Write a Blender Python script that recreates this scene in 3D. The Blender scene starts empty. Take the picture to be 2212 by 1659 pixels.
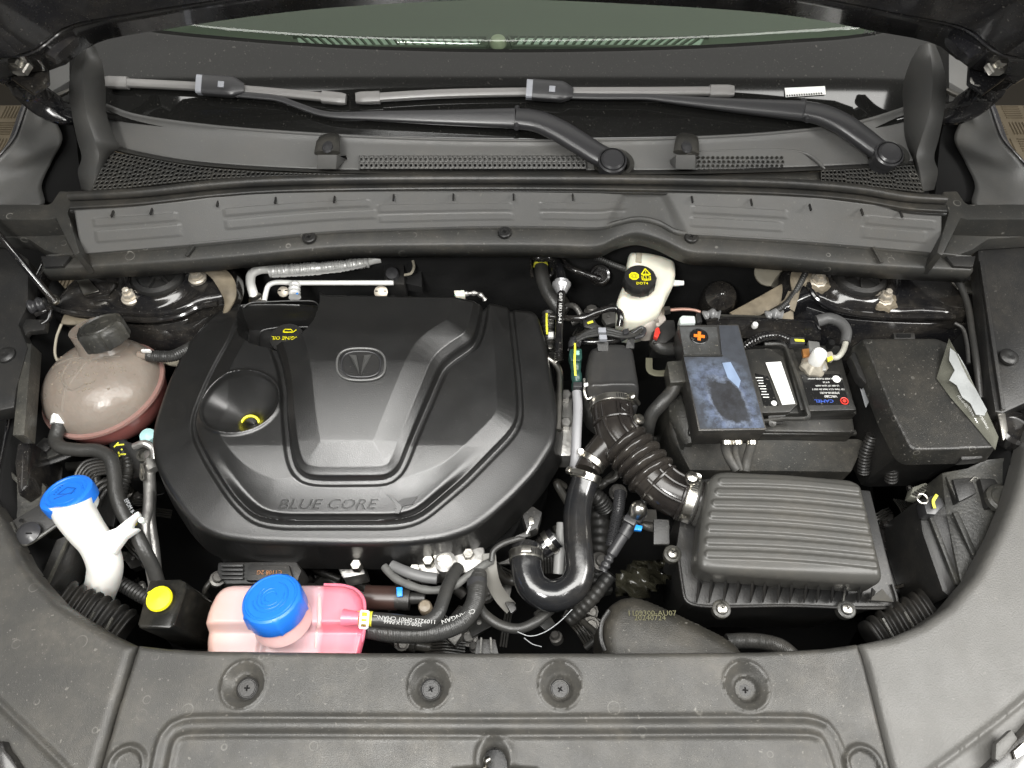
import bpy, math, random
import numpy as np
from mathutils import Vector, Matrix, Quaternion
random.seed(7)
SC = bpy.context.scene
COL = SC.collection
# ---------------------------------------------------------------- camera
HC = 0.98
PIT = math.radians(60)
HFOV = 70.0
TH = math.tan(math.radians(HFOV / 2))
cam = bpy.data.cameras.new('camera')
camo = bpy.data.objects.new('camera', cam)
COL.objects.link(camo)
camo.location = (0, 0, HC)
camo.rotation_euler = (math.radians(90) - PIT, 0, 0)
cam.sensor_fit = 'HORIZONTAL'
cam.angle = math.radians(HFOV)
cam.clip_start = 0.02
cam.clip_end = 60
SC.camera = camo
# ---------------------------------------------------------------- light
wd = bpy.data.worlds.new('World')
SC.world = wd
wd.use_nodes = True
bg = wd.node_tree.nodes['Background']
bg.inputs[0].default_value = (1.0, 0.985, 0.94, 1)
bg.inputs[1].default_value = 0.09
SC.view_settings.view_transform = 'Standard'
SC.view_settings.look = 'None'
SC.view_settings.exposure = 0.22


def area(name, loc, target, sx, sy, power, col=(1, 1, 1)):
    l = bpy.data.lights.new(name, 'AREA')
    l.shape = 'RECTANGLE'
    l.size = sx
    l.size_y = sy
    l.energy = power
    l.color = col
    o = bpy.data.objects.new(name, l)
    COL.objects.link(o)
    o.location = loc
    d = Vector(target) - Vector(loc)
    o.rotation_euler = d.to_track_quat('-Z', 'Y').to_euler()
    return o


area('ceiling_lamp', (0.1, 0.13, 2.3), (0.1, 0.1301, 0), 3.2, 1.0, 92, (1, 0.985, 0.95))
area('ceiling_lamp', (1.75, 0.1, 1.55), (0.4, 0.3, 0), 1.0, 0.7, 38, (1, 0.985, 0.95))
area('ceiling_panel', (0.0, 1.63, 2.5), (0, 1.6299, 0), 5.0, 1.96, 32, (1, 0.98, 0.93))
area('inspection_lamp', (-0.35, -0.45, 1.55), (0.0, 0.55, 0), 0.35, 0.25, 20, (1, 0.99, 0.96))
# ---------------------------------------------------------------- measuring helpers
CAMP = Vector((0, 0, HC))


def ray(px, py):
    nx = (px - 1106) / 1106 * TH
    ny = (829.5 - py) / 1106 * TH
    return Vector((nx, math.cos(PIT) + ny * math.sin(PIT), -math.sin(PIT) + ny * math.cos(PIT)))


def P(px, py, z=0.0):
    d = ray(px, py)
    return CAMP + d * ((z - HC) / d.z)


def PL(pts, z=None):
    return [P(p[0], p[1], p[2] if len(p) > 2 else z) for p in pts]


def px(n, p):
    """metres covered by n picture units at point p"""
    v = Vector(p) - CAMP
    f = Vector((0, math.cos(PIT), -math.sin(PIT)))
    return n * v.dot(f) * TH / 1106


# windscreen plane
GY, GZ, GA = 0.973, 0.12, math.radians(30)
GN = Vector((0, -math.sin(GA), math.cos(GA)))
GP = Vector((0, GY, GZ))


def G(px_, py_, h=0.0):
    d = ray(px_, py_)
    t = ((GP + GN * h) - CAMP).dot(GN) / d.dot(GN)
    return CAMP + d * t


def crom(pts, n, closed=False):
    pts = [Vector(p) for p in pts]
    if len(pts) == 2 and not closed:
        return [pts[0].lerp(pts[1], i / (n - 1)) for i in range(n)]
    m = len(pts)
    if closed:
        ext = [pts[-1]] + pts + [pts[0], pts[1]]
        segs = m
    else:
        ext = [pts[0] * 2 - pts[1]] + pts + [pts[-1] * 2 - pts[-2]]
        segs = m - 1
    K = 12
    out = []
    for i in range(segs):
        p0, p1, p2, p3 = ext[i], ext[i + 1], ext[i + 2], ext[i + 3]
        # centripetal
        a = max((p1 - p0).length, 1e-6) ** .5
        b = max((p2 - p1).length, 1e-6) ** .5
        c = max((p3 - p2).length, 1e-6) ** .5
        m1 = (p1 - p0) / a - (p2 - p0) / (a + b) + (p2 - p1) / b
        m2 = (p2 - p1) / b - (p3 - p1) / (b + c) + (p3 - p2) / c
        m1 *= b
        m2 *= b
        for k in range(K):
            t = k / K
            t2, t3 = t * t, t * t * t
            out.append(p1 * (2 * t3 - 3 * t2 + 1) + m1 * (t3 - 2 * t2 + t) + p2 * (-2 * t3 + 3 * t2) + m2 * (t3 - t2))
    if not closed:
        out.append(ext[-2].copy())
    return resample(out, n, closed)


def resample(out, n, closed=False):
    if closed:
        out = list(out) + [out[0]]
    L = [0]
    for i in range(1, len(out)):
        L.append(L[-1] + (out[i] - out[i - 1]).length)
    T = L[-1]
    res = []
    j = 0
    N = n if closed else n - 1
    for i in range(n):
        s = T * i / N
        while j < len(L) - 2 and L[j + 1] < s:
            j += 1
        d = L[j + 1] - L[j]
        f = 0 if d < 1e-9 else (s - L[j]) / d
        res.append(out[j].lerp(out[j + 1], min(max(f, 0), 1)))
    return res


# ---------------------------------------------------------------- object helpers
WL = {}


def tag(o, label, cat, group=None, kind=None):
    if label:
        o['label'] = label
    if cat:
        o['category'] = cat
    if group:
        o['group'] = group
    if kind:
        o['kind'] = kind
    return o


def thing(name, label, cat, loc, group=None):
    o = bpy.data.objects.new(name, None)
    o.empty_display_size = 0.02
    COL.objects.link(o)
    o.location = loc
    WL[o.name] = Vector(loc)
    return tag(o, label, cat, group)


def place(o, c, parent):
    WL[o.name] = Vector(c)
    if parent is None:
        o.location = c
    else:
        o.parent = parent
        o.location = Vector(c) - WL[parent.name]


def obj(name, verts, faces, mat, parent=None, smooth=35, solid=0, bevel=0, seg=2, off=-1, label=None, sub=0):
    verts = [Vector(v) for v in verts]
    c = Vector((0, 0, 0))
    for v in verts:
        c += v
    c /= max(1, len(verts))
    me = bpy.data.meshes.new(name)
    me.from_pydata([v - c for v in verts], [], faces)
    me.validate()
    if mat:
        me.materials.append(mat)
    me.update()
    import bmesh
    if solid == 0:
        bm = bmesh.new()
        bm.from_mesh(me)
        bmesh.ops.recalc_face_normals(bm, faces=bm.faces)
        if bevel:
            ed = [e for e in bm.edges if len(e.link_faces) == 2 and e.calc_face_angle(0) > 0.5]
            try:
                bmesh.ops.bevel(bm, geom=ed, offset=bevel, segments=seg, profile=0.6, affect='EDGES', clamp_overlap=True)
            except Exception:
                pass
        bm.to_mesh(me)
        bm.free()
    for p in me.polygons:
        p.use_smooth = True
    if smooth < 179:
        me.set_sharp_from_angle(angle=math.radians(smooth))
    o = bpy.data.objects.new(name, me)
    COL.objects.link(o)
    place(o, c, parent)
    if solid:
        m = o.modifiers.new('thickness', 'SOLIDIFY')
        m.thickness = solid
        m.offset = off
    if sub:
        m = o.modifiers.new('sub', 'SUBSURF')
        m.levels = m.render_levels = sub
    if label:
        o['label'] = label
    return o


class MB:
    """mesh collector"""

    def __init__(self):
        self.v = []
        self.f = []

    def add(self, vf):
        v, f = vf
        n = len(self.v)
        self.v += [Vector(a) for a in v]
        self.f += [tuple(i + n for i in q) for q in f]
        return self

    def build(self, name, mat, parent=None, **k):
        return obj(name, self.v, self.f, mat, parent, **k)


def up_normal(verts, faces, up=Vector((0, 0, 1))):
    s = 0
    for f in faces[: 200]:
        a, b, c = verts[f[0]], verts[f[1]], verts[f[2]]
        s += (b - a).cross(c - a).dot(up)
    if s < 0:
        return [tuple(reversed(f)) for f in faces]
    return faces


def sheet(name, rails, n, mat, parent=None, thick=0.003, m=0, up=Vector((0, 0, 1)), smooth=40, straight=False, label=None):
    """surface through rails (lists of world points); m>0 smooths across to m rows"""
    R = [resample([Vector(p) for p in r], n) if straight else crom(r, n) for r in rails]
    if m:
        cols = [crom([R[j][i] for j in range(len(R))], m) for i in range(n)]
        R = [[cols[i][j] for i in range(n)] for j in range(m)]
    V = [p for r in R for p in r]
    F = []
    for j in range(len(R) - 1):
        for i in range(n - 1):
            a = j * n + i
            F.append((a, a + 1, a + n + 1, a + n))
    F = up_normal(V, F, up)
    return obj(name, V, F, mat, parent, solid=thick, smooth=smooth, label=label)


def frames(path):
    path = [Vector(p) for p in path]
    n = len(path)
    T = []
    for i in range(n):
        a = path[max(i - 1, 0)]
        b = path[min(i + 1, n - 1)]
        t = (b - a)
        T.append(t.normalized() if t.length > 1e-9 else Vector((1, 0, 0)))
    return path, T


def sweep(path, w, h=None, up=(0, 0, 1), k=14, e=2.0, n=None, cap=True):
    """sweep a superellipse of half width w(t), half height h(t); up fixed reference"""
    if n:
        path = crom(path, n)
    path, T = frames(path)
    N = len(path)
    up = Vector(up)
    fw = w if callable(w) else (lambda t: w)
    fh = fw if h is None else (h if callable(h) else (lambda t: h))
    V = []
    prevs = None
    for i in range(N):
        t = i / (N - 1)
        s = T[i].cross(up)
        if s.length < 0.15 and prevs is not None:
            s = prevs - T[i] * prevs.dot(T[i])
        if s.length < 1e-6:
            s = T[i].cross(Vector((0, 1, 0.01)))
        s.normalize()
        if prevs is not None and s.dot(prevs) < 0:
            s = -s
        prevs = s
        u = s.cross(T[i]).normalized()
        for j in range(k):
            a = 2 * math.pi * (j + 0.5) / k
            ca, sa = math.cos(a), math.sin(a)
            x = math.copysign(abs(ca) ** (2 / e), ca)
            y = math.copysign(abs(sa) ** (2 / e), sa)
            V.append(path[i] + s * (x * fw(t)) + u * (y * fh(t)))
    F = []
    for i in range(N - 1):
        for j in range(k):
            a = i * k + j
            b = i * k + (j + 1) % k
            F.append((a, b, b + k, a + k))
    if cap:
        F.append(tuple(reversed(range(k))))
        F.append(tuple((N - 1) * k + j for j in range(k)))
    return V, F


def tube(path, r, n=40, k=14, cap=True, sm=True):
    """round tube with parallel transport"""
    path = crom(path, n) if sm else [Vector(p) for p in path]
    path, T = frames(path)
    N = len(path)
    fr = r if callable(r) else (lambda t: r)
    s = T[0].cross(Vector((0, 0, 1)))
    if s.length < 0.1:
        s = T[0].cross(Vector((0, 1, 0)))
    s.normalize()
    V = []
    for i in range(N):
        s = (s - T[i] * s.dot(T[i])).normalized()
        u = T[i].cross(s)
        rr = fr(i / (N - 1))
        for j in range(k):
            a = 2 * math.pi * j / k
            V.append(path[i] + (s * math.cos(a) + u * math.sin(a)) * rr)
    F = []
    for i in range(N - 1):
        for j in range(k):
            a = i * k + j
            b = i * k + (j + 1) % k
            F.append((a, b, b + k, a + k))
    if cap:
        F.append(tuple(reversed(range(k))))
        F.append(tuple((N - 1) * k + j for j in range(k)))
    return V, F


def lathe(prof, c, ax=(0, 0, 1), k=32, sx=1.0, sy=1.0, ref=(1, 0, 0), rib=None):
    """profile [(r, h)] round axis ax through c; rib(j,i)->radial factor"""
    ax = Vector(ax).normalized()
    x = Vector(ref)
    x = (x - ax * x.dot(ax)).normalized()
    y = ax.cross(x)
    c = Vector(c)
    V = []
    for i, (r, h) in enumerate(prof):
        for j in range(k):
            a = 2 * math.pi * j / k
            q = r * (rib(j, i) if rib else 1)
            V.append(c + x * (q * math.cos(a) * sx) + y * (q * math.sin(a) * sy) + ax * h)
    F = []
    for i in range(len(prof) - 1):
        for j in range(k):
            a = i * k + j
            b = i * k + (j + 1) % k
            F.append((a, b, b + k, a + k))
    if prof[0][0] > 1e-6:
        F.append(tuple(reversed(range(k))))
    if prof[-1][0] > 1e-6:
        F.append(tuple((len(prof) - 1) * k + j for j in range(k)))
    return V, F


def prism(top, bot):
    n = len(top)
    V = [Vector(p) for p in top] + [Vector(p) for p in bot]
    F = [tuple(range(n)), tuple(reversed(range(n, 2 * n)))]
    for i in range(n):
        j = (i + 1) % n
        F.append((i, j, n + j, n + i))
    return V, F


def slab(top, depth, taper=1.0, shift=(0, 0, 0)):
    """prism under a polygon of world points"""
    top = [Vector(p) for p in top]
    c = sum(top, Vector()) / len(top)
    bot = []
    for p in top:
        q = c + (p - c) * taper
        bot.append(Vector((q.x, q.y, p.z - depth)) + Vector(shift))
    return prism(top, bot)


def box(c, sx, sy, sz, rz=0.0, M=None):
    c = Vector(c)
    R = M if M is not None else Matrix.Rotation(rz, 3, 'Z')
    V = [c + R @ Vector((x * sx / 2, y * sy / 2, z * sz / 2)) for z in (-1, 1) for x, y in ((-1, -1), (1, -1), (1, 1), (-1, 1))]
    F = [(3, 2, 1, 0), (4, 5, 6, 7), (0, 1, 5, 4), (1, 2, 6, 5), (2, 3, 7, 6), (3, 0, 4, 7)]
    return V, F


def bar(a, b, w, h, up=(0, 0, 1)):
    a, b = Vector(a), Vector(b)
    t = (b - a).normalized()
    s = t.cross(Vector(up)).normalized()
    u = s.cross(t)
    V = []
    for p in (a, b):
        for x, y in ((-1, -1), (1, -1), (1, 1), (-1, 1)):
            V.append(p + s * (x * w / 2) + u * (y * h / 2))
    F = [(0, 3, 2, 1), (4, 5, 6, 7), (0, 1, 5, 4), (1, 2, 6, 5), (2, 3, 7, 6), (3, 0, 4, 7)]
    return V, F


def dup(o, name=None, delta=(0, 0, 0), parent=None, label=None):
    c = o.copy()
    COL.objects.link(c)
    if name:
        c.name = name
    w = WL[o.name] + Vector(delta)
    if parent is None:
        parent = o.parent
    c.parent = parent
    WL[c.name] = w
    c.location = w - (WL[parent.name] if parent else Vector())
    for key in ('label', 'category', 'group'):
        if key in c and label is not None and key == 'label':
            c['label'] = label
    return c


def dup_tree(o, delta, label=None, rz=0.0):
    c = o.copy()
    COL.objects.link(c)
    w = WL[o.name] + Vector(delta)
    WL[c.name] = w
    c.location = w
    c.rotation_euler.z = rz
    if label:
        c['label'] = label
    for ch in [x for x in COL.objects if x.parent == o]:
        d = ch.copy()
        COL.objects.link(d)
        d.parent = c
        WL[d.name] = w + ch.location
        for g in [x for x in COL.objects if x.parent == ch]:
            e = g.copy()
            COL.objects.link(e)
            e.parent = d
            WL[e.name] = WL[d.name] + g.location
    return c


# ---------------------------------------------------------------- numpy relief sheets
def sdpoly(X, Y, poly):
    """signed distance, positive inside, and nearest points"""
    poly = np.array([(p[0], p[1]) for p in poly], dtype=float)
    shp = X.shape
    x = X.ravel()
    y = Y.ravel()
    best = np.full(x.shape, 1e9)
    nx = np.zeros_like(x)
    ny = np.zeros_like(x)
    inside = np.zeros(x.shape, bool)
    n = len(poly)
    for i in range(n):
        ax, ay = poly[i]
        bx, by = poly[(i + 1) % n]
        dx, dy = bx - ax, by - ay
        L = dx * dx + dy * dy + 1e-18
        t = np.clip(((x - ax) * dx + (y - ay) * dy) / L, 0, 1)
        qx = ax + t * dx
        qy = ay + t * dy
        d = (x - qx) ** 2 + (y - qy) ** 2
        m = d < best
        best[m] = d[m]
        nx[m] = qx[m]
        ny[m] = qy[m]
        c = ((ay > y) != (by > y)) & (x < (bx - ax) * (y - ay) / (by - ay + 1e-18) + ax)
        inside ^= c
    d = np.sqrt(best)
    d[~inside] *= -1
    return d.reshape(shp), nx.reshape(shp), ny.reshape(shp)


def sdline(X, Y, pts):
    """distance to an open polyline"""
    best = np.full(X.shape, 1e9)
    for a, b in zip(pts[:-1], pts[1:]):
        dx, dy = b[0] - a[0], b[1] - a[1]
        L = dx * dx + dy * dy + 1e-18
        t = np.clip(((X - a[0]) * dx + (Y - a[1]) * dy) / L, 0, 1)
        best = np.minimum(best, (X - a[0] - t * dx) ** 2 + (Y - a[1] - t * dy) ** 2)
    return np.sqrt(best)


def sm(x, a, b):
    t = np.clip((x - a) / (b - a), 0, 1)
    return t * t * (3 - 2 * t)


def rnd(pts, n=80):
    return crom(pts, n, closed=True)


def relief(name, outline, zf, cell, mat, parent=None, wall=0.02, flare=0.0, holes=(), label=None, round_=0.0):
    """sheet over an outline (world xy); zf(X,Y,S)->Z; S distance from the rim; a wall hangs from the rim"""
    O = [(p[0], p[1]) for p in outline]
    xs = [p[0] for p in O]
    ys = [p[1] for p in O]
    gx = np.arange(min(xs) - cell, max(xs) + cell * 2, cell)
    gy = np.arange(min(ys) - cell, max(ys) + cell * 2, cell)
    X, Y = np.meshgrid(gx, gy)
    S, NX, NY = sdpoly(X, Y, O)
    keep = np.ones(X.shape, bool)
    near = (S < 0.35 * cell)
    Xs = np.where(near, NX, X)
    Ys = np.where(near, NY, Y)
    okv = S > -cell * 1.05
    for h in holes:
        Sh, hx, hy = sdpoly(Xs, Ys, [(p[0], p[1]) for p in h])
        nh = (Sh > -0.35 * cell)
        Xs = np.where(nh, hx, Xs)
        Ys = np.where(nh, hy, Ys)
        okv &= ~(Sh > cell * 1.05)
        S = np.where(nh, 0.0, np.minimum(S, -Sh)) if round_ < 0 else S
    Sc = np.maximum(np.where(near, 0.0, S), 0)
    Z = zf(Xs, Ys, Sc)
    if round_ > 0:
        t = np.clip(1 - Sc / round_, 0, 1)
        Z = Z - round_ * (1 - np.sqrt(np.maximum(1 - t * t, 0)))
    ny, nx = X.shape
    a = okv[:-1, :-1] & okv[1:, :-1] & okv[:-1, 1:] & okv[1:, 1:]
    # drop cells whose centre is outside
    cxm = (X[:-1, :-1] + X[1:, 1:]) / 2
    cym = (Y[:-1, :-1] + Y[1:, 1:]) / 2
    Sm = (S[:-1, :-1] + S[1:, :-1] + S[:-1, 1:] + S[1:, 1:]) / 4
    a &= (S[:-1, :-1] > -cell * .3) | (S[1:, 1:] > -cell * .3) | (S[1:, :-1] > -cell * .3) | (S[:-1, 1:] > -cell * .3)
    # reject collapsed cells: keep when at least one corner is truly inside
    tin = ~near
    a &= tin[:-1, :-1] | tin[1:, :-1] | tin[:-1, 1:] | tin[1:, 1:]
    if holes:
        for h in holes:
            Sh2, _, _ = sdpoly(X, Y, [(p[0], p[1]) for p in h])
            ho = Sh2 < -0.35 * cell
            a &= ho[:-1, :-1] | ho[1:, :-1] | ho[:-1, 1:] | ho[1:, 1:]
    jj, ii = np.nonzero(a)
    idx = -np.ones(X.shape, int)
    used = np.zeros(X.shape, bool)
    for dj in (0, 1):
        for di in (0, 1):
            used[jj + dj, ii + di] = True
    idx[used] = np.arange(used.sum())
    V = np.stack([Xs[used], Ys[used], Z[used]], 1)
    F = np.stack([idx[jj, ii], idx[jj, ii + 1], idx[jj + 1, ii + 1], idx[jj + 1, ii]], 1)
    # boundary edges
    E = {}
    Fl = F.tolist()
    for f in Fl:
        for q in range(4):
            e = (f[q], f[(q + 1) % 4])
            E[e] = 1
    bd = [e for e in E if (e[1], e[0]) not in E]
    Vl = V.tolist()
    if wall:
        low = {}
        if flare:
            nv = {}
            for p, q in bd:
                dx = Vl[q][0] - Vl[p][0]
                dy = Vl[q][1] - Vl[p][1]
                L = math.hypot(dx, dy) or 1
                for w_ in (p, q):
                    s_ = nv.setdefault(w_, [0, 0])
                    s_[0] += dy
                    s_[1] += -dx
        for p, q in bd:
            for w_ in (p, q):
                if w_ not in low:
                    ox = oy = 0
                    if flare:
                        s_ = nv[w_]
                        L = math.hypot(*s_) or 1
                        ox, oy = s_[0] / L * flare, s_[1] / L * flare
                    low[w_] = len(Vl)
                    zz = Vl[w_][2] - wall
                    Vl.append([Vl[w_][0] + ox, Vl[w_][1] + oy, zz])
            Fl.append([q, p, low[p], low[q]])
    c = Vector(np.mean(np.array(Vl), 0).tolist())
    me = bpy.data.meshes.new(name)
    me.from_pydata([(v[0] - c.x, v[1] - c.y, v[2] - c.z) for v in Vl], [], Fl)
    me.materials.append(mat)
    import bmesh
    bm = bmesh.new()
    bm.from_mesh(me)
    bmesh.ops.remove_doubles(bm, verts=bm.verts, dist=cell * 0.04)
    bm.to_mesh(me)
    bm.free()
    for p in me.polygons:
        p.use_smooth = True
    me.set_sharp_from_angle(angle=math.radians(55))
    o = bpy.data.objects.new(name, me)
    COL.objects.link(o)
    place(o, c, parent)
    if label:
        o['label'] = label
    return o


def text(name, s, origin, xdir, ydir, size, mat, parent, depth=0.0006, shear=0.0, space=1.0, sx=1.0, lift=0.0):
    """flat lettering: origin = centre"""
    cu = bpy.data.curves.new(name, 'FONT')
    cu.body = s
    cu.size = size
    cu.shear = shear
    cu.extrude = depth / 2
    cu.space_character = space
    cu.align_x = 'CENTER'
    cu.align_y = 'CENTER'
    cu.resolution_u = 2
    t = bpy.data.objects.new(name, cu)
    COL.objects.link(t)
    dg = bpy.context.evaluated_depsgraph_get()
    me = bpy.data.meshes.new_from_object(t.evaluated_get(dg))
    bpy.data.objects.remove(t)
    x = Vector(xdir).normalized()
    y = Vector(ydir)
    y = (y - x * y.dot(x)).normalized()
    z = x.cross(y)
    M = Matrix((x * sx, y, z)).transposed()
    me.transform(M.to_4x4())
    me.materials.clear()
    me.materials.append(mat)
    me.name = name
    o = bpy.data.objects.new(name, me)
    COL.objects.link(o)
    place(o, Vector(origin) + z * lift, parent)
    return o


# ---------------------------------------------------------------- materials
def mat(name, col, rough=0.5, metal=0.0, bump=0.0, bscale=600, speck=0.0, dust=0.0, dustcol=(0.16, 0.14, 0.11), spec=0.5,
        coat=0.0, var=0.0, trans=0.0, sss=0.0, ssscol=None, alpha=1.0, rings=0.0, ior=1.5, rvar=0.0, emit=0, vscale=14):
    m = bpy.data.materials.new(name)
    m.use_nodes = True
    nt = m.node_tree
    N = nt.nodes
    L = nt.links
    b = N['Principled BSDF']
    b.inputs['Roughness'].default_value = rough
    b.inputs['Metallic'].default_value = metal
    b.inputs['Specular IOR Level'].default_value = spec
    b.inputs['IOR'].default_value = ior
    b.inputs['Coat Weight'].default_value = coat
    b.inputs['Coat Roughness'].default_value = 0.08
    b.inputs['Transmission Weight'].default_value = trans
    if sss:
        b.inputs['Subsurface Weight'].default_value = sss
        b.inputs['Subsurface Radius'].default_value = (0.03, 0.015, 0.012)
        b.inputs['Subsurface Scale'].default_value = 0.6
    b.inputs['Alpha'].default_value = alpha
    geo = N.new('ShaderNodeNewGeometry')
    pos = geo.outputs['Position']

    def noise(scale, detail=2, rough_=0.5):
        t = N.new('ShaderNodeTexNoise')
        t.inputs['Scale'].default_value = scale
        t.inputs['Detail'].default_value = detail
        t.inputs['Roughness'].default_value = rough_
        L.new(pos, t.inputs['Vector'])
        return t.outputs['Fac']

    def ramp(v, a, b_, lo=0.0, hi=1.0):
        r = N.new('ShaderNodeMapRange')
        r.inputs['From Min'].default_value = a
        r.inputs['From Max'].default_value = b_
        r.inputs['To Min'].default_value = lo
        r.inputs['To Max'].default_value = hi
        L.new(v, r.inputs['Value'])
        return r.outputs['Result']

    def mix(fac, c1, c2):
        x = N.new('ShaderNodeMix')
        x.data_type = 'RGBA'
        for sock, v in ((x.inputs[0], fac), (x.inputs[6], c1), (x.inputs[7], c2)):
            if isinstance(v, (int, float)):
                sock.default_value = v
            elif isinstance(v, tuple):
                sock.default_value = (*v, 1)[:4]
            else:
                L.new(v, sock)
        return x.outputs[2]

    def mul(a, b_):
        x = N.new('ShaderNodeMath')
        x.operation = 'MULTIPLY'
        L.new(a, x.inputs[0])
        if isinstance(b_, (int, float)):
            x.inputs[1].default_value = b_
        else:
            L.new(b_, x.inputs[1])
        return x.outputs[0]

    c = tuple(col)
    cur = c
    if var:
        cur = mix(ramp(noise(vscale, 4), 0.3, 0.7), tuple(x * (1 - var) for x in c), tuple(x * (1 + var) for x in c))
    if dust:
        f = mul(ramp(noise(9, 5, 0.65), 0.42, 0.72), ramp(noise(90, 4, 0.6), 0.3, 0.7, 0.3, 1.0))
        cur = mix(mul(f, dust), cur, dustcol)
    if speck:
        f = ramp(noise(420, 2), 0.66, 0.74)
        cur = mix(mul(f, speck), cur, (0.3, 0.28, 0.24))
        f2 = ramp(noise(170, 1), 0.735, 0.76)
        cur = mix(mul(f2, speck * .8), cur, (0.4, 0.38, 0.34))
    if rings:
        vo = N.new('ShaderNodeTexVoronoi')
        vo.inputs['Scale'].default_value = 38
        L.new(pos, vo.inputs['Vector'])
        d = vo.outputs['Distance']
        cc = N.new('ShaderNodeSeparateColor')
        L.new(vo.outputs['Color'], cc.inputs[0])
        # ring of random radius in a few cells
        sub = N.new('ShaderNodeMath')
        sub.operation = 'SUBTRACT'
        L.new(d, sub.inputs[0])
        L.new(ramp(cc.outputs[1], 0, 1, 0.12, 0.3), sub.inputs[1])
        ab = N.new('ShaderNodeMath')
        ab.operation = 'ABSOLUTE'
        L.new(sub.outputs[0], ab.inputs[0])
        ring = ramp(ab.outputs[0], 0.0, 0.035, 1.0, 0.0)
        on = ramp(cc.outputs[0], 0.70, 0.72)
        f = mul(mul(ring, on), ramp(noise(60, 2), 0.4, 0.6))
        cur = mix(mul(f, rings), cur, (0.32, 0.31, 0.28))
    if isinstance(cur, tuple):
        b.inputs['Base Color'].default_value = (*cur, 1)
    else:
        L.new(cur, b.inputs['Base Color'])
    if rvar:
        r = ramp(noise(25, 5, 0.6), 0.3, 0.7, max(0.02, rough - rvar), min(1, rough + rvar))
        L.new(r, b.inputs['Roughness'])
    if bump:
        bp = N.new('ShaderNodeBump')
        bp.inputs['Strength'].default_value = bump
        bp.inputs['Distance'].default_value = 0.001
        L.new(noise(bscale, 2), bp.inputs['Height'])
        L.new(bp.outputs[0], b.inputs['Normal'])
    if emit:
        b.inputs['Emission Color'].default_value = (*col, 1)
        b.inputs['Emission Strength'].default_value = emit
    return m


M = {}
M['cover'] = mat('cover_plastic', (0.007, 0.007, 0.007), 0.34, bump=0.25, bscale=800, speck=0.05, dust=0.03, rvar=0.03, spec=1.0)
M['shield'] = mat('shield_plastic', (0.040, 0.039, 0.036), 0.40, bump=0.3, bscale=800, speck=0.2, dust=0.40, dustcol=(0.15, 0.135, 0.11), rings=0.22, rvar=0.09, spec=.4)
M['cowl'] = mat('cowl_plastic', (0.115, 0.115, 0.112), 0.44, bump=0.3, bscale=800, speck=0.14, dust=0.22, rvar=0.08)
M['ledge'] = mat('ledge_plastic', (0.028, 0.028, 0.026), 0.46, bump=0.3, bscale=800, speck=0.22, dust=0.3, rings=0.6)
M['black'] = mat('black_plastic', (0.016, 0.016, 0.016), 0.42, bump=0.3, bscale=420, speck=0.10, dust=0.14)
M['dark'] = mat('cavity_shade', (0.006, 0.006, 0.006), 0.85, spec=0.2)  # shade of deep gaps, slots and holes put into a near-black colour
M['fabric'] = mat('fibre_mat', (0.018, 0.018, 0.018), 0.95, bump=1.0, bscale=380, var=0.4, spec=0.2)
M['rubber'] = mat('rubber', (0.028, 0.028, 0.027), 0.42, bump=0.3, bscale=300, speck=0.06, dust=0.2)
M['seal'] = mat('seal_rubber', (0.022, 0.022, 0.021), 0.4, bump=0.3, bscale=200, dust=0.35)
M['hose'] = mat('hose_gloss', (0.014, 0.0145, 0.016), 0.17, bump=0.15, bscale=160, rvar=0.06, dust=.2, spec=.9)
M['duct'] = mat('duct_rubber', (0.017, 0.015, 0.014), 0.20, bump=0.08, bscale=200, dust=0.2, rvar=0.06)
M['paint'] = mat('black_paint', (0.008, 0.008, 0.009), 0.14, coat=0.6, speck=0.22, dust=0.28, rvar=0.06)
M['hood'] = mat('hood_paint', (0.022, 0.022, 0.025), 0.24, coat=0.5, speck=0.45, dust=0.45, rvar=0.08)
M['sealer'] = mat('seam_sealer', (0.17, 0.142, 0.10), 0.65, bump=1.0, bscale=90, var=0.35, dust=.5, dustcol=(.06, .05, .035), vscale=45)
M['steel'] = mat('zinc_steel', (0.62, 0.60, 0.55), 0.28, metal=1.0, bump=0.2, bscale=300, var=0.25)
M['alu'] = mat('cast_aluminium', (0.50, 0.49, 0.47), 0.42, metal=0.85, bump=0.6, bscale=160, var=0.3)
M['brightalu'] = mat('bright_pipe', (0.84, 0.84, 0.81), 0.40, metal=0.1, bump=0.1, bscale=200)
M['foil'] = mat('foil_wrap', (0.78, 0.78, 0.76), 0.36, metal=0.3, bump=1.0, bscale=140)
M['bladegrey'] = mat('blade_grey', (0.20, 0.195, 0.19), 0.30, bump=0.1)
M['armblack'] = mat('arm_paint', (0.035, 0.035, 0.037), 0.30, speck=0.05)
M['lightgrey'] = mat('light_grey_plastic', (0.30, 0.31, 0.34), 0.4)
M['white'] = mat('white_plastic', (0.80, 0.79, 0.75), 0.42, sss=0.25, var=0.06)
M['cream'] = mat('cream_reservoir', (0.80, 0.78, 0.66), 0.4, sss=0.25, var=0.08)
M['blue'] = mat('blue_cap', (0.015, 0.16, 0.66), 0.36, bump=0.05)
M['yellow'] = mat('yellow_plastic', (0.88, 0.80, 0.01), 0.4)
M['yellowink'] = mat('yellow_ink', (0.75, 0.72, 0.06), 0.5)
M['dimyellow'] = mat('faded_yellow_ink', (0.075, 0.07, 0.025), 0.6)
M['whiteink'] = mat('white_ink', (0.75, 0.75, 0.73), 0.5)
M['hoseink'] = mat('hose_ink', (0.42, 0.42, 0.41), 0.5)
M['endtrim'] = mat('end_trim', (0.058, 0.058, 0.056), 0.40, bump=0.3, bscale=700, dust=.2)
M['greyink'] = mat('grey_ink', (0.32, 0.33, 0.34), 0.5)
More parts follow.
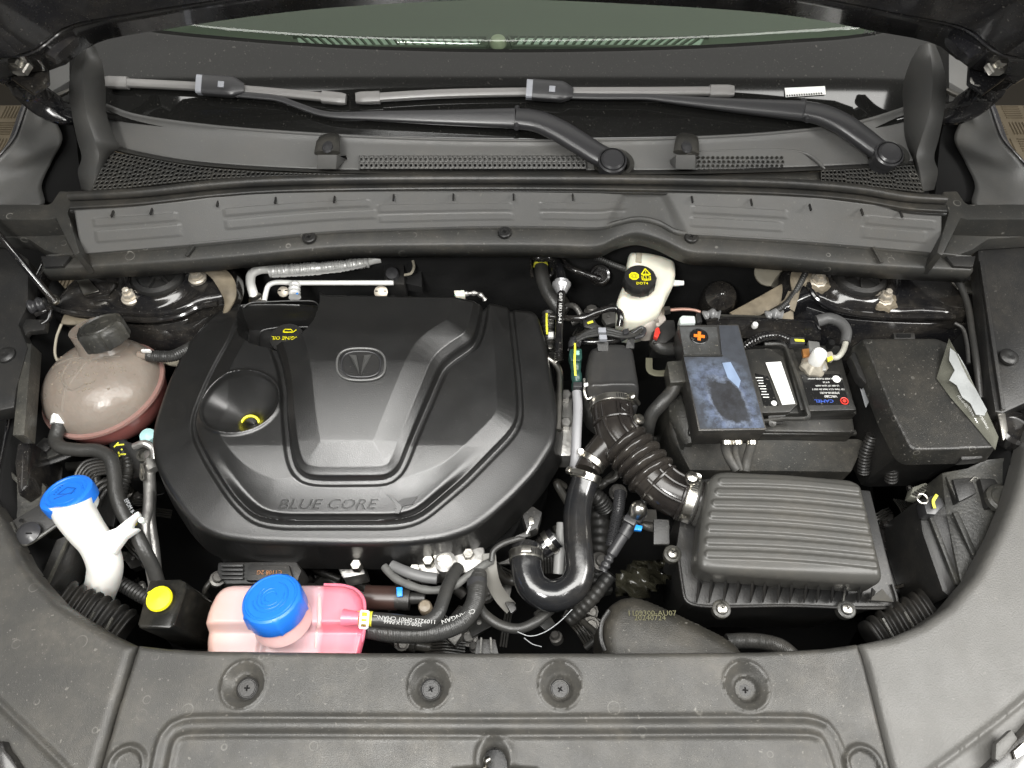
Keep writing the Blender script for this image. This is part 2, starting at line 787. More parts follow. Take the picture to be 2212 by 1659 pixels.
M['orange'] = mat('orange_mark', (0.85, 0.20, 0.02), 0.4)
M['red'] = mat('red_plastic', (0.72, 0.05, 0.035), 0.35)
M['blueclip'] = mat('blue_clip', (0.01, 0.25, 0.80), 0.35)
M['green'] = mat('green_plastic', (0.02, 0.06, 0.05), 0.3)
M['paper'] = mat('label_paper', (0.82, 0.82, 0.80), 0.6)
M['labelblack'] = mat('label_black', (0.012, 0.012, 0.012), 0.25, speck=0.25)
M['brownplastic'] = mat('brown_plastic', (0.04, 0.022, 0.018), 0.35)
M['copper'] = mat('copper_lug', (0.65, 0.30, 0.10), 0.4, metal=0.7)
M['bolt'] = mat('pale_bolt', (0.55, 0.50, 0.42), 0.45, metal=0.5, var=0.3)
M['beige'] = mat('beige_plug', (0.36, 0.33, 0.26), 0.6, var=0.2)
M['scuffed'] = mat('scuffed_black', (0.028, 0.028, 0.026), 0.4, bump=0.5, bscale=240, speck=0.35, dust=0.5, dustcol=(0.16, 0.15, 0.12))
M['fusebox'] = mat('fusebox_plastic', (0.016, 0.016, 0.015), 0.36, bump=0.35, bscale=700, speck=0.3, dust=0.18, rings=0.25)
M['airbox'] = mat('airbox_plastic', (0.054, 0.053, 0.049), 0.36, bump=0.15, bscale=900, speck=0.04, dust=0.2)
M['battery'] = mat('battery_plastic', (0.022, 0.022, 0.021), 0.36, bump=0.3, speck=0.3, dust=0.45, dustcol=(0.12, 0.11, 0.09))
UP = Vector((0, 0, 1))
# ================================================================= setting
# garage floor with perforated tiles
FZ = -0.95
M['floor'] = mat('floor_tile_brown', (0.20, 0.165, 0.115), 0.55, bump=0.3, bscale=150, dust=0.3, var=0.15)
M['floordark'] = mat('floor_groove', (0.03, 0.025, 0.018), 0.8)
fl = obj('garage_floor', [(-4, -3, FZ), (4, -3, FZ), (4, 5, FZ), (-4, 5, FZ)], [(0, 1, 2, 3)], M['floordark'])
fl['kind'] = 'structure'
tile_me = None
TS = 0.36
for sx in (-1, 1):
    for i in range(4):
        for j in range(5):
            cx = sx * (1.26 + TS * i)
            cy = 0.75 + TS * j
            if tile_me is None:
                mb = MB()
                mb.add(box((0, 0, 0.004), TS * .985, TS * .985, 0.012))
                k = 0
                for a in range(4):
                    for b in range(4):
                        ux = (-1.5 + a) * TS / 4
                        uy = (-1.5 + b) * TS / 4
                        for q in range(6):
                            t = (-2.5 + q) * TS / 4 / 7.2
                            if (a + b) % 2:
                                mb.add(box((ux + t, uy, 0.013), 0.004, TS / 4 * .72, 0.008))
                            else:
                                mb.add(box((ux, uy + t, 0.013), TS / 4 * .72, 0.004, 0.008))
                t0 = mb.build('floor_tile', M['floor'], fl)
                tile_me = t0
                t0.location = Vector((cx, cy, FZ + .006)) - WL['garage_floor']
                WL[t0.name] = Vector((cx, cy, FZ))
            else:
                c = tile_me.copy()
                COL.objects.link(c)
                c.location = Vector((cx, cy, FZ + .006)) - WL['garage_floor']

# engine bay shell: floor pan, firewall, side aprons, front carrier
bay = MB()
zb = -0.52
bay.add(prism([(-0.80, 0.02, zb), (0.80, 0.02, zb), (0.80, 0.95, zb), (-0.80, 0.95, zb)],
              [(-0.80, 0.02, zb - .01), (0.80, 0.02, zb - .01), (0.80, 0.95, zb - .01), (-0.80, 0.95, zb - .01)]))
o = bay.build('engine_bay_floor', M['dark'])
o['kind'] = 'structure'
FW = P(1106, 545, 0.0).y + 0.045
o = obj('firewall', *box((0, FW + .012, -0.25), 1.36, 0.02, 0.56), M['fabric'])
tag(o, 'charcoal felt covered firewall standing behind the engine under the scuttle', 'bulkhead')

# ================================================================= bonnet
t = thing('bonnet', 'raised dusty black bonnet hinged above the windscreen base', 'bonnet', (0, 1.08, 0.35))
edge = [(-500, 330, 0.260), (-200, 225, 0.260), (40, 160, 0.277), (130, 146, 0.282), (200, 96, 0.287), (360, 63, 0.307), (640, 24, 0.332), (880, 6, 0.344), (1100, -1, 0.348),
        (1350, 8, 0.344), (1700, 33, 0.327), (1880, 66, 0.307), (2030, 99, 0.290), (2100, 150, 0.282), (2190, 162, 0.277), (2420, 225, 0.260), (2700, 320, 0.260)]
e0 = PL(edge)
def lift(p, dy, dz, sx=1.0):
    return Vector((p.x * sx, p.y - dy, p.z + dz))
cent = [max(0, 1 - abs(p.x) / .8) for p in e0]
r0 = e0
r1 = [lift(p, 0.018, 0.045) for p in e0]
r2 = [lift(p, 0.05, 0.06) for p in e0]
r3 = [lift(p, 0.22, 0.36) for p in e0]
r4 = [lift(p, 0.36, 0.66, .98) for p in e0]
r5 = [lift(p, 0.43, 0.80, .95) for p in e0]
sheet('inner_panel', [r0, r1, r2, r3, r4, r5], 90, M['hood'], t, thick=0.012, up=Vector((0, -1, -.3)), smooth=30)
obj('panel_seam', *tube([lift(p, .030, .050) + Vector((0, -.004, 0)) for p in e0[1:-1]], .0022, n=120, k=8), M['hood'], t)
# outer skin edge behind
sheet('outer_skin', [[lift(p, -0.015, -0.002) for p in r0], [lift(p, 0.1, 0.30) for p in r0], [lift(p, 0.40, 0.82, .97) for p in r0]], 60, M['hood'], t, thick=0.004)
# two stiffening ribs that run up from the hinge corners
for s in (-1, 1):
    a = [P(1106 + s * 960, 110, .305), P(1106 + s * 1040, 60, .33), P(1106 + s * 1160, -20, .40)]
    obj('stiffening_rib', *sweep(a, 0.026, 0.010, k=12, e=4, n=14), M['hood'], t)

# ================================================================= windscreen
M['frit'] = mat('frit_glass', (0.010, 0.010, 0.0095), 0.035, spec=0.5, speck=0.10)
M['glass'] = bpy.data.materials.new('green_glass')
M['glass'].use_nodes = True
_n, _l = M['glass'].node_tree.nodes, M['glass'].node_tree.links
_n.clear()
_o, _m, _f = _n.new('ShaderNodeOutputMaterial'), _n.new('ShaderNodeMixShader'), _n.new('ShaderNodeFresnel')
_t, _g = _n.new('ShaderNodeBsdfTransparent'), _n.new('ShaderNodeBsdfGlossy')
_t.inputs[0].default_value = (.84, .89, .84, 1)
_g.inputs['Roughness'].default_value = .02
_f.inputs[0].default_value = 1.5
_gg, _mm = _n.new('ShaderNodeNewGeometry'), _n.new('ShaderNodeMath')
_mm.operation = 'MULTIPLY_ADD'
_mm.inputs[1].default_value = -1
_mm.inputs[2].default_value = 1
_m2 = _n.new('ShaderNodeMath')
_m2.operation = 'MULTIPLY'
_l.new(_gg.outputs['Backfacing'], _mm.inputs[0])
_l.new(_mm.outputs[0], _m2.inputs[0])
_l.new(_f.outputs[0], _m2.inputs[1])
_l.new(_m2.outputs[0], _m.inputs[0])
_l.new(_t.outputs[0], _m.inputs[1])
_l.new(_g.outputs[0], _m.inputs[2])
_l.new(_m.outputs[0], _o.inputs[0])
M['dash'] = mat('dashboard_plastic', (0.075, 0.080, 0.070), 0.9, spec=.1)
M['dashvent'] = mat('vent_slat', (0.26, 0.29, 0.27), 0.5)
t = thing('windscreen', 'green tinted windscreen with black printed border over the dashboard', 'windscreen', GP + Vector((0, .2, .12)))


def gq(px_, py_, h=0):
    return G(px_, py_, h)


arc = [(150, 24), (300, 58), (500, 80), (700, 95), (900, 103), (1100, 106), (1300, 104), (1500, 98), (1700, 86), (1880, 70), (2050, 24)]
low = [(232, 222), (290, 246), (450, 272), (700, 292), (900, 301), (1100, 305), (1300, 304), (1500, 299), (1700, 286), (1850, 266), (1972, 228)]
lowd = [(150 + (x - 232) * (1900 / 1740), y + 6) for x, y in low]
R0 = [gq(x, y) for x, y in arc]
R1 = [gq(x, y, -.004) for x, y in lowd]
fr_ = sheet('frit_border', [R1, R0], 60, M['frit'], t, thick=0.005, m=16)
# sides of the border up the pillars are hidden by the bonnet; clear glass above the arc
R2 = [gq(x, y - 330) for x, y in arc]
sheet('glass_pane', [R0, R2], 60, M['glass'], t, thick=0.004, m=16)
# little gap in the reflection: printed maker mark and serial sticker
o = obj('serial_sticker', [gq(1695, 190, .0008), gq(1697, 210, .0008), gq(1784, 204, .0008), gq(1782, 186, .0008)], [(0, 1, 2, 3)], M['paper'], t)
ax_ = (gq(1784, 196) - gq(1695, 200))
mb = MB()
for i in range(15):
    u = 0.04 + i * 0.062
    a = gq(1697, 206.5, .0012).lerp(gq(1782, 200.5, .0012), u)
    mb.add(box(a, 0.0022, 0.0045, 0.0006))
mb.build('sticker_print', M['labelblack'], t)
text('glass_mark', 'AS1', gq(1880, 68, .001), (1, 0, 0), (0, math.cos(GA), math.sin(GA)), 0.014, M['labelblack'], t)

# dashboard under the glass
t = thing('dashboard', 'grey green dashboard top with two long demister vents seen through the glass', 'dashboard', (0, 1.25, .12))
DZ = 0.115
def D(px_, py_, z=DZ):
    return P(px_, py_, z)
sheet('dash_top', [[(-.8, GY + .13, DZ - .02), (0, GY + .09, DZ - .012), (.8, GY + .13, DZ - .02)], [(-.8, 1.35, DZ), (0, 1.33, DZ + .005), (.8, 1.35, DZ)], [(-.8, 1.7, DZ + .12), (0, 1.7, DZ + .14), (.8, 1.7, DZ + .12)]], 30, M['dash'], t, thick=0.004, m=12)
for (xa, xb, slant) in ((642, 1040, 1), (1112, 1520, -1)):
    dzz = DZ + .022
    a0, a1 = P(xa, 82, dzz), P(xb, 84, dzz)
    b0, b1 = P(xa + 6, 98, dzz), P(xb - 10, 100, dzz)
    v = obj('demister_vent', *slab([a0, a1, b1, b0], 0.004), M['dashvent'], t)
    mb = MB()
    for i in range(22):
        u = (i + .5) / 22
        p = a0.lerp(a1, u) + Vector((0, 0, .002))
        q = b0.lerp(b1, u) + Vector((.012 * slant, 0, .002))
        mb.add(bar(p, q, 0.0035, 0.004))
    mb.build('vent_slat', M['dash'], v)['kind'] = 'stuff'
    mb = MB()
    fr2 = [P(xa - 14, 79, dzz), P(xb + 14, 80, dzz), P(xb + 10, 102, dzz), P(xa - 4, 101, dzz)]
    for i in range(4):
        mb.add(bar(fr2[i], fr2[(i + 1) % 4], 0.005, 0.006))
    mb.build('vent_frame', M['dash'], v)
obj('sun_sensor', *lathe([(0.016, -.005), (0.016, 0.0), (0.012, 0.007), (0, 0.010)], P(1076, 90, DZ + .018), k=20), mat('sensor_dome', (.25, .25, .2), .3), t)

# ================================================================= scuttle panel (cowl)
MX = lambda pts: [(2190 - p[0],) + tuple(p[1:]) for p in pts][::-1]
scut = thing('windscreen_scuttle', 'grey plastic scuttle panel with vent grilles between windscreen and engine bay', 'scuttle panel', (0, .9, .08))
g0 = [(228, 226, .128), (282, 246, .127), (450, 271, .125), (700, 290, .125), (900, 299, .125), (1100, 303, .125), (1300, 302, .125), (1500, 297, .125), (1700, 284, .125), (1850, 264, .126), (1975, 226, .128)]
g0 = [(p[0], p[1], G(p[0], p[1], .004).z) for p in g0]
g0b = [(p[0], p[1] + 6, p[2] - .006) for p in g0]
g1 = [(232, 312, .100), (302, 330, .100), (422, 350, .100), (668, 366, .100), (900, 369, .100), (1100, 369, .100), (1300, 369, .100), (1500, 368, .100), (1700, 363, .100), (1850, 357, .100), (1985, 349, .100)]
# round vent holes: a strip panel with real holes laid in the lower part
def gridholes(name, A, B, C, D_, nx_, ny_, r, mat_, parent, rec=0.006, sides=6):
    """perforated quad A(top left) B(top right) C(bottom right) D(bottom left): frame cells with real holes"""
    V, F = [], []
    for j in range(ny_):
        for i in range(nx_):
            u0, u1, v0, v1 = i / nx_, (i + 1) / nx_, j / ny_, (j + 1) / ny_
            q = lambda u, v: (A.lerp(B, u)).lerp(D_.lerp(C, u), v)
            c4 = [q(u0, v0), q(u1, v0), q(u1, v1), q(u0, v1)]
            cc = sum(c4, Vector()) / 4
            ins = []
            for k in range(8):
                a = math.pi * 2 * (k + .5) / 8 - math.pi * .75 - math.pi / 8
                ex = (c4[1] - c4[0]) * 0.5
                ey = (c4[3] - c4[0]) * 0.5
                ins.append(cc + ex * math.cos(a) * r + ey * math.sin(a) * r)
            b = len(V)
            V += c4 + ins
            # corners 0..3 at angles -135,-45,45,135 -> ins idx 0,2,4,6
            F += [(b, b + 1, b + 4 + 2, b + 4 + 1, b + 4), (b + 1, b + 2, b + 4 + 4, b + 4 + 3, b + 4 + 2), (b + 2, b + 3, b + 4 + 6, b + 4 + 5, b + 4 + 4), (b + 3, b, b + 4, b + 4 + 7, b + 4 + 6)]
    return V, F


sheet('upper_panel', [[Vector(p) for p in PL(g0)], PL(g0b), [P(p[0] * .5 + q[0] * .5, p[1] * .5 + q[1] * .5 + 3, p[2] * .35 + q[2] * .65) for p, q in zip(g0, g1)], PL(g1)], 90, M['cowl'], scut, thick=0.003, m=14)
hz = .1085
V, F = gridholes('x', P(776, 339, hz), P(1266, 339, hz), P(1266, 366, hz), P(776, 366, hz), 46, 2, .56, None, None)
obj('round_hole_vent', V, F, M['cowl'], scut, solid=0.003, smooth=30)['kind'] = 'stuff'
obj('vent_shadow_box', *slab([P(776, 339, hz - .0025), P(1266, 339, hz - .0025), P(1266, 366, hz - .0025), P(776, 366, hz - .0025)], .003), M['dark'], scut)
# blind dimples in the shallow recess beside the second post
mb = MB()
for j in range(4):
    for i in range(18):
        p = P(1508 + i * 10.6 + (j % 2) * 2, 341 + j * 9, .1085)
        mb.add(lathe([(.0028, 0), (.0028, .0015), (.0016, .0015), (.0016, .0)], p, k=8))
mb.build('dimple_field', M['ledge'], scut)['kind'] = 'stuff'
sheet('recess_lip', [PL([(1506, 325, .112), (1700, 322, .112), (1745, 330, .112), (1775, 352, .112), (1785, 366, .112)]), PL([(1506, 329, .106), (1698, 327, .106), (1738, 334, .106), (1765, 353, .106), (1775, 366, .106)])], 30, M['cowl'], scut, thick=.002)
# pivot surrounds darker wells
for (cx, cy) in ((1330, 352), (1922, 335)):
    obj('pivot_well', *lathe([(.034, -.002), (.033, .006), (.026, .005), (.022, -.002)], P(cx - 4, cy + 4, .106), k=28), M['ledge'], scut)

# dark trailing lip between the upper panel and the grilles
g2 = [(236, 322, .104), (302, 337, .104), (422, 357, .104), (668, 372, .104), (900, 377, .104), (1100, 378, .104), (1300, 378, .104), (1500, 376, .104), (1700, 371, .104), (1850, 364, .104), (1988, 354, .104)]
sheet('trailing_lip', [PL([(p[0], p[1] - 2, .108) for p in g1]), PL([(p[0], p[1] - 1, .114) for p in g2]), PL([(p[0], p[1] + 2, .110) for p in g2])], 80, M['ledge'], scut, thick=.003)
# solid panel under the grilles down to the seal
g3 = [(170, 418, .100), (300, 410, .100), (450, 394, .100), (650, 384, .100), (900, 380, .100), (1100, 380, .100), (1400, 383, .100), (1700, 388, .100), (1850, 400, .100), (1985, 424, .100), (2010, 428, .100)]
sheet('grille_bed', [PL([(p[0], p[1] + 3, .098) for p in g2]), PL([(p[0], p[1], .094) for p in g3])], 60, M['dark'], scut, thick=.003)
# triangular slotted grilles, every bar real
def tri_grille(pts_top, pts_bot, nx_, ny_, hole=.74):
    T = crom([P(*p) for p in pts_top], nx_ + 1)
    B = crom([P(*p) for p in pts_bot], nx_ + 1)
    V, F = [], []
    for i in range(nx_):
        h = ((T[i] - B[i]).length + (T[i + 1] - B[i + 1]).length) / 2
        ny2 = max(1, round(h / 0.0092))
        for j in range(ny2):
            v0, v1 = j / ny2, (j + 1) / ny2
            c4 = [T[i].lerp(B[i], v0), T[i + 1].lerp(B[i + 1], v0), T[i + 1].lerp(B[i + 1], v1), T[i].lerp(B[i], v1)]
            cc = sum(c4, Vector()) / 4
            ins = [cc + (c - cc) * hole for c in c4]
            b = len(V)
            V += c4 + ins
            for k in range(4):
                F.append((b + k, b + (k + 1) % 4, b + 4 + (k + 1) % 4, b + 4 + k))
    return V, F
zg = .112
V, F = tri_grille([(238, 331, zg), (300, 341, zg), (422, 362, zg), (560, 374, zg), (668, 378, zg), (770, 380, zg)],
                  [(200, 413, zg), (270, 408, zg), (420, 392, zg), (560, 384, zg), (668, 382, zg), (770, 383, zg)], 54, 9)
obj('slotted_grille', V, F, M['ledge'], scut, solid=.004, smooth=30)
V, F = tri_grille([(1772, 372, zg), (1850, 368, zg), (1972, 360, zg)], [(1772, 394, zg), (1850, 402, zg), (1994, 418, zg)], 24, 6)
obj('slotted_grille', V, F, M['ledge'], scut, solid=.004, smooth=30)
# solid skin between the grilles
sheet('grille_bridge', [PL([(770, 379, .111), (900, 379, .111), (1100, 380, .111), (1400, 380, .111), (1600, 377, .111), (1772, 371, .111)]),
                        PL([(770, 384, .111), (900, 383, .111), (1100, 383, .111), (1400, 385, .111), (1600, 389, .111), (1772, 396, .111)])], 40, M['ledge'], scut, thick=.002)
# end pieces
for side, nm in ((0, 'end_piece'), (1, 'end_piece')):
    f = (lambda p: p) if side == 0 else (lambda p: (2194 - p[0],) + tuple(p[1:]))
    outer = [(176, 92, .27), (160, 130, .25), (149, 190, .21), (156, 250, .18), (166, 300, .15), (176, 340, .13), (168, 370, .12), (176, 410, .10)]
    mid = [(190, 92, .270), (182, 130, .253), (180, 190, .218), (188, 250, .179), (204, 300, .150), (214, 335, .130), (208, 365, .121), (198, 412, .109)]
    inner = [(205, 100, .262), (220, 135, .245), (228, 190, .20), (230, 245, .168), (246, 292, .14), (258, 318, .125), (238, 335, .118), (206, 412, .108)]
    if side:
        inner = [(208, 100, .262), (226, 130, .245), (244, 190, .20), (242, 245, .168), (240, 292, .14), (232, 322, .125), (222, 345, .118), (206, 416, .108)]
    sheet('end_piece', [[P(*f(p)) for p in outer], [P(*f(p)) for p in mid], [P(*f(p)) for p in inner]], 50, M['endtrim'], scut, thick=.004, smooth=14)
# flow bump posts
for cx in (705, 1480):
    post = MB()
    x0, x1 = cx - 21, cx + 21
    a = [P(x0, 366, .118), P(x1, 366, .118), P(x1 + 2, 334, .142), P(x0 + 1, 334, .142)]
    dp = Vector((0, .045, 0))
    b = [P(x0 + 3, 367, .09) + dp, P(x1 + 20, 367, .09) + dp, P(x1 + 10, 318, .12), P(x0 + 1, 318, .12)]
    obj('bonnet_rest', *prism(a, [a[0] + Vector((0, .05, -.02)), a[1] + Vector((0.012, .05, -.02)), a[2] + Vector((0.008, .035, -.045)), a[3] + Vector((0, .035, -.045))]), M['cowl'], scut, bevel=.002)
    obj('rest_pad', *sweep([P(cx + 2, 331, .1425), P(cx + 4, 306, .143), P(cx + 6, 296, .128)], lambda q: .021 - .004 * q, .006, k=16, e=2.4, n=10), M['ledge'], scut)
    obj('rest_dimple', *lathe([(.0095, 0), (.008, .003), (0, .0045)], P(cx + 3, 318, .1475), k=18, sy=1.4), M['armblack'], scut)
# seal
sl = [(150, 424, .118), (300, 416, .120), (450, 400, .122), (560, 392, .123), (700, 388, .124), (900, 386, .124), (1100, 386, .124), (1300, 387, .124), (1500, 390, .124), (1700, 396, .122), (1850, 408, .121), (1960, 426, .119), (2042, 431, .118)]
t = thing('bonnet_seal', 'long round rubber seal running along the front edge of the scuttle panel', 'rubber seal', P(1100, 400, .11))
obj('round_bulb', *tube(PL(sl), 0.0075, n=110, k=14), M['seal'], t)
s2 = [(p[0] + (4 if i == 0 else 0), p[1] + 15 + 4 * abs(i - 6) / 6, .108) for i, p in enumerate(sl)]
obj('clamping_strip', *sweep(PL(s2), 0.009, 0.004, k=12, e=4, n=100), M['seal'], t)
s3 = [(p[0], p[1] + 11, .100) for p in s2]
obj('lower_flange', *sweep(PL(s3), 0.004, 0.003, k=8, e=4, n=90), M['rubber'], t)

# front water deflector (sloped face + ledge)
t = thing('front_scuttle_cover', 'wide grey plastic cover sloping down from the seal to a dark ledge above the engine', 'trim cover', P(1100, 500, .05))
f0 = [(160, 452, .104), (350, 440, .106), (500, 422, .107), (700, 410, .108), (900, 405, .108), (1100, 404, .108), (1300, 405, .108), (1450, 409, .108), (1700, 421, .106), (1900, 444, .105), (2034, 454, .104)]
f1 = [(176, 549, .045), (400, 530, .047), (560, 515, .048), (717, 500, .05), (900, 493, .05), (1069, 489, .05), (1200, 490, .05), (1301, 491, .05), (1332, 483, .052), (1378, 474, .054), (1420, 481, .052), (1462, 502, .05), (1560, 511, .049), (1733, 522, .048), (1900, 536, .046), (2032, 548, .045)]
def by_x(pts, xs):
    X_ = [p[0] for p in pts]
    return [tuple(np.interp(x, X_, [p[k] for p in pts]) if k else x for k in range(len(pts[0]))) for x in xs]
xs = list(np.linspace(0, 1, 130))
def railx(pts, n=130, a=None, b=None):
    # monotone in x: smooth then sample by x
    c = crom([Vector((p[0], p[1], p[2] * 1000)) for p in pts], 500)
    X_ = [v.x for v in c]
    a = X_[0] if a is None else a
    b = X_[-1] if b is None else b
    out = []
    for u in np.linspace(a, b, n):
        out.append(P(u, float(np.interp(u, X_, [v.y for v in c])), float(np.interp(u, X_, [v.z for v in c])) / 1000))
    return out
A0 = railx(f0)
A1 = railx(f1)
# face with moulded grooves: subdivide and push along the normal
def face_grid(A0, A1, rows, fn):
    n = len(A0)
    V, F = [], []
    for j in range(rows):
        v = j / (rows - 1)
        for i in range(n):
            V.append(A0[i].lerp(A1[i], v) + Vector((0, -.4, .9)).normalized() * fn(i / (n - 1), v))
    for j in range(rows - 1):
        for i in range(n - 1):
            a = j * n + i
            F.append((a, a + n, a + n + 1, a + 1))
    return V, up_normal(V, F)
sheet_n = 420
A0 = railx(f0, sheet_n)
A1 = railx(f1, sheet_n)
rects = []  # (u0,u1,v0,v1)
def U(x):
    return (x - 168) / (2033 - 168)
for (xa, xb, va, vb) in ((205, 385, .22, .42), (205, 390, .50, .78), (485, 800, .27, .45), (485, 810, .52, .74), (817, 1104, .40, .60), (817, 1105, .66, .84), (1168, 1357, .38, .58), (1168, 1350, .64, .82), (1496, 1700, .34, .52), (1490, 1690, .60, .82), (1870, 2020, .26, .46), (1862, 2000, .52, .80)):
    rects.append((U(xa), U(xb), va, vb))
def facefn(u, v):
    h = 0
    for (a, b, c, d) in rects:
        dx = min(u - a, b - u) * 1.45
        dy = min(v - c, d - v) * .115
        s = min(dx, dy) if dx > 0 and dy > 0 else -1
        if s > 0:
            h = max(h, min(1, s / .0018) * .0022)
    # shadowed wide recess over the reservoir bulge
    x = 168 + u * 1865
    w = 1 - abs(x - 1395) / (42 + 50 * v)
    if w > 0:
        h -= .010 * min(1, w * 4)
    return h
V, F = face_grid(A0, A1, 46, facefn)
obj('sloped_face', V, F, M['cowl'], t, solid=.003, smooth=50)
# small ribs hanging from the seal strip
mb0 = None
for (x, y) in ((243, 462), (327, 457), (470, 440), (595, 433), (722, 431), (850, 427), (979, 426), (1109, 426), (1237, 426), (1495, 431), (1623, 437), (1750, 448), (1862, 458), (1947, 463)):
    p = P(x, y, .100)
    if mb0 is None:
        mb0 = obj('retaining_tab', *box(p, .0026, .013, .004), M['black'], t, bevel=.0006)
    else:
        dup(mb0, delta=p - WL[mb0.name])
# ledge
f2 = [(90, 577, .036), (350, 562, .037), (520, 548, .038), (717, 529, .040), (900, 525, .04), (1069, 524, .04), (1200, 525, .04), (1294, 526, .04), (1332, 509, .041), (1375, 498, .042), (1420, 508, .041), (1487, 538, .04), (1560, 544, .039), (1645, 549, .038), (1842, 566, .037), (2102, 580, .036)]
f1w = [(100, 556, .041)] + f1[1:-1] + [(2098, 558, .041)]
B1 = railx(f1w, 300)
B2 = railx(f2, 300)
B1b = [a.lerp(b, .04) + Vector((0, 0, -.006)) for a, b in zip(B1, B2)]
B2r = [p + Vector((0, -.004, -.003)) for p in B2]
B3 = [p + Vector((0, -.006, -.030)) for p in B2]
sheet('ledge', [[p + Vector((0, .002, .003)) for p in B1], B1b, B2, B2r, B3], 300, M['ledge'], t, thick=.003, straight=True, smooth=50)
for (x, y) in ((667, 512), (1090, 501), (1494, 511)):
    c = P(x, y, .048)
    cl = obj('push_clip', *lathe([(.0115, -.004), (.0115, .0005), (.010, .002), (.0078, .002), (.0072, .0005), (0, .0005)], c, k=26), M['black'], t)
    mb = MB()
    mb.add(box(c + Vector((0, 0, .0015)), .007, .0012, .001, .4)).add(box(c + Vector((0, 0, .0016)), .0012, .007, .001, .4))
    mb.build('cross_slot', M['dark'], cl)
# raised seams on the ledge ends
for (a, b) in (((418, 532), (402, 553)), ((1886, 534), (1905, 568))):
    obj('ledge_step', *bar(P(a[0], a[1], .046), P(b[0], b[1], .043), .006, .004), M['ledge'], t, bevel=.001)

# ================================================================= wipers
def wiper(lab, blade, conn, armp, armw, joint, curve, cap, cap_r=.0185, sep=0):
    t = thing('windscreen_wiper', lab, 'wiper', G(*conn, .02))
    bp = [G(x, y, .012) for x, y in blade]
    obj('blade', *sweep(bp, lambda q: .0072, lambda q: .006, up=GN, k=12, e=3, n=40), M['bladegrey'], t)
    obj('rubber_lip', *sweep([p - GN * .007 for p in bp], .0025, .006, up=GN, k=8, e=4, n=30), M['rubber'], t)
    for a, b in ((blade[0], blade[1]), (blade[-1], blade[-2])):
        pa, pb = G(*a, .012), G(*b, .012)
        d = (pb - pa).normalized()
        obj('blade_end_cap', *sweep([pa - d * .006, pa + d * .002, pa + d * .034], lambda q: .0085 + .0015 * min(1, q * 5), lambda q: .0055 + .002 * min(1, q * 4), up=GN, k=12, e=3.5, n=12), M['bladegrey'], t)
    cx, cy = conn
    c0, c1 = G(cx - 38, cy - 2, .022), G(cx + 30, cy + 3, .022)
    d = (c1 - c0).normalized()
    cc = obj('connector', *sweep([c0, c0 + d * .004, c0.lerp(c1, .6), c1 - d * .004, c1 + d * .012 - GN * .006], lambda q: .0165 if q < .75 else .0165 - .03 * (q - .75), lambda q: .009, up=GN, k=16, e=5, n=16), M['armblack'], t)
    obj('connector_tip', *sweep([c0 - d * .010, c0 + d * .001], .0155, .0085, up=GN, k=12, e=5, n=5), M['lightgrey'], cc)
    bb = c0.lerp(c1, .62) + GN * .0095
    mm = Matrix((d, GN.cross(d), GN)).transposed()
    obj('release_button', *box(bb, .010, .010, .002, M=mm), M['lightgrey'], cc, bevel=.0006)
    lp = [G(x, y, .020) for x, y in armp]
    obj('arm', *sweep(lp, armw[0], armw[1], up=GN, k=16, e=4, n=60), M['armblack'], t)
    cv = [P(*q) for q in curve]
    obj('arm_head', *sweep(cv, armw[2], armw[3], up=(0, -.25, 1), k=18, e=3, n=36), M['armblack'], t)
    jp = P(*joint)
    obj('hinge_pin', *tube([jp - Vector((0.001, .024, 0)), jp + Vector((0, .024, .003))], .0045, n=4, sm=False), M['armblack'], t)
    c = P(*cap)
    capo = obj('pivot_cap', *lathe([(cap_r + .001, -.03), (cap_r + .0015, -.004), (cap_r, .003), (cap_r - .003, .0055), (0, .006)], c, ax=(0, -.25, 1), k=36), M['armblack'], t)
    obj('cap_rim', *lathe([(cap_r + .004, -.012), (cap_r + .0045, 0), (cap_r + .002, .002), (cap_r + .002, -.012)], c, ax=(0, -.25, 1), k=36), M['armblack'], capo)
    return t

def arm_w(q):
    return .005 + .011 * max(0, (q - .35) / .65)
def arm_h(q):
    return .0028 + .007 * max(0, (q - .3) / .7)
hz_ = lambda x, y: None
j1 = G(1112, 256, .022)
wiper('shorter wiper with its blade over the passenger vent side and its arm pivoting mid scuttle',
      [(233, 178), (262, 179), (440, 188), (560, 197), (700, 210), (740, 214)], (478, 186),
      [(500, 203), (558, 208), (600, 213), (640, 227), (690, 244), (722, 249), (820, 251), (960, 254), (1112, 256)],
      (arm_w, arm_h, lambda q: .0175 + .002 * math.sin(q * 3), lambda q: .010),
      (1117, 256, j1.z), [(1114, 256, j1.z), (1160, 262, j1.z - .001), (1205, 281, j1.z - .005), (1250, 308, j1.z - .012), (1290, 333, j1.z - .018), (1318, 346, j1.z - .022)], (1323, 346, j1.z - .010))
j2 = G(1738, 240, .022)
wiper('longer wiper with its straight arm pivoting at the far end of the scuttle panel',
      [(777, 212), (806, 211), (950, 203), (1150, 199), (1400, 198), (1545, 197), (1577, 197)], (1188, 196),
      [(1215, 207), (1290, 209), (1400, 210), (1440, 214), (1520, 222), (1620, 231), (1735, 240)],
      (arm_w, arm_h, lambda q: .0170 + .002 * math.sin(q * 3), lambda q: .010),
      (1740, 240, j2.z), [(1736, 240, j2.z), (1775, 248, j2.z - .001), (1820, 268, j2.z - .006), (1862, 297, j2.z - .013), (1895, 322, j2.z - .020), (1915, 332, j2.z - .024)], (1921, 332, j2.z - .012))
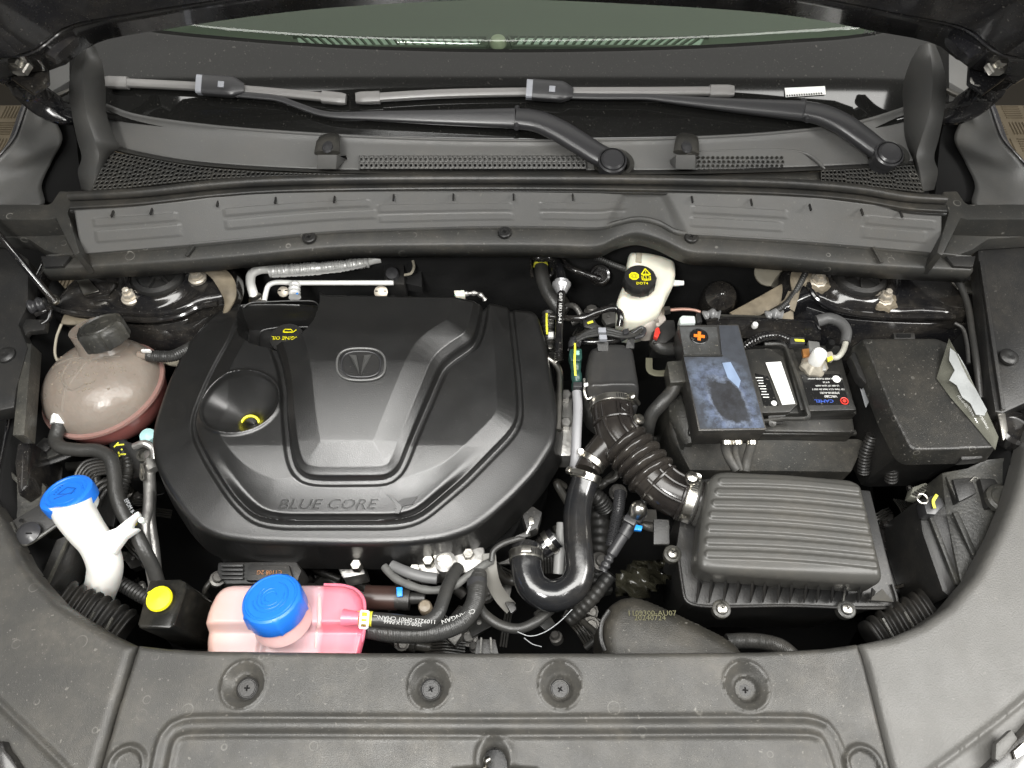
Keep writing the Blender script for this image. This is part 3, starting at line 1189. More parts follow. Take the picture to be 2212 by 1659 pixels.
# ================================================================= front shield
ZS = 0.0
c_out = PL([(296, 1393), (360, 1400), (440, 1405), (780, 1409), (1100, 1410), (1400, 1410), (1640, 1408), (1780, 1401), (1854, 1391), (1870, 1440), (1897, 1550), (1935, 1700), (1975, 1860), (1160, 1860), (1160, 1664), (1096, 1659),
            (1094, 1640), (1086, 1622), (1068, 1612), (1051, 1620), (1043, 1640), (1042, 1659), (980, 1664), (980, 1860), (160, 1860), (212, 1668), (252, 1530)], ZS)
wells = [(525, 1478, 45, 46, 24), (928, 1480, 44, 46, 24), (1210, 1480, 44, 46, 24), (1612, 1482, 47, 48, 24)]
pads = [(272, 1655, 46), (1864, 1655, 46)]
ridge = [P(*p, ZS) for p in ((340, 1700), (352, 1640), (362, 1600), (374, 1582), (400, 1571), (430, 1569), (1100, 1570), (1720, 1569), (1752, 1571), (1780, 1582), (1796, 1610), (1810, 1650), (1822, 1700))]
ridge = [tuple(v[:2]) for v in crom(ridge, 90)]
WC = [(P(a, b, ZS), px(rx, P(a, b, ZS)), px(ry, P(a, b, ZS)), px(q, P(a, b, ZS)), P(a + (4 if a > 1100 else 3) * (1 if a > 1500 or a < 600 else .3), b + 6, ZS)) for a, b, rx, ry, q in wells]
PC = [(P(a, b, ZS), px(r, P(a, b, ZS))) for a, b, r in pads]


def z_shield(X, Y, S):
    Z = np.zeros_like(X) + ZS
    Z += 0.0012 * np.sin(X * 4.0) + 0.004 * sm(Y, .02, -.05) * 0
    d = sdline(X, Y, ridge)
    Z += 0.0030 * np.exp(-((d - .0095) / .0035) ** 2) - .0012 * np.exp(-(d / .0045) ** 2)
    # lowered centre field below the ridge
    for c, rx, ry, q, c2 in WC:
        d = np.hypot((X - c.x) / rx, (Y - c.y) / ry)
        Z += .0022 * np.exp(-((d - 1.03) / .07) ** 2)
        Z -= .0075 * sm(d, 1.0, .48)
        d2 = np.hypot(X - c2.x, Y - c2.y) / q
        Z -= .006 * sm(d2, 1.12, .98)
    for c, r in PC:
        d = np.hypot(X - c.x, Y - c.y) / r
        Z += .004 * sm(d, 1.0, .85) - .006 * sm(d, .74, .6)
    nd = np.hypot(X - P(1068, 1640, 0).x, (Y - P(1068, 1640, 0).y) * .8)
    Z += .003 * np.exp(-((nd - .020) / .004) ** 2) * (Y > P(1068, 1668, 0).y)
    return Z


t = thing('front_shield', 'wide black textured plastic shield over the front carrier with four screw wells', 'trim cover', P(1080, 1560, 0), None)
SH = relief('shield_panel', c_out, z_shield, 0.0022, M['shield'], t, wall=.028, round_=.006)
scr = None
for i, (c, rx, ry, q, c2) in enumerate(WC):
    cc = Vector((c2.x, c2.y, ZS - .0135))
    if scr is None:
        s_ = obj('panel_screw', *lathe([(q * .98, -.002), (q * .98, .002), (q * .86, .003), (q * .80, .0022), (q * .74, .0022), (q * .70, .0030), (0, .0032)], cc, k=32), M['black'], t)
        mb = MB()
        mb.add(box(cc + Vector((0, 0, .0034)), .007, .0018, .001)).add(box(cc + Vector((0, 0, .0035)), .0018, .007, .001))
        mb.build('cross_recess', M['dark'], s_)
        scr = s_
    else:
        d = dup(scr, delta=cc - WL[scr.name])
        d.rotation_euler.z = .5 * i
        ch = [x for x in COL.objects if x.parent == scr][0]
        e = ch.copy()
        COL.objects.link(e)
        e.parent = d
# wing covers either side
def z_wing_l(X, Y, S):
    Z = np.zeros_like(X) + .002
    d = sdline(X, Y, wl_ridge)
    Z += .0038 * np.exp(-(d / .0028) ** 2)
    Z += .012 * sm(np.hypot(X + .25, Y - .5), .45, .9)
    return Z


wl_out = PL([(-500, 880), (-300, 905), (-120, 950), (-50, 1040), (4, 1120), (22, 1160), (44, 1205), (72, 1245), (116, 1294), (169, 1329), (228, 1364), (270, 1384), (290, 1393), (248, 1529), (208, 1668), (155, 1860), (-500, 1860)], .002)
wl_ridge = [tuple(v[:2]) for v in crom(PL([(-200, 1330), (-60, 1450), (0, 1516), (78, 1592), (150, 1664), (230, 1760)], 0), 40)]
tl = thing('wing_cover', 'grey brown plastic corner cover on the tank side with a dark rounded rim', 'trim cover', P(100, 1500, 0), 'corner covers beside the front shield')
relief('corner_panel', wl_out, z_wing_l, 0.003, M['shield'], tl, wall=.03, round_=.011)
wr_out = PL([(2700, 800), (2450, 800), (2260, 850), (2228, 930), (2206, 1020), (2190, 1074), (2163, 1140), (2112, 1238), (2055, 1306), (1994, 1348), (1930, 1375), (1860, 1390), (1876, 1440), (1902, 1550), (1940, 1700), (1980, 1860), (2700, 1860)], .002)
wr_ridge = [tuple(v[:2]) for v in crom(PL([(2400, 1310), (2290, 1430), (2212, 1508), (2100, 1598), (2010, 1664), (1900, 1750)], 0), 40)]
def z_wing_r(X, Y, S):
    Z = np.zeros_like(X) + .002
    d = sdline(X, Y, wr_ridge)
    Z += .0038 * np.exp(-(d / .0028) ** 2)
    Z += .012 * sm(np.hypot(X - .25, Y - .5), .45, .9)
    return Z


M['shieldcleanlit'] = mat('shield_plastic_clean_lit', (0.088, 0.086, 0.081), 0.46, bump=0.4, bscale=480, speck=0.10, dust=0.12, dustcol=(0.17, 0.155, 0.13), rvar=0.05)  # cleaner shield plastic, with that side's stronger light painted into its paler base
tr = thing('wing_cover', 'clean grey corner cover with painted light, beside the air filter box and headlight', 'trim cover', P(2100, 1500, 0), 'corner covers beside the front shield')
relief('corner_panel', wr_out, z_wing_r, 0.003, M['shieldcleanlit'], tr, wall=.03, round_=.011)
# bumper edge pieces and latch in the very corners / notch
t = thing('bonnet_latch', 'steel bonnet latch inside the arched notch of the front shield', 'latch', P(1060, 1660, -.04))
obj('latch_plate', *box(P(1062, 1668, -.05), .09, .05, .004), M['black'], t)
obj('latch_spring', *tube([P(1050 + 7 * math.cos(a * 1.0), 1664 + 5 * math.sin(a), -.045 + a * .0009) for a in np.arange(0, 25, .5)], .0017, n=220, k=6), M['steel'], t)
obj('latch_hook', *tube([P(1048, 1664, -.04), P(1050, 1645, -.03), P(1058, 1640, -.03)], .004, n=12), M['steel'], t)
t = thing('headlamp', 'dark headlamp edge at the far corner beyond the tank side cover', 'headlamp', P(0, 1640, -.02), 'headlamps at the front corners')
obj('lamp_lens', *slab(PL([(-80, 1600), (4, 1600), (12, 1622), (22, 1632), (46, 1672), (60, 1760), (-100, 1760)], .018), .06), M['paint'], t, bevel=.003)
t = thing('headlamp', 'headlamp corner with bright chrome piece beside the clean corner cover', 'headlamp', P(2190, 1620, -.02), 'headlamps at the front corners')
obj('lamp_lens', *slab(PL([(2260, 1520), (2212, 1578), (2178, 1612), (2150, 1640), (2120, 1668), (2110, 1760), (2300, 1760)], .018), .06), M['paint'], t, bevel=.003)
obj('chrome_trim', *slab(PL([(2214, 1602), (2190, 1622), (2196, 1640), (2216, 1628)], .024), .004), M['steel'], t, bevel=.001)
obj('lamp_bracket', *slab(PL([(2186, 1575), (2152, 1606), (2150, 1640), (2160, 1646), (2200, 1596)], .026), .01), M['shieldcleanlit'], t, bevel=.003)

# ================================================================= bay side structure
# left inner wing, apron, and strut tower
def wall_strip(name, top, drop, mat_, parent, thick=.004, n=40):
    T = crom([P(*p) for p in top], n)
    B = [p + Vector((0, 0, -drop)) for p in T]
    return sheet(name, [T, B], n, mat_, parent, thick=thick, straight=True, up=Vector((0, -1, 0)))


t = thing('inner_wing', 'black painted inner wing and strut tower beside the round expansion tank', 'body panel', P(150, 800, -.2), 'painted inner wings')
# tower top
tw = PL([(100, 662, -.035), (150, 596, -.03), (230, 560, -.02), (330, 535, -.015), (480, 540, -.02), (505, 600, -.03), (492, 640, -.04), (440, 662, -.045), (395, 682, -.05), (330, 690, -.05), (250, 684, -.05), (170, 680, -.045)])
def towz(c, R, z0):
    def f(X, Y, S):
        d = np.hypot(X - c.x, Y - c.y)
        Z = z0 + .012 * sm(d, R * 1.5, R * 1.05) - .012 * sm(d, R * 1.02, R * .9)
        Z += .003 * np.sin(X * 40 + Y * 23) * sm(d, R, R * 2) + .004 * np.sin(X * 23 - Y * 31) * sm(d, R, R * 2)
        return Z
    return f
cl_ = P(342, 592, -.03)
relief('strut_tower', rnd(tw, 60), towz(cl_, px(60, cl_), -.040), .004, M['paint'], t, wall=.02, round_=.014, flare=.004)
wall_strip('tower_face', [(96, 668, -.06), (170, 690, -.06), (250, 700, -.06), (330, 704, -.06), (395, 694, -.06), (440, 674, -.06), (496, 648, -.06)], .35, M['paint'], t)
# bright pressed edge
obj('pressed_edge', *tube(PL([(100, 660, -.036), (150, 676, -.042), (190, 680, -.044), (260, 688, -.045), (330, 691, -.045), (390, 682, -.045), (430, 663, -.043), (470, 655, -.04)]), .0055, n=50, k=10), M['paint'], t)
# apron wall down the side
sheet('side_apron', [PL([(96, 560, .0), (60, 640, -.02), (35, 740, -.03), (20, 900, -.05), (0, 1010, -.06), (-30, 1100, -.06)]), PL([(130, 640, -.10), (110, 700, -.14), (100, 800, -.16), (95, 900, -.2), (100, 1000, -.24), (80, 1100, -.26)]),
      PL([(150, 640, -.3), (140, 700, -.35), (130, 800, -.4), (130, 900, -.42), (140, 1000, -.42), (140, 1100, -.42)])], 40, M['paint'], t, thick=.004, up=Vector((1, 0, 0)), m=14)
# plastic side panel with clip, standing plate
obj('side_panel', *slab(PL([(-60, 500, .01), (40, 545, .01), (62, 560, .01), (60, 660, .0), (40, 700, -.0), (60, 750, -.0), (35, 840, -.0), (30, 880, .0), (-60, 900, .0)]), .03), M['black'], t, bevel=.004)
obj('standing_plate', *slab(PL([(48, 742, -.002), (68, 742, -.002), (52, 940, -.002), (27, 940, -.002)]), .03), M['scuffed'], t, bevel=.001)
c_ = P(12, 766, .004)
pc = obj('push_clip', *lathe([(.014, -.004), (.014, .001), (.010, .004), (.006, .0045), (0, .003)], c_, k=20), M['black'], t)
for (a, b) in (((300, 640), (300, 900)),):
    pass
obj('gutter_channel', *slab(PL([(52, 945, -.04), (36, 958, -.04), (30, 1000, -.04), (38, 1070, -.04), (60, 1050, -.04), (64, 950, -.04)]), .1), M['paint'], t, bevel=.006)
obj('sealer_smear', *sweep(PL([(136, 690, -.040), (160, 694, -.045), (205, 696, -.048)]), lambda q: .010 - .006 * q, .004, n=14, k=10), M['sealer'], t)
obj('sealer_smear', *sweep(PL([(446, 576, -.020), (480, 600, -.030), (496, 640, -.038), (486, 680, -.06)]), lambda q: .009 + .007 * math.sin(q * 4), .005, n=26, k=10), M['sealer'], t)
for bx in ((281, 640, -.032), (425, 596, -.028)):
    p = P(*bx)
    b = obj('tower_bolt', *lathe([(.015, -.008), (.016, -.002), (.0125, .0), (.0125, .002)], p, k=20), M['bolt'], t)
    obj('hex_nut', *lathe([(.0105, .001), (.0105, .009), (.009, .011), (.006, .011), (.006, .019), (.004, .021), (0, .021)], p, k=6), M['bolt'], b)
cap = obj('strut_cap', *lathe([(.047, -.02), (.048, -.004), (.044, .004), (.036, .007), (.034, .001), (.014, .001), (.012, .006), (0, .007)], cl_, k=48), M['black'], t)
for k in range(6):
    a = k * math.pi / 3 + .3
    obj('cap_rib', *bar(cl_ + Vector((.013 * math.cos(a), .013 * math.sin(a), .004)), cl_ + Vector((.036 * math.cos(a), .036 * math.sin(a), .005)), .004, .005), M['black'], cap)
# bright sheet seen under the ledge
obj('cross_brace', *slab(PL([(165, 600, -.03), (205, 600, -.03), (250, 612, -.03), (232, 632, -.03), (182, 640, -.03), (170, 625, -.03)]), .008), M['paint'], t, bevel=.003)
obj('reflective_gusset', *slab(PL([(166, 606, -.022), (190, 602, -.022), (212, 626, -.022), (180, 636, -.022)]), .004), M['steel'], t, bevel=.001)

t = thing('inner_wing', 'black painted inner wing and strut tower behind the fuse box', 'body panel', P(2000, 760, -.2), 'painted inner wings')
tw = PL([(1696, 668, -.04), (1690, 610, -.03), (1700, 560, -.02), (1860, 535, -.015), (1990, 555, -.02), (2070, 575, -.025), (2100, 640, -.035), (2090, 684, -.045), (1980, 684, -.05), (1900, 683, -.05), (1820, 676, -.05), (1750, 650, -.045)])
cr_ = P(1858, 592, -.03)
relief('strut_tower', rnd(tw, 60), towz(cr_, px(62, cr_), -.040), .004, M['paint'], t, wall=.02, round_=.014, flare=.004)
wall_strip('tower_face', [(1700, 650, -.06), (1760, 670, -.06), (1820, 688, -.06), (1900, 696, -.06), (2000, 700, -.06), (2100, 700, -.06)], .35, M['paint'], t)
obj('pressed_edge', *tube(PL([(1745, 612, -.034), (1760, 640, -.038), (1790, 662, -.043), (1840, 676, -.045), (1920, 683, -.045), (2010, 684, -.044), (2062, 684, -.042)]), .0055, n=50, k=10), M['paint'], t)
sheet('side_apron', [PL([(2110, 560, .0), (2150, 640, -.02), (2180, 740, -.03), (2200, 900, -.05), (2212, 1010, -.06)]), PL([(2085, 640, -.10), (2090, 700, -.14), (2105, 800, -.16), (2110, 900, -.2), (2110, 1000, -.24)]),
      PL([(2050, 640, -.3), (2060, 700, -.35), (2080, 800, -.4), (2080, 900, -.42), (2080, 1000, -.42)])], 40, M['paint'], t, thick=.004, up=Vector((-1, 0, 0)), m=14)
obj('side_panel', *slab(PL([(2112, 540, .012), (2128, 512, .014), (2290, 500, .014), (2290, 860, .0), (2212, 872, .0), (2168, 892, -.002), (2150, 890, -.002), (2136, 800, .0)]), .03), M['black'], t, bevel=.004)
obj('panel_fold', *bar(P(2118, 566, .016), P(2166, 886, .002), .006, .006), M['black'], t, bevel=.001)
obj('push_clip', *lathe([(.014, -.004), (.014, .001), (.010, .004), (.006, .0045), (0, .003)], P(2180, 770, .010), k=20), M['black'], t)
obj('steel_lip', *slab(PL([(2155, 892, -.006), (2172, 892, -.006), (2178, 930, -.01), (2168, 952, -.01)]), .006), M['steel'], t, bevel=.001)
obj('round_mount', *lathe([(.03, -.02), (.03, 0), (.024, .004), (.022, -.004), (0, -.006)], P(2198, 925, -.02), k=24), M['paint'], t)
for bx in ((1768, 604, -.028), (1911, 643, -.032)):
    p = P(*bx)
    obj('sealer_ring', *lathe([(.024, -.006), (.021, -.001), (.014, .001)], p - Vector((0, 0, .002)), k=22, rib=lambda j, i: 1 + .12 * math.sin(j * 2.3)), M['sealer'], t)
    b = obj('tower_bolt', *lathe([(.015, -.008), (.016, -.002), (.0125, .0), (.0125, .002)], p, k=20), M['bolt'], t)
    obj('hex_nut', *lathe([(.0105, .001), (.0105, .009), (.009, .011), (.006, .011), (.006, .019), (.004, .021), (0, .021)], p, k=6), M['bolt'], b)
cap = obj('strut_cap', *lathe([(.047, -.02), (.048, -.004), (.044, .004), (.036, .007), (.034, .001), (.014, .001), (.012, .006), (0, .007)], cr_, k=48), M['black'], t)
for k in range(6):
    a = k * math.pi / 3 + .3
    obj('cap_rib', *bar(cr_ + Vector((.013 * math.cos(a), .013 * math.sin(a), .004)), cr_ + Vector((.036 * math.cos(a), .036 * math.sin(a), .005)), .004, .005), M['black'], cap)
obj('sealer_smear', *sweep(PL([(1742, 574, -.02), (1722, 610, -.03), (1716, 640, -.038), (1700, 664, -.05)]), lambda q: .012 + .005 * math.sin(q * 7), .005, n=26, k=10), M['sealer'], t)
obj('reflective_gusset', *slab(PL([(2052, 606, -.022), (2062, 600, -.022), (2124, 610, -.022), (2128, 632, -.022), (2110, 638, -.022), (2070, 622, -.022)]), .004), M['steel'], t, bevel=.001)
obj('body_strap', *sweep(PL([(1588, 690, -.06), (1640, 662, -.055), (1700, 628, -.05)]), lambda q: .016, .003, e=4, n=16, k=10), M['sealer'], t)
obj('body_strap', *sweep(PL([(1700, 690, -.06), (1702, 660, -.05), (1712, 632, -.04)]), lambda q: .011 - .003 * q, .003, e=4, n=12, k=10), M['sealer'], t)

# outer wings (fenders) with their plastic gutters
for s in (0, 1):
    mx = (lambda p: p) if s == 0 else (lambda p: (2196 - p[0],) + tuple(p[1:]))
    t = thing('fender', 'grey fender gutter with floor tiles beyond it, ' + ('on the coolant tank side' if s == 0 else 'on the fuse box side'), 'fender', P(*mx((60, 360, .05))), 'fenders beside the engine bay')
    out = [mx(p) for p in [(115, 128, .13), (86, 175, .11), (60, 225, .10), (46, 265, .09), (32, 300, .085), (0, 338, .08), (-60, 400, .06), (-140, 470, .05), (-230, 560, .04)]]
    midr = [mx(p) for p in [(140, 128, .13), (108, 175, .11), (86, 228, .09), (76, 275, .075), (62, 325, .065), (20, 372, .055), (-30, 440, .045), (-100, 500, .04), (-180, 600, .03)]]
    inn = [mx(p) for p in [(168, 102, .14), (150, 175, .11), (118, 245, .07), (135, 300, .05), (112, 350, .03), (90, 400, .02), (96, 440, .01), (60, 470, .0), (20, 540, .0)]]
    sheet('wing_gutter', [PL(out), PL(midr), PL(inn)], 60, M['endtrim'], t, thick=.004, m=16, smooth=60)
    sheet('painted_edge', [[p + Vector((0, 0, .004)) for p in PL(out)], [p + Vector(((-.02 if s == 0 else .02), 0, -.01)) for p in PL(out)], [p + Vector(((-.035 if s == 0 else .035), 0, -.10)) for p in PL(out)]], 60, M['hood'], t, thick=.003)
    # dark channel between gutter and scuttle end
    ch = [mx(p) for p in [(118, 240, .04), (150, 240, .04), (165, 300, .03), (176, 420, .02), (120, 440, .0), (85, 430, .0)]]
    obj('drain_channel', *slab(PL(ch), .06), M['dark'], t)
    obj('corner_glass_trim', *slab([P(*mx(p)) for p in ((117, 203, .16), (158, 186, .17), (160, 190, .17), (119, 209, .16))], .006), M['steel'], t, bevel=.001)
    # horizontal bracket that closes the end of the scuttle cover
    t = thing('scuttle_end_bracket', 'dark grey moulded bracket closing the scuttle cover end, ' + ('above the gas strut' if s == 0 else 'above the fuse box side panel'), 'bracket', P(*mx((100, 480, .06))), 'brackets at the scuttle cover ends')
    top = [mx(p) for p in [(-120, 440, .088), (104, 441, .088), (112, 436, .088), (128, 412, .09), (158, 413, .09), (160, 425, .09), (150, 447, .088), (146, 458, .086), (172, 545, .075), (160, 552, .073), (120, 470, .086), (106, 474, .086), (-120, 474, .086)]]
    obj('bracket_body', *slab(PL(top), .05), M['scuffed'] if False else M['ledge'], t, bevel=.003)
    dn = [mx(p) for p in [(-120, 478, .05), (110, 478, .05), (128, 480, .05), (160, 550, .045), (130, 552, .044), (96, 540, .044), (60, 516, .045), (-120, 505, .046)]]
    obj('bracket_skirt', *slab(PL(dn), .03), M['ledge'], t, bevel=.004)
    ft = [mx(p) for p in [(88, 553, .044), (152, 553, .044), (135, 574, .042), (94, 576, .042)]]
    obj('bracket_foot', *slab(PL(ft), .006), M['black'], t, bevel=.001)
    # hinge arm
    t = thing('hinge_assembly', 'curved glossy black bonnet hinge arm with one bright bolt, ' + ('nearest the expansion tank corner' if s == 0 else 'nearest the serial sticker corner'), 'hinge', P(*mx((60, 180, .22))), 'bonnet hinges')
    hp = [P(*mx(p)) for p in [(-140, 100, .30), (-40, 120, .28), (20, 150, .26), (60, 190, .22), (95, 222, .19), (130, 240, .17), (165, 248, .15)]]
    obj('hinge_arm', *sweep(hp, lambda q: .028 - .006 * q, lambda q: .009, up=(0, -.4, 1), k=16, e=3.5, n=50), M['paint'], t)
    hp2 = [p + Vector((0, -.004, .010)) for p in hp]
    obj('hinge_rib', *sweep(hp2, .005, .005, up=(0, -.4, 1), k=10, n=50), M['paint'], t)
    bp_ = P(*mx((38, 136, .30)))
    b = obj('hinge_bolt', *lathe([(.015, -.012), (.016, -.002), (.014, 0), (.0085, .001), (.0085, .009), (.007, .011), (0, .011)], bp_, ax=(0, -.5, 1), k=6), M['steel'], t)
    obj('hinge_plate', *slab([P(*mx(p)) for p in ((0, 96, .29), (100, 118, .285), (104, 176, .27), (70, 200, .26), (0, 150, .27))], .008), M['paint'], t, bevel=.003)
    obj('pillar_base', *slab([P(*mx(p)) for p in ((105, 140, .15), (164, 104, .17), (160, 168, .16), (106, 200, .145))], .05), M['cowl'], t, bevel=.003)

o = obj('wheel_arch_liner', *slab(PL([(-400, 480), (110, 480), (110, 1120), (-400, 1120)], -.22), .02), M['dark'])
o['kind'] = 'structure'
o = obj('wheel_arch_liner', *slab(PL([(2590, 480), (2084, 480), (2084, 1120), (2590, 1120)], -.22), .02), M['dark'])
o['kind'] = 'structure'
# bonnet prop and cable details at the sides
t = thing('gas_strut', 'thin black gas strut leaning against the inner wing above the expansion tank', 'strut', P(60, 580, 0))
obj('strut_rod', *tube(PL([(-60, 440, .14), (20, 535, .07), (118, 652, -.005)]), .0055, n=20), M['paint'], t)
obj('ball_socket', *lathe([(.006, -.01), (.009, -.006), (.009, .008), (.005, .012), (0, .012)], P(116, 648, -.01), ax=(.5, -.5, .6), k=18), M['steel'], t)
t = thing('striker_fitting', 'small steel buffer and clip on the inner wing beneath the gas strut', 'fitting', P(90, 665, -.03))
obj('rubber_buffer', *tube(PL([(64, 664, .0), (98, 655, .0)]), lambda q: .011 + .002 * math.sin(q * 12), n=20), M['armblack'], t)
obj('fitting_plate', *slab(PL([(38, 688, -.01), (100, 690, -.01), (96, 712, -.01), (60, 716, -.01), (40, 742, -.01), (28, 705, -.01)]), .012), M['black'], t, bevel=.002)
obj('release_clip', *tube(PL([(78, 680, .0), (96, 672, .004), (108, 664, 0), (104, 690, -.01), (90, 700, -.01)]), .0035, n=26), M['paint'], t)
obj('pale_wire', *tube(PL([(133, 700, -.03), (122, 730, -.04), (120, 770, -.05), (132, 790, -.06), (140, 812, -.08)]), .0022, n=24), M['beige'], t)
t = thing('release_cable', 'thin black bonnet cable hanging down beside the fuse box', 'cable', P(2100, 700, 0))
obj('cable_sheath', *tube(PL([(2040, 590, -.01), (2066, 606, -.01), (2088, 650, -.012), (2100, 720, -.014), (2110, 790, -.016), (2118, 860, -.03)]), .0052, n=50), M['rubber'], t)
obj('cable_tail', *tube(PL([(2062, 698, -.01), (2078, 708, -.01), (2088, 740, -.012), (2092, 785, -.014)]), .003, n=30), M['rubber'], t)
# ================================================================= bay side walls, low dark structure
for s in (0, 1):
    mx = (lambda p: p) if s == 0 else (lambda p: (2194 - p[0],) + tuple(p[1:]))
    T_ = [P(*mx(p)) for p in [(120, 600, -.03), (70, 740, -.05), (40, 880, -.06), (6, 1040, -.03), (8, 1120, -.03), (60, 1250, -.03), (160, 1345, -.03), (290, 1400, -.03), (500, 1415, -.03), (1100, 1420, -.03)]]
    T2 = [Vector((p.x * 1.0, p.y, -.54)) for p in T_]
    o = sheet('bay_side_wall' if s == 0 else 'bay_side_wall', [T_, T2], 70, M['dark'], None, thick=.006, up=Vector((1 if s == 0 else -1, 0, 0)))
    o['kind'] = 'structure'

# ================================================================= engine cover
ZC = -0.055
co = PL([(500, 652), (489, 656), (454, 677), (398, 743), (360, 821), (330, 908), (324, 950), (330, 1000), (352, 1045), (390, 1105), (425, 1143), (470, 1164), (540, 1174), (640, 1177), (778, 1179), (880, 1177), (963, 1167), (1020, 1148), (1060, 1118), (1110, 1072),
         (1160, 1018), (1200, 955), (1207, 890), (1193, 810), (1178, 729), (1161, 672), (1147, 659, -.045), (1100, 649, -.035), (1052, 645, -.03), (1040, 638, -.0), (1000, 637, .0), (698, 634, .0), (688, 650, -.05), (600, 650, -.055)], ZC)
ci = resample([Vector(p) for p in co], 260, closed=True)
# light corner rounding
for _ in range(3):
    ci = [(ci[i - 1] + ci[i] * 2 + ci[(i + 1) % len(ci)]) / 4 for i in range(len(ci))]


def W2(pts, z):
    return [tuple(P(p[0], p[1], z if isinstance(z, float) else float(np.interp(p[1], z[0], z[1])))[:2]) for p in pts]


def soft(pts, n=160, it=4):
    q = resample([Vector((p[0], p[1], 0)) for p in pts], n, closed=True)
    for _ in range(it):
        q = [(q[i - 1] + q[i] * 2 + q[(i + 1) % n]) / 4 for i in range(n)]
    return q


Mp = soft(W2([(517, 560), (517, 659), (500, 715), (457, 790), (416, 885), (413, 925), (446, 990), (500, 1072), (548, 1121), (600, 1131), (860, 1131), (905, 1121), (1000, 1036), (1106, 926), (1121, 900), (1117, 817), (1100, 655), (1092, 560)], ([600, 900, 1030, 1131], [-.030, -.030, -.035, -.052])))
Sp = soft(W2([(560, 560), (575, 700), (606, 780), (617, 830), (621, 905), (630, 985), (640, 1018), (660, 1029), (700, 1031), (838, 1030), (856, 1020), (870, 995), (914, 888), (955, 788), (985, 764), (1024, 738), (1034, 700), (1042, 650), (1046, 560)], ([600, 750, 1030], [-.010, -.016, -.030])), 180, 4)
Ra = soft(PL([(517, 560, -.055), (516, 655, -.055), (507, 695, -.045), (519, 730, -.040), (545, 750, -.036), (600, 757, -.028), (640, 748, -.012), (662, 728, -.005), (680, 700, .0), (692, 655, -.0), (694, 560, -.05)]), 140, 2)
Rb = soft(W2([(562, 722), (566, 712), (600, 708), (676, 707), (664, 728), (640, 744), (600, 755), (566, 753)], -.06), 80, 2)
fc = P(523, 878, -.042)
frx, fry = px(87, fc), px(76, fc)
yR1, yR2 = P(600, 656, -.056).y, P(600, 712, -.104).y
yT, yB = P(780, 640, -.03).y, P(780, 1176, -.05).y


def z_cover(X, Y, S):
    t = (Y - yB) / (yT - yB)
    Z = np.full_like(X, ZC)
    Z = Z + .010 * sm(S, 0, .09)
    s1, _, _ = sdpoly(X, Y, Mp)
    s2, _, _ = sdpoly(X, Y, Sp)
    Z = Z + .0075 * sm(s1, 0, .0035) + .0125 * np.clip((s1 - .003) / (.030 + .035 * np.exp(-((X - P(740, 1000, -.04).x) / .13) ** 4) * sm(t, .5, .3)), 0, 1) - .004 * sm(s1, -.010, -.005) * sm(s1, .002, -.001)
    front = sm(t, .36, .02) * .5 + np.clip((.34 - t) / .28, 0, 1) * .5
    Z = Z + sm(s1, 0, .02) * (-.026 * front)
    h = .037 - .028 * np.clip((.64 - t) / .40, 0, 1) ** 1.35
    Z = Z + h * (.34 * sm(s2, 0, .0035) + .34 * np.clip((s2 - .003) / .011, 0, 1) + .32 * np.clip((s2 - .013) / .035, 0, 1)) - .005 * sm(s2, -.012, -.006) * sm(s2, .002, -.001)
    # gentle hollow folds on the flank
    pass
    # funnel
    d = np.hypot((X - fc.x) / frx, (Y - fc.y) / fry)
    Z = Z + .003 * np.exp(-((d - 1.0) / .05) ** 2)
    Z = Z - .080 * np.clip(1 - d, 0, 1) ** .85 * sm(d, 1.0, .93)
    ra, _, _ = sdpoly(X, Y, Ra)
    rb, _, _ = sdpoly(X, Y, Rb)
    zr = -.056 - .050 * np.clip((yR1 - Y) / (yR1 - yR2), 0, 1)
    zr = np.where(S < .004, -.056, zr)
    Z = np.where(ra > 0, Z * (1 - sm(ra, 0, .0035)) + zr * sm(ra, 0, .0035), Z)
    return Z


def coverz(x, y):
    X = np.array([[x]])
    Y = np.array([[y]])
    S, _, _ = sdpoly(X, Y, ci)
    return float(z_cover(X, Y, np.maximum(S, 0))[0, 0])


def CP(px_, py_, h=0.0):
    z = -.04
    for _ in range(6):
        p = P(px_, py_, z)
        z = coverz(p.x, p.y)
    p = P(px_, py_, z)
    p.z = z + h
    return p


t = thing('engine_cover', 'large black plastic engine cover with BLUE CORE lettering and a dipstick funnel', 'engine cover', P(770, 900, -.05))
relief('cover_shell', ci, z_cover, 0.00125, M['cover'], t, wall=.062, flare=.014, round_=.011)
# back hood of the raised spine (small upstanding rear wall)
# emblem: rounded ring with a V
e0_, ex_, ey_ = CP(780, 787), CP(832, 787), CP(780, 753)
ux = (ex_ - e0_)
uy = (ey_ - e0_)
nrm = ux.cross(uy).normalized()
pts = []
for k in range(64):
    a = 2 * math.pi * k / 64
    ca, sa = math.cos(a), math.sin(a)
    pts.append(e0_ + ux * math.copysign(abs(ca) ** .72, ca) + uy * math.copysign(abs(sa) ** .72, sa) + nrm * .0008)
em = obj('emblem_ring', *tube(pts + [pts[0]], .0020, n=90, k=8, cap=False), mat('emblem_rim', (.10, .10, .098), .25), t)
pts2 = [e0_ + (p - e0_) * .80 for p in pts]
obj('emblem_inner_ring', *tube(pts2 + [pts2[0]], .0014, n=90, k=8, cap=False), M['armblack'], em)
M['emblem'] = mat('emblem_grey', (0.03, 0.03, 0.03), 0.25)
obj('emblem_plate', *prism([e0_ + (p - e0_) * .76 + nrm * .0004 for p in pts[::2]], [e0_ + (p - e0_) * .76 - nrm * .001 for p in pts[::2]]), M['black'], em)


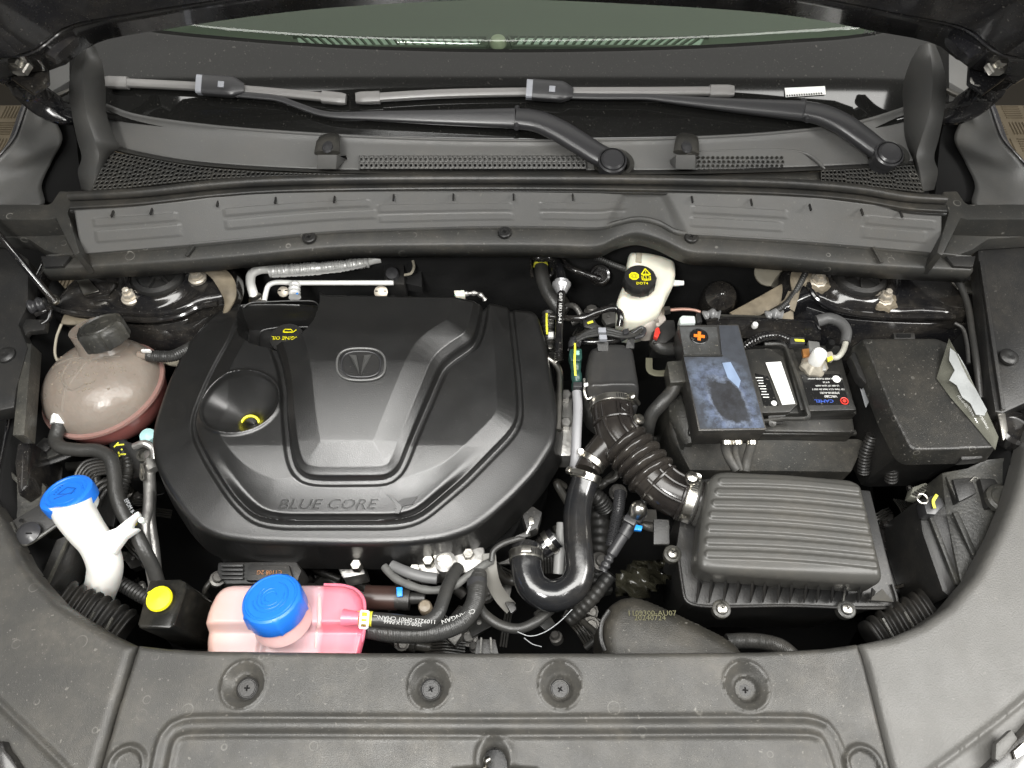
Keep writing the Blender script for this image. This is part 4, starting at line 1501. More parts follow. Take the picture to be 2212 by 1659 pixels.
def epol(name, pts_, h0, h1, ma):
    a = [e0_ + ux * x + uy * y + nrm * h1 for x, y in pts_]
    b = [e0_ + ux * x + uy * y + nrm * h0 for x, y in pts_]
    obj(name, *prism(a, b), ma, em, smooth=20)


# V mark: two ridged halves
tip = e0_ + nrm * .0025 + ux * -.02 + uy * -.66
for sgn in (-1, 1):
    a_ = e0_ + nrm * .0035 + ux * (sgn * .46 - .02) + uy * .55
    b_ = e0_ + nrm * .0035 + ux * (sgn * .16 - .02) + uy * .50
    c_ = e0_ + nrm * .0040 + ux * (sgn * .02 - .02) + uy * -.72
    f_ = e0_ + nrm * .0075 + ux * (sgn * .24 - .02) + uy * .1
    obj('emblem_v_limb', [a_, b_, c_, f_, a_ - nrm * .004, b_ - nrm * .004, c_ - nrm * .004], [(0, 1, 3), (1, 2, 3), (2, 0, 3), (0, 4, 6, 2), (1, 5, 4, 0), (2, 6, 5, 1)], mat('emblem_satin', (.07, .07, .068), .28) if sgn < 0 else bpy.data.materials['emblem_satin'], em, smooth=10)
# moulded lettering
lt = CP(702, 1091)
l1, l2, l3 = CP(600, 1091), CP(810, 1091), CP(702, 1078)
M['emboss'] = mat('embossed_plastic', (0.016, 0.016, 0.016), 0.34, bump=0.2, bscale=520)
text('moulded_lettering', 'BLUE CORE', CP(703, 1090), l2 - l1, l3 - lt, px(31, lt), M['emboss'], t, depth=.0026, shear=.35, space=1.02, sx=1.30, lift=.0012)


def cpoly(name, pts_, h, ma, par):
    top = [CP(x, y, h) for x, y in pts_]
    bot = [p - Vector((0, 0, h + .002)) for p in top]
    obj(name, *prism(top, bot), ma, par, smooth=20)


bird = obj('moulded_bird_mark', *prism([CP(x, y, .0026) for x, y in ((836, 1070), (850, 1076), (866, 1092), (868, 1100), (862, 1110), (852, 1110), (858, 1098), (850, 1084))], [CP(x, y, -.004) for x, y in ((836, 1070), (850, 1076), (866, 1092), (868, 1100), (862, 1110), (852, 1110), (858, 1098), (850, 1084))]), M['emboss'], t, smooth=20)
cpoly('bird_wing', ((860, 1084), (872, 1078), (902, 1074), (892, 1090), (872, 1094), (868, 1098)), .0026, M['emboss'], bird)
# oil filler pocket
oc = P(620, 731, -.092)
obj('recess_lip', *tube(PL([(526, 664, -.055), (540, 655, -.054), (580, 652, -.054), (650, 650, -.054), (680, 652, -.054), (689, 660, -.055)]), .0016, n=40, k=8), M['cover'], t)
obj('pocket_lip', *tube(PL([(558, 754, -.100), (557, 735, -.100), (564, 716, -.100), (590, 709, -.100), (630, 707, -.100), (676, 706, -.100)]), .0016, n=40, k=8), M['cover'], t)
c = thing('oil_filler_cap', 'black oil filler cap with yellow ENGINE OIL print in the cover pocket', 'filler cap', oc)
obj('cap_top', *lathe([(.030, -.002), (.029, .003), (.026, .004), (0, .005)], oc, k=36), M['black'], c)
text('cap_print', 'ENGINE OIL', oc + Vector((0.002, -.003, .0062)), (-1, 0, 0), (0, -1, 0), .0100, M['yellow'], c, space=1.0)
can = MB()
q = oc + Vector((.002, .009, .0062))
can.add(box(q, .017, .0022, .0006)).add(box(q + Vector((-.001, .006, 0)), .011, .0016, .0006)).add(bar(q + Vector((.0085, 0, 0)), q + Vector((.014, .005, 0)), .0016, .0006)).add(bar(q + Vector((-.0085, 0, 0)), q + Vector((-.007, .006, 0)), .0014, .0006)).add(bar(q + Vector((.0085, 0, 0)), q + Vector((.005, .006, 0)), .0014, .0006))
can.build('oil_can_mark', M['yellow'], c)
# dipstick
dp = P(547, 925, -.108)
obj('funnel_hole', *lathe([(.014, .0), (.013, .001), (0, .001)], P(551, 928, -.1135), k=20), M['dark'], t)
d = thing('dipstick', 'yellow ring pull of the dipstick standing in the round funnel', 'dipstick', dp)
rg = []
ax_ = Vector((.1, -.35, .9)).normalized()
e1 = Vector((1, 0, 0))
e1 = (e1 - ax_ * e1.dot(ax_)).normalized()
e2 = ax_.cross(e1)
dc = dp + Vector((0, 0, .012))
ring = [dc + e1 * .0145 * math.cos(a) + e2 * .0145 * math.sin(a) for a in np.linspace(0, 2 * math.pi, 41)]
obj('ring_pull', *sweep(ring, .0024, .0060, up=ax_, k=12, e=4), M['yellow'], d)
obj('dipstick_stem', *tube([dc + e1 * .009, dc + e1 * .016 + Vector((0, .006, -.02))], .0035, n=5), M['dark'], d)
# faint scuffs on the top edge
M['darkrib'] = mat('dark_ribbed', (.006, .006, .006), .5, dust=.15, spec=.3)
# ================================================================= round expansion tank
M['tank'] = mat('tank_plastic', (0.235, 0.20, 0.17), 0.30, bump=0.9, bscale=85, var=0.14, sss=0.25, dust=0.35, dustcol=(0.26, 0.19, 0.13), rvar=.06)
M['tankpink'] = mat('tank_plastic_pink', (0.24, 0.085, 0.075), 0.30, sss=0.3, var=.15)
tc = P(224, 838, -.085)
R_ = px(122, tc)
axT = Vector((-.10, .14, 1)).normalized()
t = thing('expansion_tank', 'round milky brown expansion tank with a ribbed black cap', 'coolant tank', tc, None)
prof = []
for k in range(25):
    a = math.pi / 2 * k / 24
    prof.append((R_ * math.sin(a) ** .86 if k else 0, .064 * math.cos(a) ** .95 if k < 24 else 0))
obj('upper_shell', *lathe(prof, tc, axT, k=72, rib=lambda j, i: 1.0), M['tank'], t)
prof = [(R_, 0)]
for k in range(1, 15):
    a = math.pi / 2 * k / 14
    prof.append((R_ * math.cos(a) ** .6 if k < 14 else 0, -.075 * math.sin(a)))
lo = obj('lower_shell', *lathe(prof, tc - axT * .004, axT, k=64), M['tankpink'], t)
obj('seam_flange', *lathe([(R_ * .985, .002), (R_ + .006, .001), (R_ + .0065, -.004), (R_ * .985, -.005)], tc, axT, k=80), mat('tank_seam', (.27, .16, .14), .3, sss=.3), t)
# moulded ribs on the dome
def dome(u, v):
    """u,v in -1..1 across the dome"""
    rr = math.hypot(u, v)
    x = Vector((1, 0, 0))
    x = (x - axT * x.dot(axT)).normalized()
    y = axT.cross(x)
    s_ = min(rr, .999) ** (1 / .86)
    a = math.asin(min(1, s_))
    return tc + x * (u * R_) + y * (v * R_) + axT * (.064 * math.cos(a) ** .95)
for ln in (((-.25, .1), (-.28, -.25), (-.05, -.5), (.2, -.42)), ((.1, .5), (.05, .0), (-.1, -.4)), ((-.6, .1), (-.2, .15), (.2, .12), (.55, .2)), ((-.15, -.45), (-.2, -.8))):
    obj('moulded_rib', *tube([dome(*q) for q in crom([Vector((a, b, 0)) for a, b in ln], 14) and [(v.x, v.y) for v in crom([Vector((a, b, 0)) for a, b in ln], 14)]], .0018, n=30, k=6), M['tank'], t)
# dimple droplets
mb = MB()
rr_ = random.Random(3)
for i in range(70):
    u, v = rr_.uniform(-.65, .7), rr_.uniform(-.55, .45)
    if u * u + v * v < .5:
        mb.add(lathe([(.0022, -.0005), (.0016, .0007), (0, .0004)], dome(u, v), axT, k=7))
mb.build('scale_spots', mat('scale_spot', (.25, .21, .165), .5), t)['kind'] = 'stuff'
# neck and cap
nk = dome(-.04, .70)
axN = Vector((-.06, .10, 1)).normalized()
kc = P(216, 708, .022)
nb = P(224, 760, -.045)
an = Vector((-.22, .40, 1)).normalized()
obj('neck', *lathe([(.052, -.035), (.046, -.012), (.036, .010), (.031, .028), (.030, .05)], nb, an, k=40), M['tank'], t)
def crib(j, i):
    return 1.0 + (.07 if (j % 9) in (0,) and i < 5 else 0)
capT = obj('tank_cap', *lathe([(.0345, -.026), (.036, -.024), (.036, -.002), (.0345, .003), (.031, .006), (.030, .0035), (.024, .0035), (.023, .0055), (0, .0055)], kc, an, k=54, rib=crib), M['scuffed'], t)
for i in range(3):
    ang = .5 + i * 2.1
    x = Vector((1, 0, 0))
    x = (x - an * x.dot(an)).normalized()
    y = an.cross(x)
    obj('cap_mark', *bar(kc + an * .006 + x * .004 * math.cos(ang) + y * .004 * math.sin(ang), kc + an * .006 + x * .017 * math.cos(ang) + y * .017 * math.sin(ang), .0028, .0022), M['scuffed'], capT)
# outlet stubs
obj('outlet_stub', *tube([P(300, 766, -.045), P(328, 768, -.045)], .0075, n=8, sm=False), M['tank'], t)
obj('outlet_stub', *tube([P(140, 880, -.055), P(128, 912, -.062)], .0075, n=8, sm=False), M['tank'], t)
obj('mount_tab', *slab(PL([(318, 800, -.10), (350, 785, -.10), (392, 790, -.10), (395, 770, -.10), (372, 756, -.10), (345, 770, -.10)]), .006), M['beige'], t, bevel=.001)
obj('mount_tab', *slab(PL([(72, 966, -.09), (95, 944, -.09), (118, 950, -.09), (130, 980, -.09), (100, 992, -.09), (84, 984, -.09)]), .006), M['scuffed'], t, bevel=.002)
obj('tab_screw', *lathe([(.011, 0), (.011, .003), (.006, .005), (0, .005)], P(96, 966, -.088), k=18), M['black'], t)
obj('tank_bracket', *sweep(PL([(100, 1000, -.10), (135, 988, -.10), (165, 975, -.10)]), .006, .004, n=10, k=8), M['black'], t)


def clamp(p, d, r, name='hose_clamp', parent=None, w=.007, ma='steel', ears=True, lab=None, ud=(0, 0, 1)):
    d = Vector(d).normalized()
    p = Vector(p)
    own = None
    if parent is None:
        own = thing(name, lab, 'hose clamp', p, None)
        parent = own
    b = obj('clamp_band', *lathe([(r, -w), (r + .0014, -w), (r + .0014, w), (r, w)], p, d, k=30), M[ma], parent)
    if ears:
        u = Vector(ud)
        u = (u - d * u.dot(d)).normalized()
        s = d.cross(u)
        q = p + u * (r + .003)
        b2 = obj('clamp_ear', *box(q, .004, w * 2.1, .007, M=Matrix((s, d, u)).transposed()), M[ma], parent, bevel=.001)
    return own or b


def worm(p, d, r, lab, w=.007, ud=(0, 0, 1), side=(1, 0, 0)):
    d = Vector(d).normalized()
    p = Vector(p)
    t = thing('hose_clamp', lab, 'hose clamp', p)
    obj('clamp_band', *lathe([(r, -w), (r + .0012, -w * 1.05), (r + .0018, -w * .9), (r + .0012, -w * .8), (r + .0012, w * .8), (r + .0018, w * .9), (r + .0012, w * 1.05), (r, w)], p, d, k=40), M['steel'], t)
    u = Vector(ud)
    u = (u - d * u.dot(d)).normalized()
    s = d.cross(u)
    R = Matrix((s, d, u)).transposed()
    q = p + u * (r + .0035)
    h = obj('screw_housing', *box(q, .015, w * 1.7, .007, M=R), M['steel'], t, bevel=.0015)
    obj('worm_screw', *lathe([(.0045, -.014), (.0045, .012), (.006, .012), (.006, .018), (.004, .019), (0, .019)], q + u * .001, s, k=10), M['steel'], h)
    mb = MB()
    for k in range(7):
        a = .35 + k * .11
        q = p + (u * math.cos(a) + s * math.sin(a)) * (r + .0016)
        uu = (u * math.cos(a) + s * math.sin(a))
        mb.add(box(q, .0012, w * 1.3, .0008, M=Matrix((d.cross(uu), d, uu)).transposed()))
    mb.build('band_slots', M['black'], t)['kind'] = 'stuff'
    return t


# hoses of the tank
M['rib'] = mat('ribbed_rubber', (0.030, 0.030, 0.029), 0.38, bump=0.5, bscale=260, dust=.15)
t = thing('coolant_hose', 'black hose curving from the lower outlet of the round tank down past the washer neck', 'hose', P(150, 968, -.05))
hz = [(130, 900, -.056), (126, 925, -.060), (120, 950, -.062), (132, 966, -.060), (170, 972, -.060), (212, 974, -.060), (238, 990, -.060), (247, 1025, -.064), (250, 1065, -.068), (266, 1108, -.076), (292, 1150, -.086), (312, 1190, -.10), (330, 1225, -.12), (342, 1262, -.14)]
obj('hose_body', *tube(PL(hz), lambda q: .0105 + .00018 * math.sin(q * 700), n=220, k=18), M['rib'], t)
text('hose_print', 'EPDM 8-99', P(282, 1098, -.060), P(300, 1140, -.06) - P(272, 1090, -.06), (1, 0, 0), .008, M['greyink'], t)
obj('paint_dot', *lathe([(.004, 0), (.003, .0008), (0, .001)], P(291, 1131, -.070), ax=(0, 0, 1), k=10), M['yellowink'], t)
clamp(P(129, 908, -.056), P(126, 925, -.06) - P(131, 895, -.055), .0112, lab='pale spring clamp on the lower outlet of the round tank', ma='paper')
t = thing('coolant_hose', 'short ribbed hose from the side outlet of the round tank under the engine cover', 'hose', P(360, 768, -.05))
obj('hose_body', *tube(PL([(318, 768, -.046), (340, 770, -.048), (372, 769, -.052), (398, 758, -.060), (420, 745, -.075)]), lambda q: .0095 + .0005 * math.sin(q * 170), n=90, k=16), M['rib'], t)
clamp(P(324, 768, -.045), (1, 0, 0), .0105, lab='pale spring clamp on the side outlet of the round tank', ma='paper')

# ================================================================= washer filler neck
t = thing('washer_filler', 'white washer filler neck with a bright blue hinged cap', 'washer filler', P(160, 1150, -.08))
kc = P(143, 1064, -.008)
an = Vector((-.12, .36, 1)).normalized()
nbp = [(152, 1080, -.012), (160, 1105, -.025), (182, 1140, -.045), (212, 1180, -.07), (226, 1215, -.09), (224, 1250, -.12), (214, 1280, -.15), (204, 1318, -.20), (198, 1350, -.26)]
obj('filler_neck', *tube(PL(nbp), lambda q: .0295 - .007 * min(1, q * 4.5) + .002 * math.sin(q * 4), n=80, k=26), M['white'], t)
obj('neck_collar', *lathe([(.030, -.034), (.0325, -.022), (.033, -.008), (.031, -.002)], kc, an, k=40), M['white'], t)
bc = obj('blue_cap', *lathe([(.0325, -.022), (.0350, -.019), (.0355, -.004), (.0345, .0), (.032, .002), (.029, .0022), (.0275, .001), (.015, .0005), (0, .001)], kc, an, k=48, rib=lambda j, i: 1 + (.05 * math.exp(-((j - 30) / 3.0) ** 2) + .05 * math.exp(-((j - 3) / 3.0) ** 2) if i in (1, 2, 3) else 0)), M['blue'], t)
x = Vector((1, 0, 0))
x = (x - an * x.dot(an)).normalized()
y = an.cross(x)
def kp(u, v, h=.0012):
    return kc + x * u + y * v + an * h
mb = MB()
for a, b in (((-.011, -.004), (-.002, .009)), ((-.002, .009), (.012, .006)), ((.012, .006), (.010, -.004)), ((-.011, -.004), (.010, -.004)), ((-.012, -.012), (.013, .0))):
    mb.add(bar(kp(*a), kp(*b), .0014, .0016))
for i in range(5):
    mb.add(lathe([(.0011, 0), (.0008, .001), (0, .001)], kp(-.016 + i * .001, .001 + i * .004 - .004), an, k=6))
mb.build('washer_symbol', mat('blue_cap_dark', (.008, .085, .36), .4), bc)
obj('cap_ridge', *tube([kp(.024 * math.cos(a), .021 * math.sin(a) - .001) for a in np.linspace(.2, 5.6, 40)], .0009, n=60, k=6), M['blue'], bc)
obj('hose_holder', *slab(PL([(222, 1150, -.052), (250, 1140, -.05), (272, 1122, -.048), (298, 1103, -.046), (301, 1111, -.046), (286, 1126, -.046), (282, 1142, -.046), (300, 1140, -.048), (270, 1160, -.05), (255, 1180, -.055), (245, 1196, -.06), (228, 1176, -.06)]), .012), M['white'], t, bevel=.003)
obj('holder_peg', *lathe([(.0045, -.006), (.0045, .002), (.003, .004), (0, .004)], P(306, 1124, -.05), k=12), M['white'], t)
obj('neck_tab', *slab(PL([(122, 1136, -.035), (130, 1133, -.035), (143, 1152, -.035), (136, 1153, -.035)]), .003), M['white'], t, bevel=.001)
t = thing('filler_bracket', 'black stamped bracket with a pan head screw holding the washer neck', 'bracket', P(80, 1130, -.03))
obj('bracket_plate', *slab(PL([(22, 1128, -.022), (96, 1083, -.024), (112, 1100, -.028), (140, 1108, -.03), (154, 1112, -.03), (120, 1135, -.03), (52, 1178, -.026), (42, 1176, -.026)]), .004), M['black'], t, bevel=.001)
obj('bracket_flange', *tube(PL([(24, 1130, -.020), (44, 1172, -.022), (56, 1176, -.022), (120, 1136, -.026), (154, 1113, -.027)]), .003, n=40, k=8), M['scuffed'], t)
b = obj('pan_screw', *lathe([(.0165, 0), (.0165, .002), (.011, .006), (.007, .0075), (0, .0078)], P(62, 1152, -.020), k=28), M['armblack'], t)
obj('screw_slot', *box(P(62, 1152, -.0118), .008, .002, .001), M['dark'], b)
obj('small_hole', *lathe([(.0028, 0), (0, .0005)], P(45, 1124, -.0185), k=10), M['dark'], t)

# lower left structure: rail, plates, corrugated harness bundles
t = thing('lower_rail', 'dusty black rail running down beneath the washer filler bracket', 'rail', P(130, 1230, -.1))
obj('rail_body', *slab(PL([(120, 1165, -.06), (158, 1150, -.06), (168, 1170, -.07), (150, 1230, -.10), (110, 1275, -.10), (80, 1262, -.10)]), .05), M['black'], t, bevel=.004)
obj('rail_edge', *bar(P(150, 1160, -.055), P(96, 1276, -.09), .004, .004), M['scuffed'], t)
t = thing('duct_bellows', 'dark corrugated duct end tucked under the rim of the tank side corner cover', 'duct', P(230, 1330, -.06), 'corrugated ducts under the corner covers')
obj('corrugated_body', *sweep(PL([(130, 1300, -.08), (180, 1322, -.09), (230, 1345, -.095), (270, 1368, -.10)]), lambda q: .030 + .003 * math.sin(q * 50), lambda q: .018 + .003 * math.sin(q * 50), n=90, k=20, e=3), M['darkrib'], t)
for u in (.3, .62):
    a = P(205 if u < .5 else 244, 1322 if u < .5 else 1334, -.073)
    obj('corrugation_ridge', *bar(a, a + Vector((-.008, -.028, .0)), .003, .004), M['scuffed'], t)
t = thing('duct_bellows', 'dark corrugated duct end tucked under the rim of the clean corner cover', 'duct', P(1930, 1330, -.06), 'corrugated ducts under the corner covers')
obj('corrugated_body', *sweep(PL([(1878, 1378, -.09), (1905, 1364, -.09), (1950, 1346, -.085), (2010, 1322, -.08)]), lambda q: .020 + .012 * q + .003 * math.sin(q * 45), lambda q: .018 + .003 * math.sin(q * 45), n=90, k=20, e=3), M['darkrib'], t)
for a_ in ((1906, 1336), (1953, 1322)):
    a = P(a_[0], a_[1], -.065)
    obj('corrugation_ridge', *bar(a, a + Vector((.010, -.030, .0)), .003, .004), M['scuffed'], t)


def conduit(name, lab, cat, pts, r, group=None, ridge=.075, pitch=.0035, ma='rubber', parent=None, k=12):
    path = crom(PL(pts), 40)
    L = sum((path[i + 1] - path[i]).length for i in range(39))
    n = int(min(420, L / pitch * 4))
    t = parent or thing(name, lab, cat, path[20], group)
    cyc = L / pitch
    obj('sheath', *tube(PL(pts), lambda q: r * (1 + ridge * math.sin(q * cyc * 2 * math.pi)), n=max(n, 30), k=k), M[ma], t)
    return t


conduit('wiring_conduit', 'corrugated conduit running low behind the washer neck to the black box', 'conduit', [(140, 1190, -.16), (180, 1225, -.17), (250, 1255, -.17), (330, 1300, -.17), (400, 1330, -.18)], .011, pitch=.006)
conduit('wiring_conduit', 'corrugated conduit climbing beside the hose toward the round tank', 'conduit', [(252, 1110, -.13), (262, 1060, -.13), (275, 1010, -.12), (262, 960, -.12), (250, 930, -.13)], .010, pitch=.006)
# flat bundled tubes (heat exchanger pipes) behind the blue cap
t = thing('cable_bundle', 'fan of thin black cables arching behind the blue washer cap', 'cable bundle', P(210, 1020, -.1))
for i in range(6):
    o_ = i * 6.5
    obj('cable', *tube(PL([(148 + o_, 1100, -.13), (158 + o_ * .9, 1040 + o_ * .6, -.11), (180 + o_ * .7, 1000 + o_ * .9, -.10), (215 + o_ * .3, 990 + o_ * 1.0, -.10), (262, 995 + o_ * 1.1, -.10)]), .0026, n=40, k=8), M['rubber'], t)
for i in range(3):
    o_ = i * 9
    obj('cable', *tube(PL([(192 + o_, 1130, -.12), (200 + o_, 1060 + o_, -.10), (222 + o_ * .6, 1040 + o_, -.10), (262, 1042 + o_, -.10)]), .0036, n=40, k=8), M['rubber'], t)
obj('cable_cover', *slab(PL([(205, 1075, -.105), (240, 1050, -.105), (255, 1090, -.105), (245, 1140, -.105), (215, 1130, -.105)]), .01), M['black'], t, bevel=.003)
t = thing('engine_mount', 'black engine mount with yellow paint marks below the round tank', 'engine mount', P(275, 980, -.12))
obj('mount_body', *slab(PL([(232, 950, -.11), (262, 948, -.10), (300, 960, -.10), (330, 950, -.11), (340, 1010, -.13), (310, 1030, -.14), (270, 1040, -.13), (240, 1000, -.12)]), .08), M['black'], t, bevel=.006)
for a, b in (((250, 962), (268, 960)), ((246, 966), (256, 956)), ((256, 982), (272, 981)), ((256, 976), (258, 986)), ((262, 970), (264, 972))):
    obj('paint_mark', *bar(P(*a, -.088), P(*b, -.088), .0022, .001), M['yellowink'], t)
obj('mount_socket', *lathe([(.013, 0), (.013, .008), (.009, .008), (.009, .001), (0, .001)], P(316, 985, -.11), k=20), M['scuffed'], t)
obj('mount_arm', *sweep(PL([(290, 965, -.09), (312, 958, -.085), (330, 968, -.09), (335, 990, -.10)]), .006, .006, n=20, k=10), M['alu'], t)
t = thing('coolant_dome', 'pale turquoise plastic dome peeping out beside the rim of the engine cover', 'plastic cap', P(316, 940, -.1))
obj('dome', *lathe([(.015, -.04), (.015, .0), (.012, .008), (0, .012)], P(322, 944, -.11), k=24), mat('turquoise_plastic', (.42, .68, .68), .35), t)
t = thing('metal_pipes', 'pair of dull aluminium pipes running down between the hose and the engine cover', 'pipes', P(320, 1120, -.1))
obj('pipe', *tube(PL([(322, 1010, -.12), (324, 1070, -.12), (322, 1120, -.12), (330, 1180, -.14), (336, 1240, -.16)]), .0095, n=40), M['alu'], t)
obj('pipe', *tube(PL([(322, 1062, -.10), (320, 1100, -.10), (312, 1140, -.10), (318, 1190, -.12), (332, 1262, -.14)]), .0075, n=40), M['alu'], t)
obj('pipe', *tube(PL([(326, 960, -.12), (324, 1000, -.11), (332, 1016, -.11)]), .009, n=20), M['alu'], t)
obj('spring_clip', *tube(PL([(305, 1002, -.10), (305, 1034, -.10), (311, 1038, -.10), (309, 1004, -.10), (314, 1000, -.10)]), .002, n=30, k=6), M['steel'], t)

# ================================================================= black module with yellow plug
t = thing('control_module', 'glossy black plastic box with a yellow plug cap in its top', 'module box', P(350, 1330, -.1))
obj('module_body', *slab(PL([(322, 1253, -.045), (388, 1251, -.045), (400, 1256, -.045), (404, 1266, -.045), (376, 1350, -.035), (366, 1358, -.035), (300, 1357, -.035), (297, 1348, -.035)]), .16, taper=.96), mat('gloss_box', (.012, .012, .011), .18, dust=.3, bump=.2, bscale=40), t, bevel=.0035, seg=3)
c = P(345, 1294, -.034)
yc = obj('yellow_plug', *lathe([(.014, -.008), (.017, -.002), (.0175, .002), (.016, .0045), (0, .006)], c, k=30), M['yellow'], t)
obj('plug_lug', *slab(PL([(331, 1284, -.030), (320, 1286, -.030), (318, 1279, -.030), (324, 1276, -.030), (334, 1280, -.030)]), .004), M['yellow'], yc, bevel=.001)
obj('plug_lug', *slab(PL([(343, 1274, -.030), (345, 1267, -.030), (352, 1268, -.030), (352, 1275, -.030)]), .004), M['yellow'], yc, bevel=.001)

# ================================================================= pink reservoir with blue cap
M['pinkpale'] = mat('reservoir_pale_pink', (0.66, 0.42, 0.41), 0.30, sss=0.35, var=.07)
M['pinkdeep'] = mat('reservoir_full_pink', (0.74, 0.18, 0.25), 0.25, sss=0.4, var=.08)
t = thing('coolant_reservoir', 'pink translucent coolant reservoir with a big blue screw cap', 'reservoir', P(610, 1340, -.08))
Zr = -.045
pl_ = PL([(640, 1264), (690, 1265), (690, 1300), (690, 1352), (686, 1400), (680, 1420), (470, 1420), (444, 1416), (438, 1392), (440, 1370), (452, 1320), (468, 1286), (484, 1270), (504, 1265)], Zr)
pr_ = PL([(690, 1265), (740, 1266), (766, 1274), (782, 1292), (785, 1320), (784, 1370), (776, 1400), (770, 1420), (680, 1420), (686, 1400), (690, 1352), (690, 1300)], Zr)
def z_res(X, Y, S):
    Z = np.full_like(X, Zr)
    yb = P(600, 1352, Zr).y
    Z -= .018 * sm(Y, yb + .006, yb - .006)
    xg = P(560, 1352, Zr).x
    Z -= .004 * np.exp(-((X - xg) / .004) ** 2) * sm(Y, yb + .02, yb)
    return Z
ps_ = PL([(504, 1265), (690, 1265), (740, 1266), (766, 1274), (782, 1292), (785, 1320), (784, 1370), (776, 1400), (770, 1425), (470, 1425), (440, 1416), (438, 1392), (440, 1370), (452, 1320), (468, 1286), (484, 1270)], Zr - .010)
def resmat():
    m = mat('reservoir_pink', (0.78, 0.56, 0.54), 0.26, sss=0.35)
    N, L = m.node_tree.nodes, m.node_tree.links
    g = N.new('ShaderNodeNewGeometry')
    sp = N.new('ShaderNodeSeparateXYZ')
    L.new(g.outputs['Position'], sp.inputs[0])
    n = N.new('ShaderNodeTexNoise')
    n.inputs['Scale'].default_value = 22
    L.new(g.outputs['Position'], n.inputs['Vector'])
    ad = N.new('ShaderNodeMath')
    ad.operation = 'MULTIPLY_ADD'
    ad.inputs[1].default_value = .012
    L.new(n.outputs['Fac'], ad.inputs[0])
    L.new(sp.outputs[0], ad.inputs[2])
    xs_ = [P(x_, 1330, Zr).x + .006 for x_ in (440, 500, 640, 684, 694, 730, 784)]
    cols = [(.52, .33, .27), (.56, .41, .40), (.56, .39, .41), (.57, .32, .35), (.62, .155, .20), (.64, .19, .24), (.58, .12, .18)]
    mr = N.new('ShaderNodeMapRange')
    mr.inputs['From Min'].default_value = xs_[0]
    mr.inputs['From Max'].default_value = xs_[-1]
    L.new(ad.outputs[0], mr.inputs['Value'])
    cr = N.new('ShaderNodeValToRGB')
    T_ = [(x_ - xs_[0]) / (xs_[-1] - xs_[0]) for x_ in xs_]
    cr.color_ramp.elements[0].color = (*cols[0], 1)
    cr.color_ramp.elements[1].color = (*cols[-1], 1)
    for q_, c_ in zip(T_[1:-1], cols[1:-1]):
        e = cr.color_ramp.elements.new(q_)
        e.color = (*c_, 1)
    L.new(mr.outputs[0], cr.inputs[0])
    L.new(cr.outputs[0], N['Principled BSDF'].inputs['Base Color'])
    return m
relief('tank_shell', soft(ps_, 160, 2), z_res, .0020, resmat(), t, wall=.10, flare=-.024, round_=.011)
obj('inner_wall_seam', *tube(PL([(690, 1270, -.050), (690, 1300, -.047), (690, 1345, -.048), (685, 1362, -.064), (682, 1400, -.066)]), .0035, n=40, k=10), M['pinkpale'], t)
obj('rim_seam', *tube(PL([(700, 1264, -.060), (742, 1266, -.060), (768, 1275, -.060), (784, 1294, -.060), (787, 1330, -.06), (784, 1372, -.068), (774, 1404, -.075)]), .003, n=60, k=8), M['pinkdeep'], t)
obj('spout', *tube(PL([(740, 1334, -.044), (776, 1336, -.044)]), lambda q: .0115 - .003 * q, n=10), M['pinkdeep'], t)
kc = P(586, 1292, .004)
an = Vector((-.10, .36, 1)).normalized()
obj('reservoir_neck', *lathe([(.040, -.055), (.037, -.04), (.034, -.030), (.034, -.01)], kc, an, k=36), M['pinkpale'], t)
rc = obj('screw_cap', *lathe([(.0395, -.030), (.0405, -.028), (.0395, -.004), (.038, 0), (.035, .002), (.034, .0005), (.032, .0005), (.031, .002), (.012, .0025), (0, .0025)], kc, an, k=64, rib=lambda j, i: 1 + (.05 if j % 13 == 0 and i in (0, 1, 2) else 0)), M['blue'], t)
x = Vector((1, 0, 0)); x = (x - an * x.dot(an)).normalized(); y = an.cross(x)
for i in range(4):
    rr2 = .008 + i * .005
    obj('engraved_arc', *tube([kc + an * .0028 + x * rr2 * math.cos(a) + y * rr2 * math.sin(a) for a in np.linspace(.3 + i, 4.6 + i, 30)], .0005, n=40, k=5), M['blue'], rc)
# ================================================================= firewall dressings
t = thing('ac_pipes', 'bright aluminium air conditioning pipes, the thicker one wrapped in crinkled foil', 'pipes', P(680, 590, -.05))
zA = -.10
obj('suction_pipe', *tube(PL([(552, 652, -.10), (546, 630, -.09), (541, 610, -.085), (544, 592, -.08), (560, 583, -.08), (590, 581, -.08)], ), .0085, n=50, k=18), M['brightalu'], t)
rr_ = random.Random(5)
wob = [rr_.uniform(-.0012, .0012) for _ in range(90)]
obj('foil_sleeve', *tube(PL([(583, 586, -.08), (620, 584, -.08), (660, 581, -.08), (700, 578, -.08), (740, 574, -.08), (775, 569, -.08), (797, 566, -.08)]), lambda q: .0118 - .002 * q + wob[int(q * 88)], n=90, k=18), M['foil'], t)
obj('foil_seam', *sweep(PL([(588, 596, -.075), (640, 594, -.075), (700, 589, -.075), (745, 583, -.075), (790, 573, -.075)]), lambda q: .0035 + wob[int(q * 80)], .001, n=60, k=8), M['foil'], t)
obj('suction_pipe', *tube(PL([(792, 566, -.08), (806, 562, -.08), (822, 559, -.08)]), .0078, n=12, k=16), M['brightalu'], t)
obj('liquid_pipe', *tube(PL([(571, 650, -.09), (575, 630, -.085), (580, 617, -.08), (592, 611, -.08), (640, 611, -.08), (720, 611, -.08), (800, 611, -.08), (850, 611, -.08)]), .0046, n=80, k=14), M['brightalu'], t)
obj('hose_collar', *lathe([(.013, -.012), (.0135, .0), (.011, .006), (.008, .007)], P(554, 646, -.095), ax=(-.1, .2, 1), k=16, rib=lambda j, i: 1 + .06 * (j % 2)), M['steel'], t)
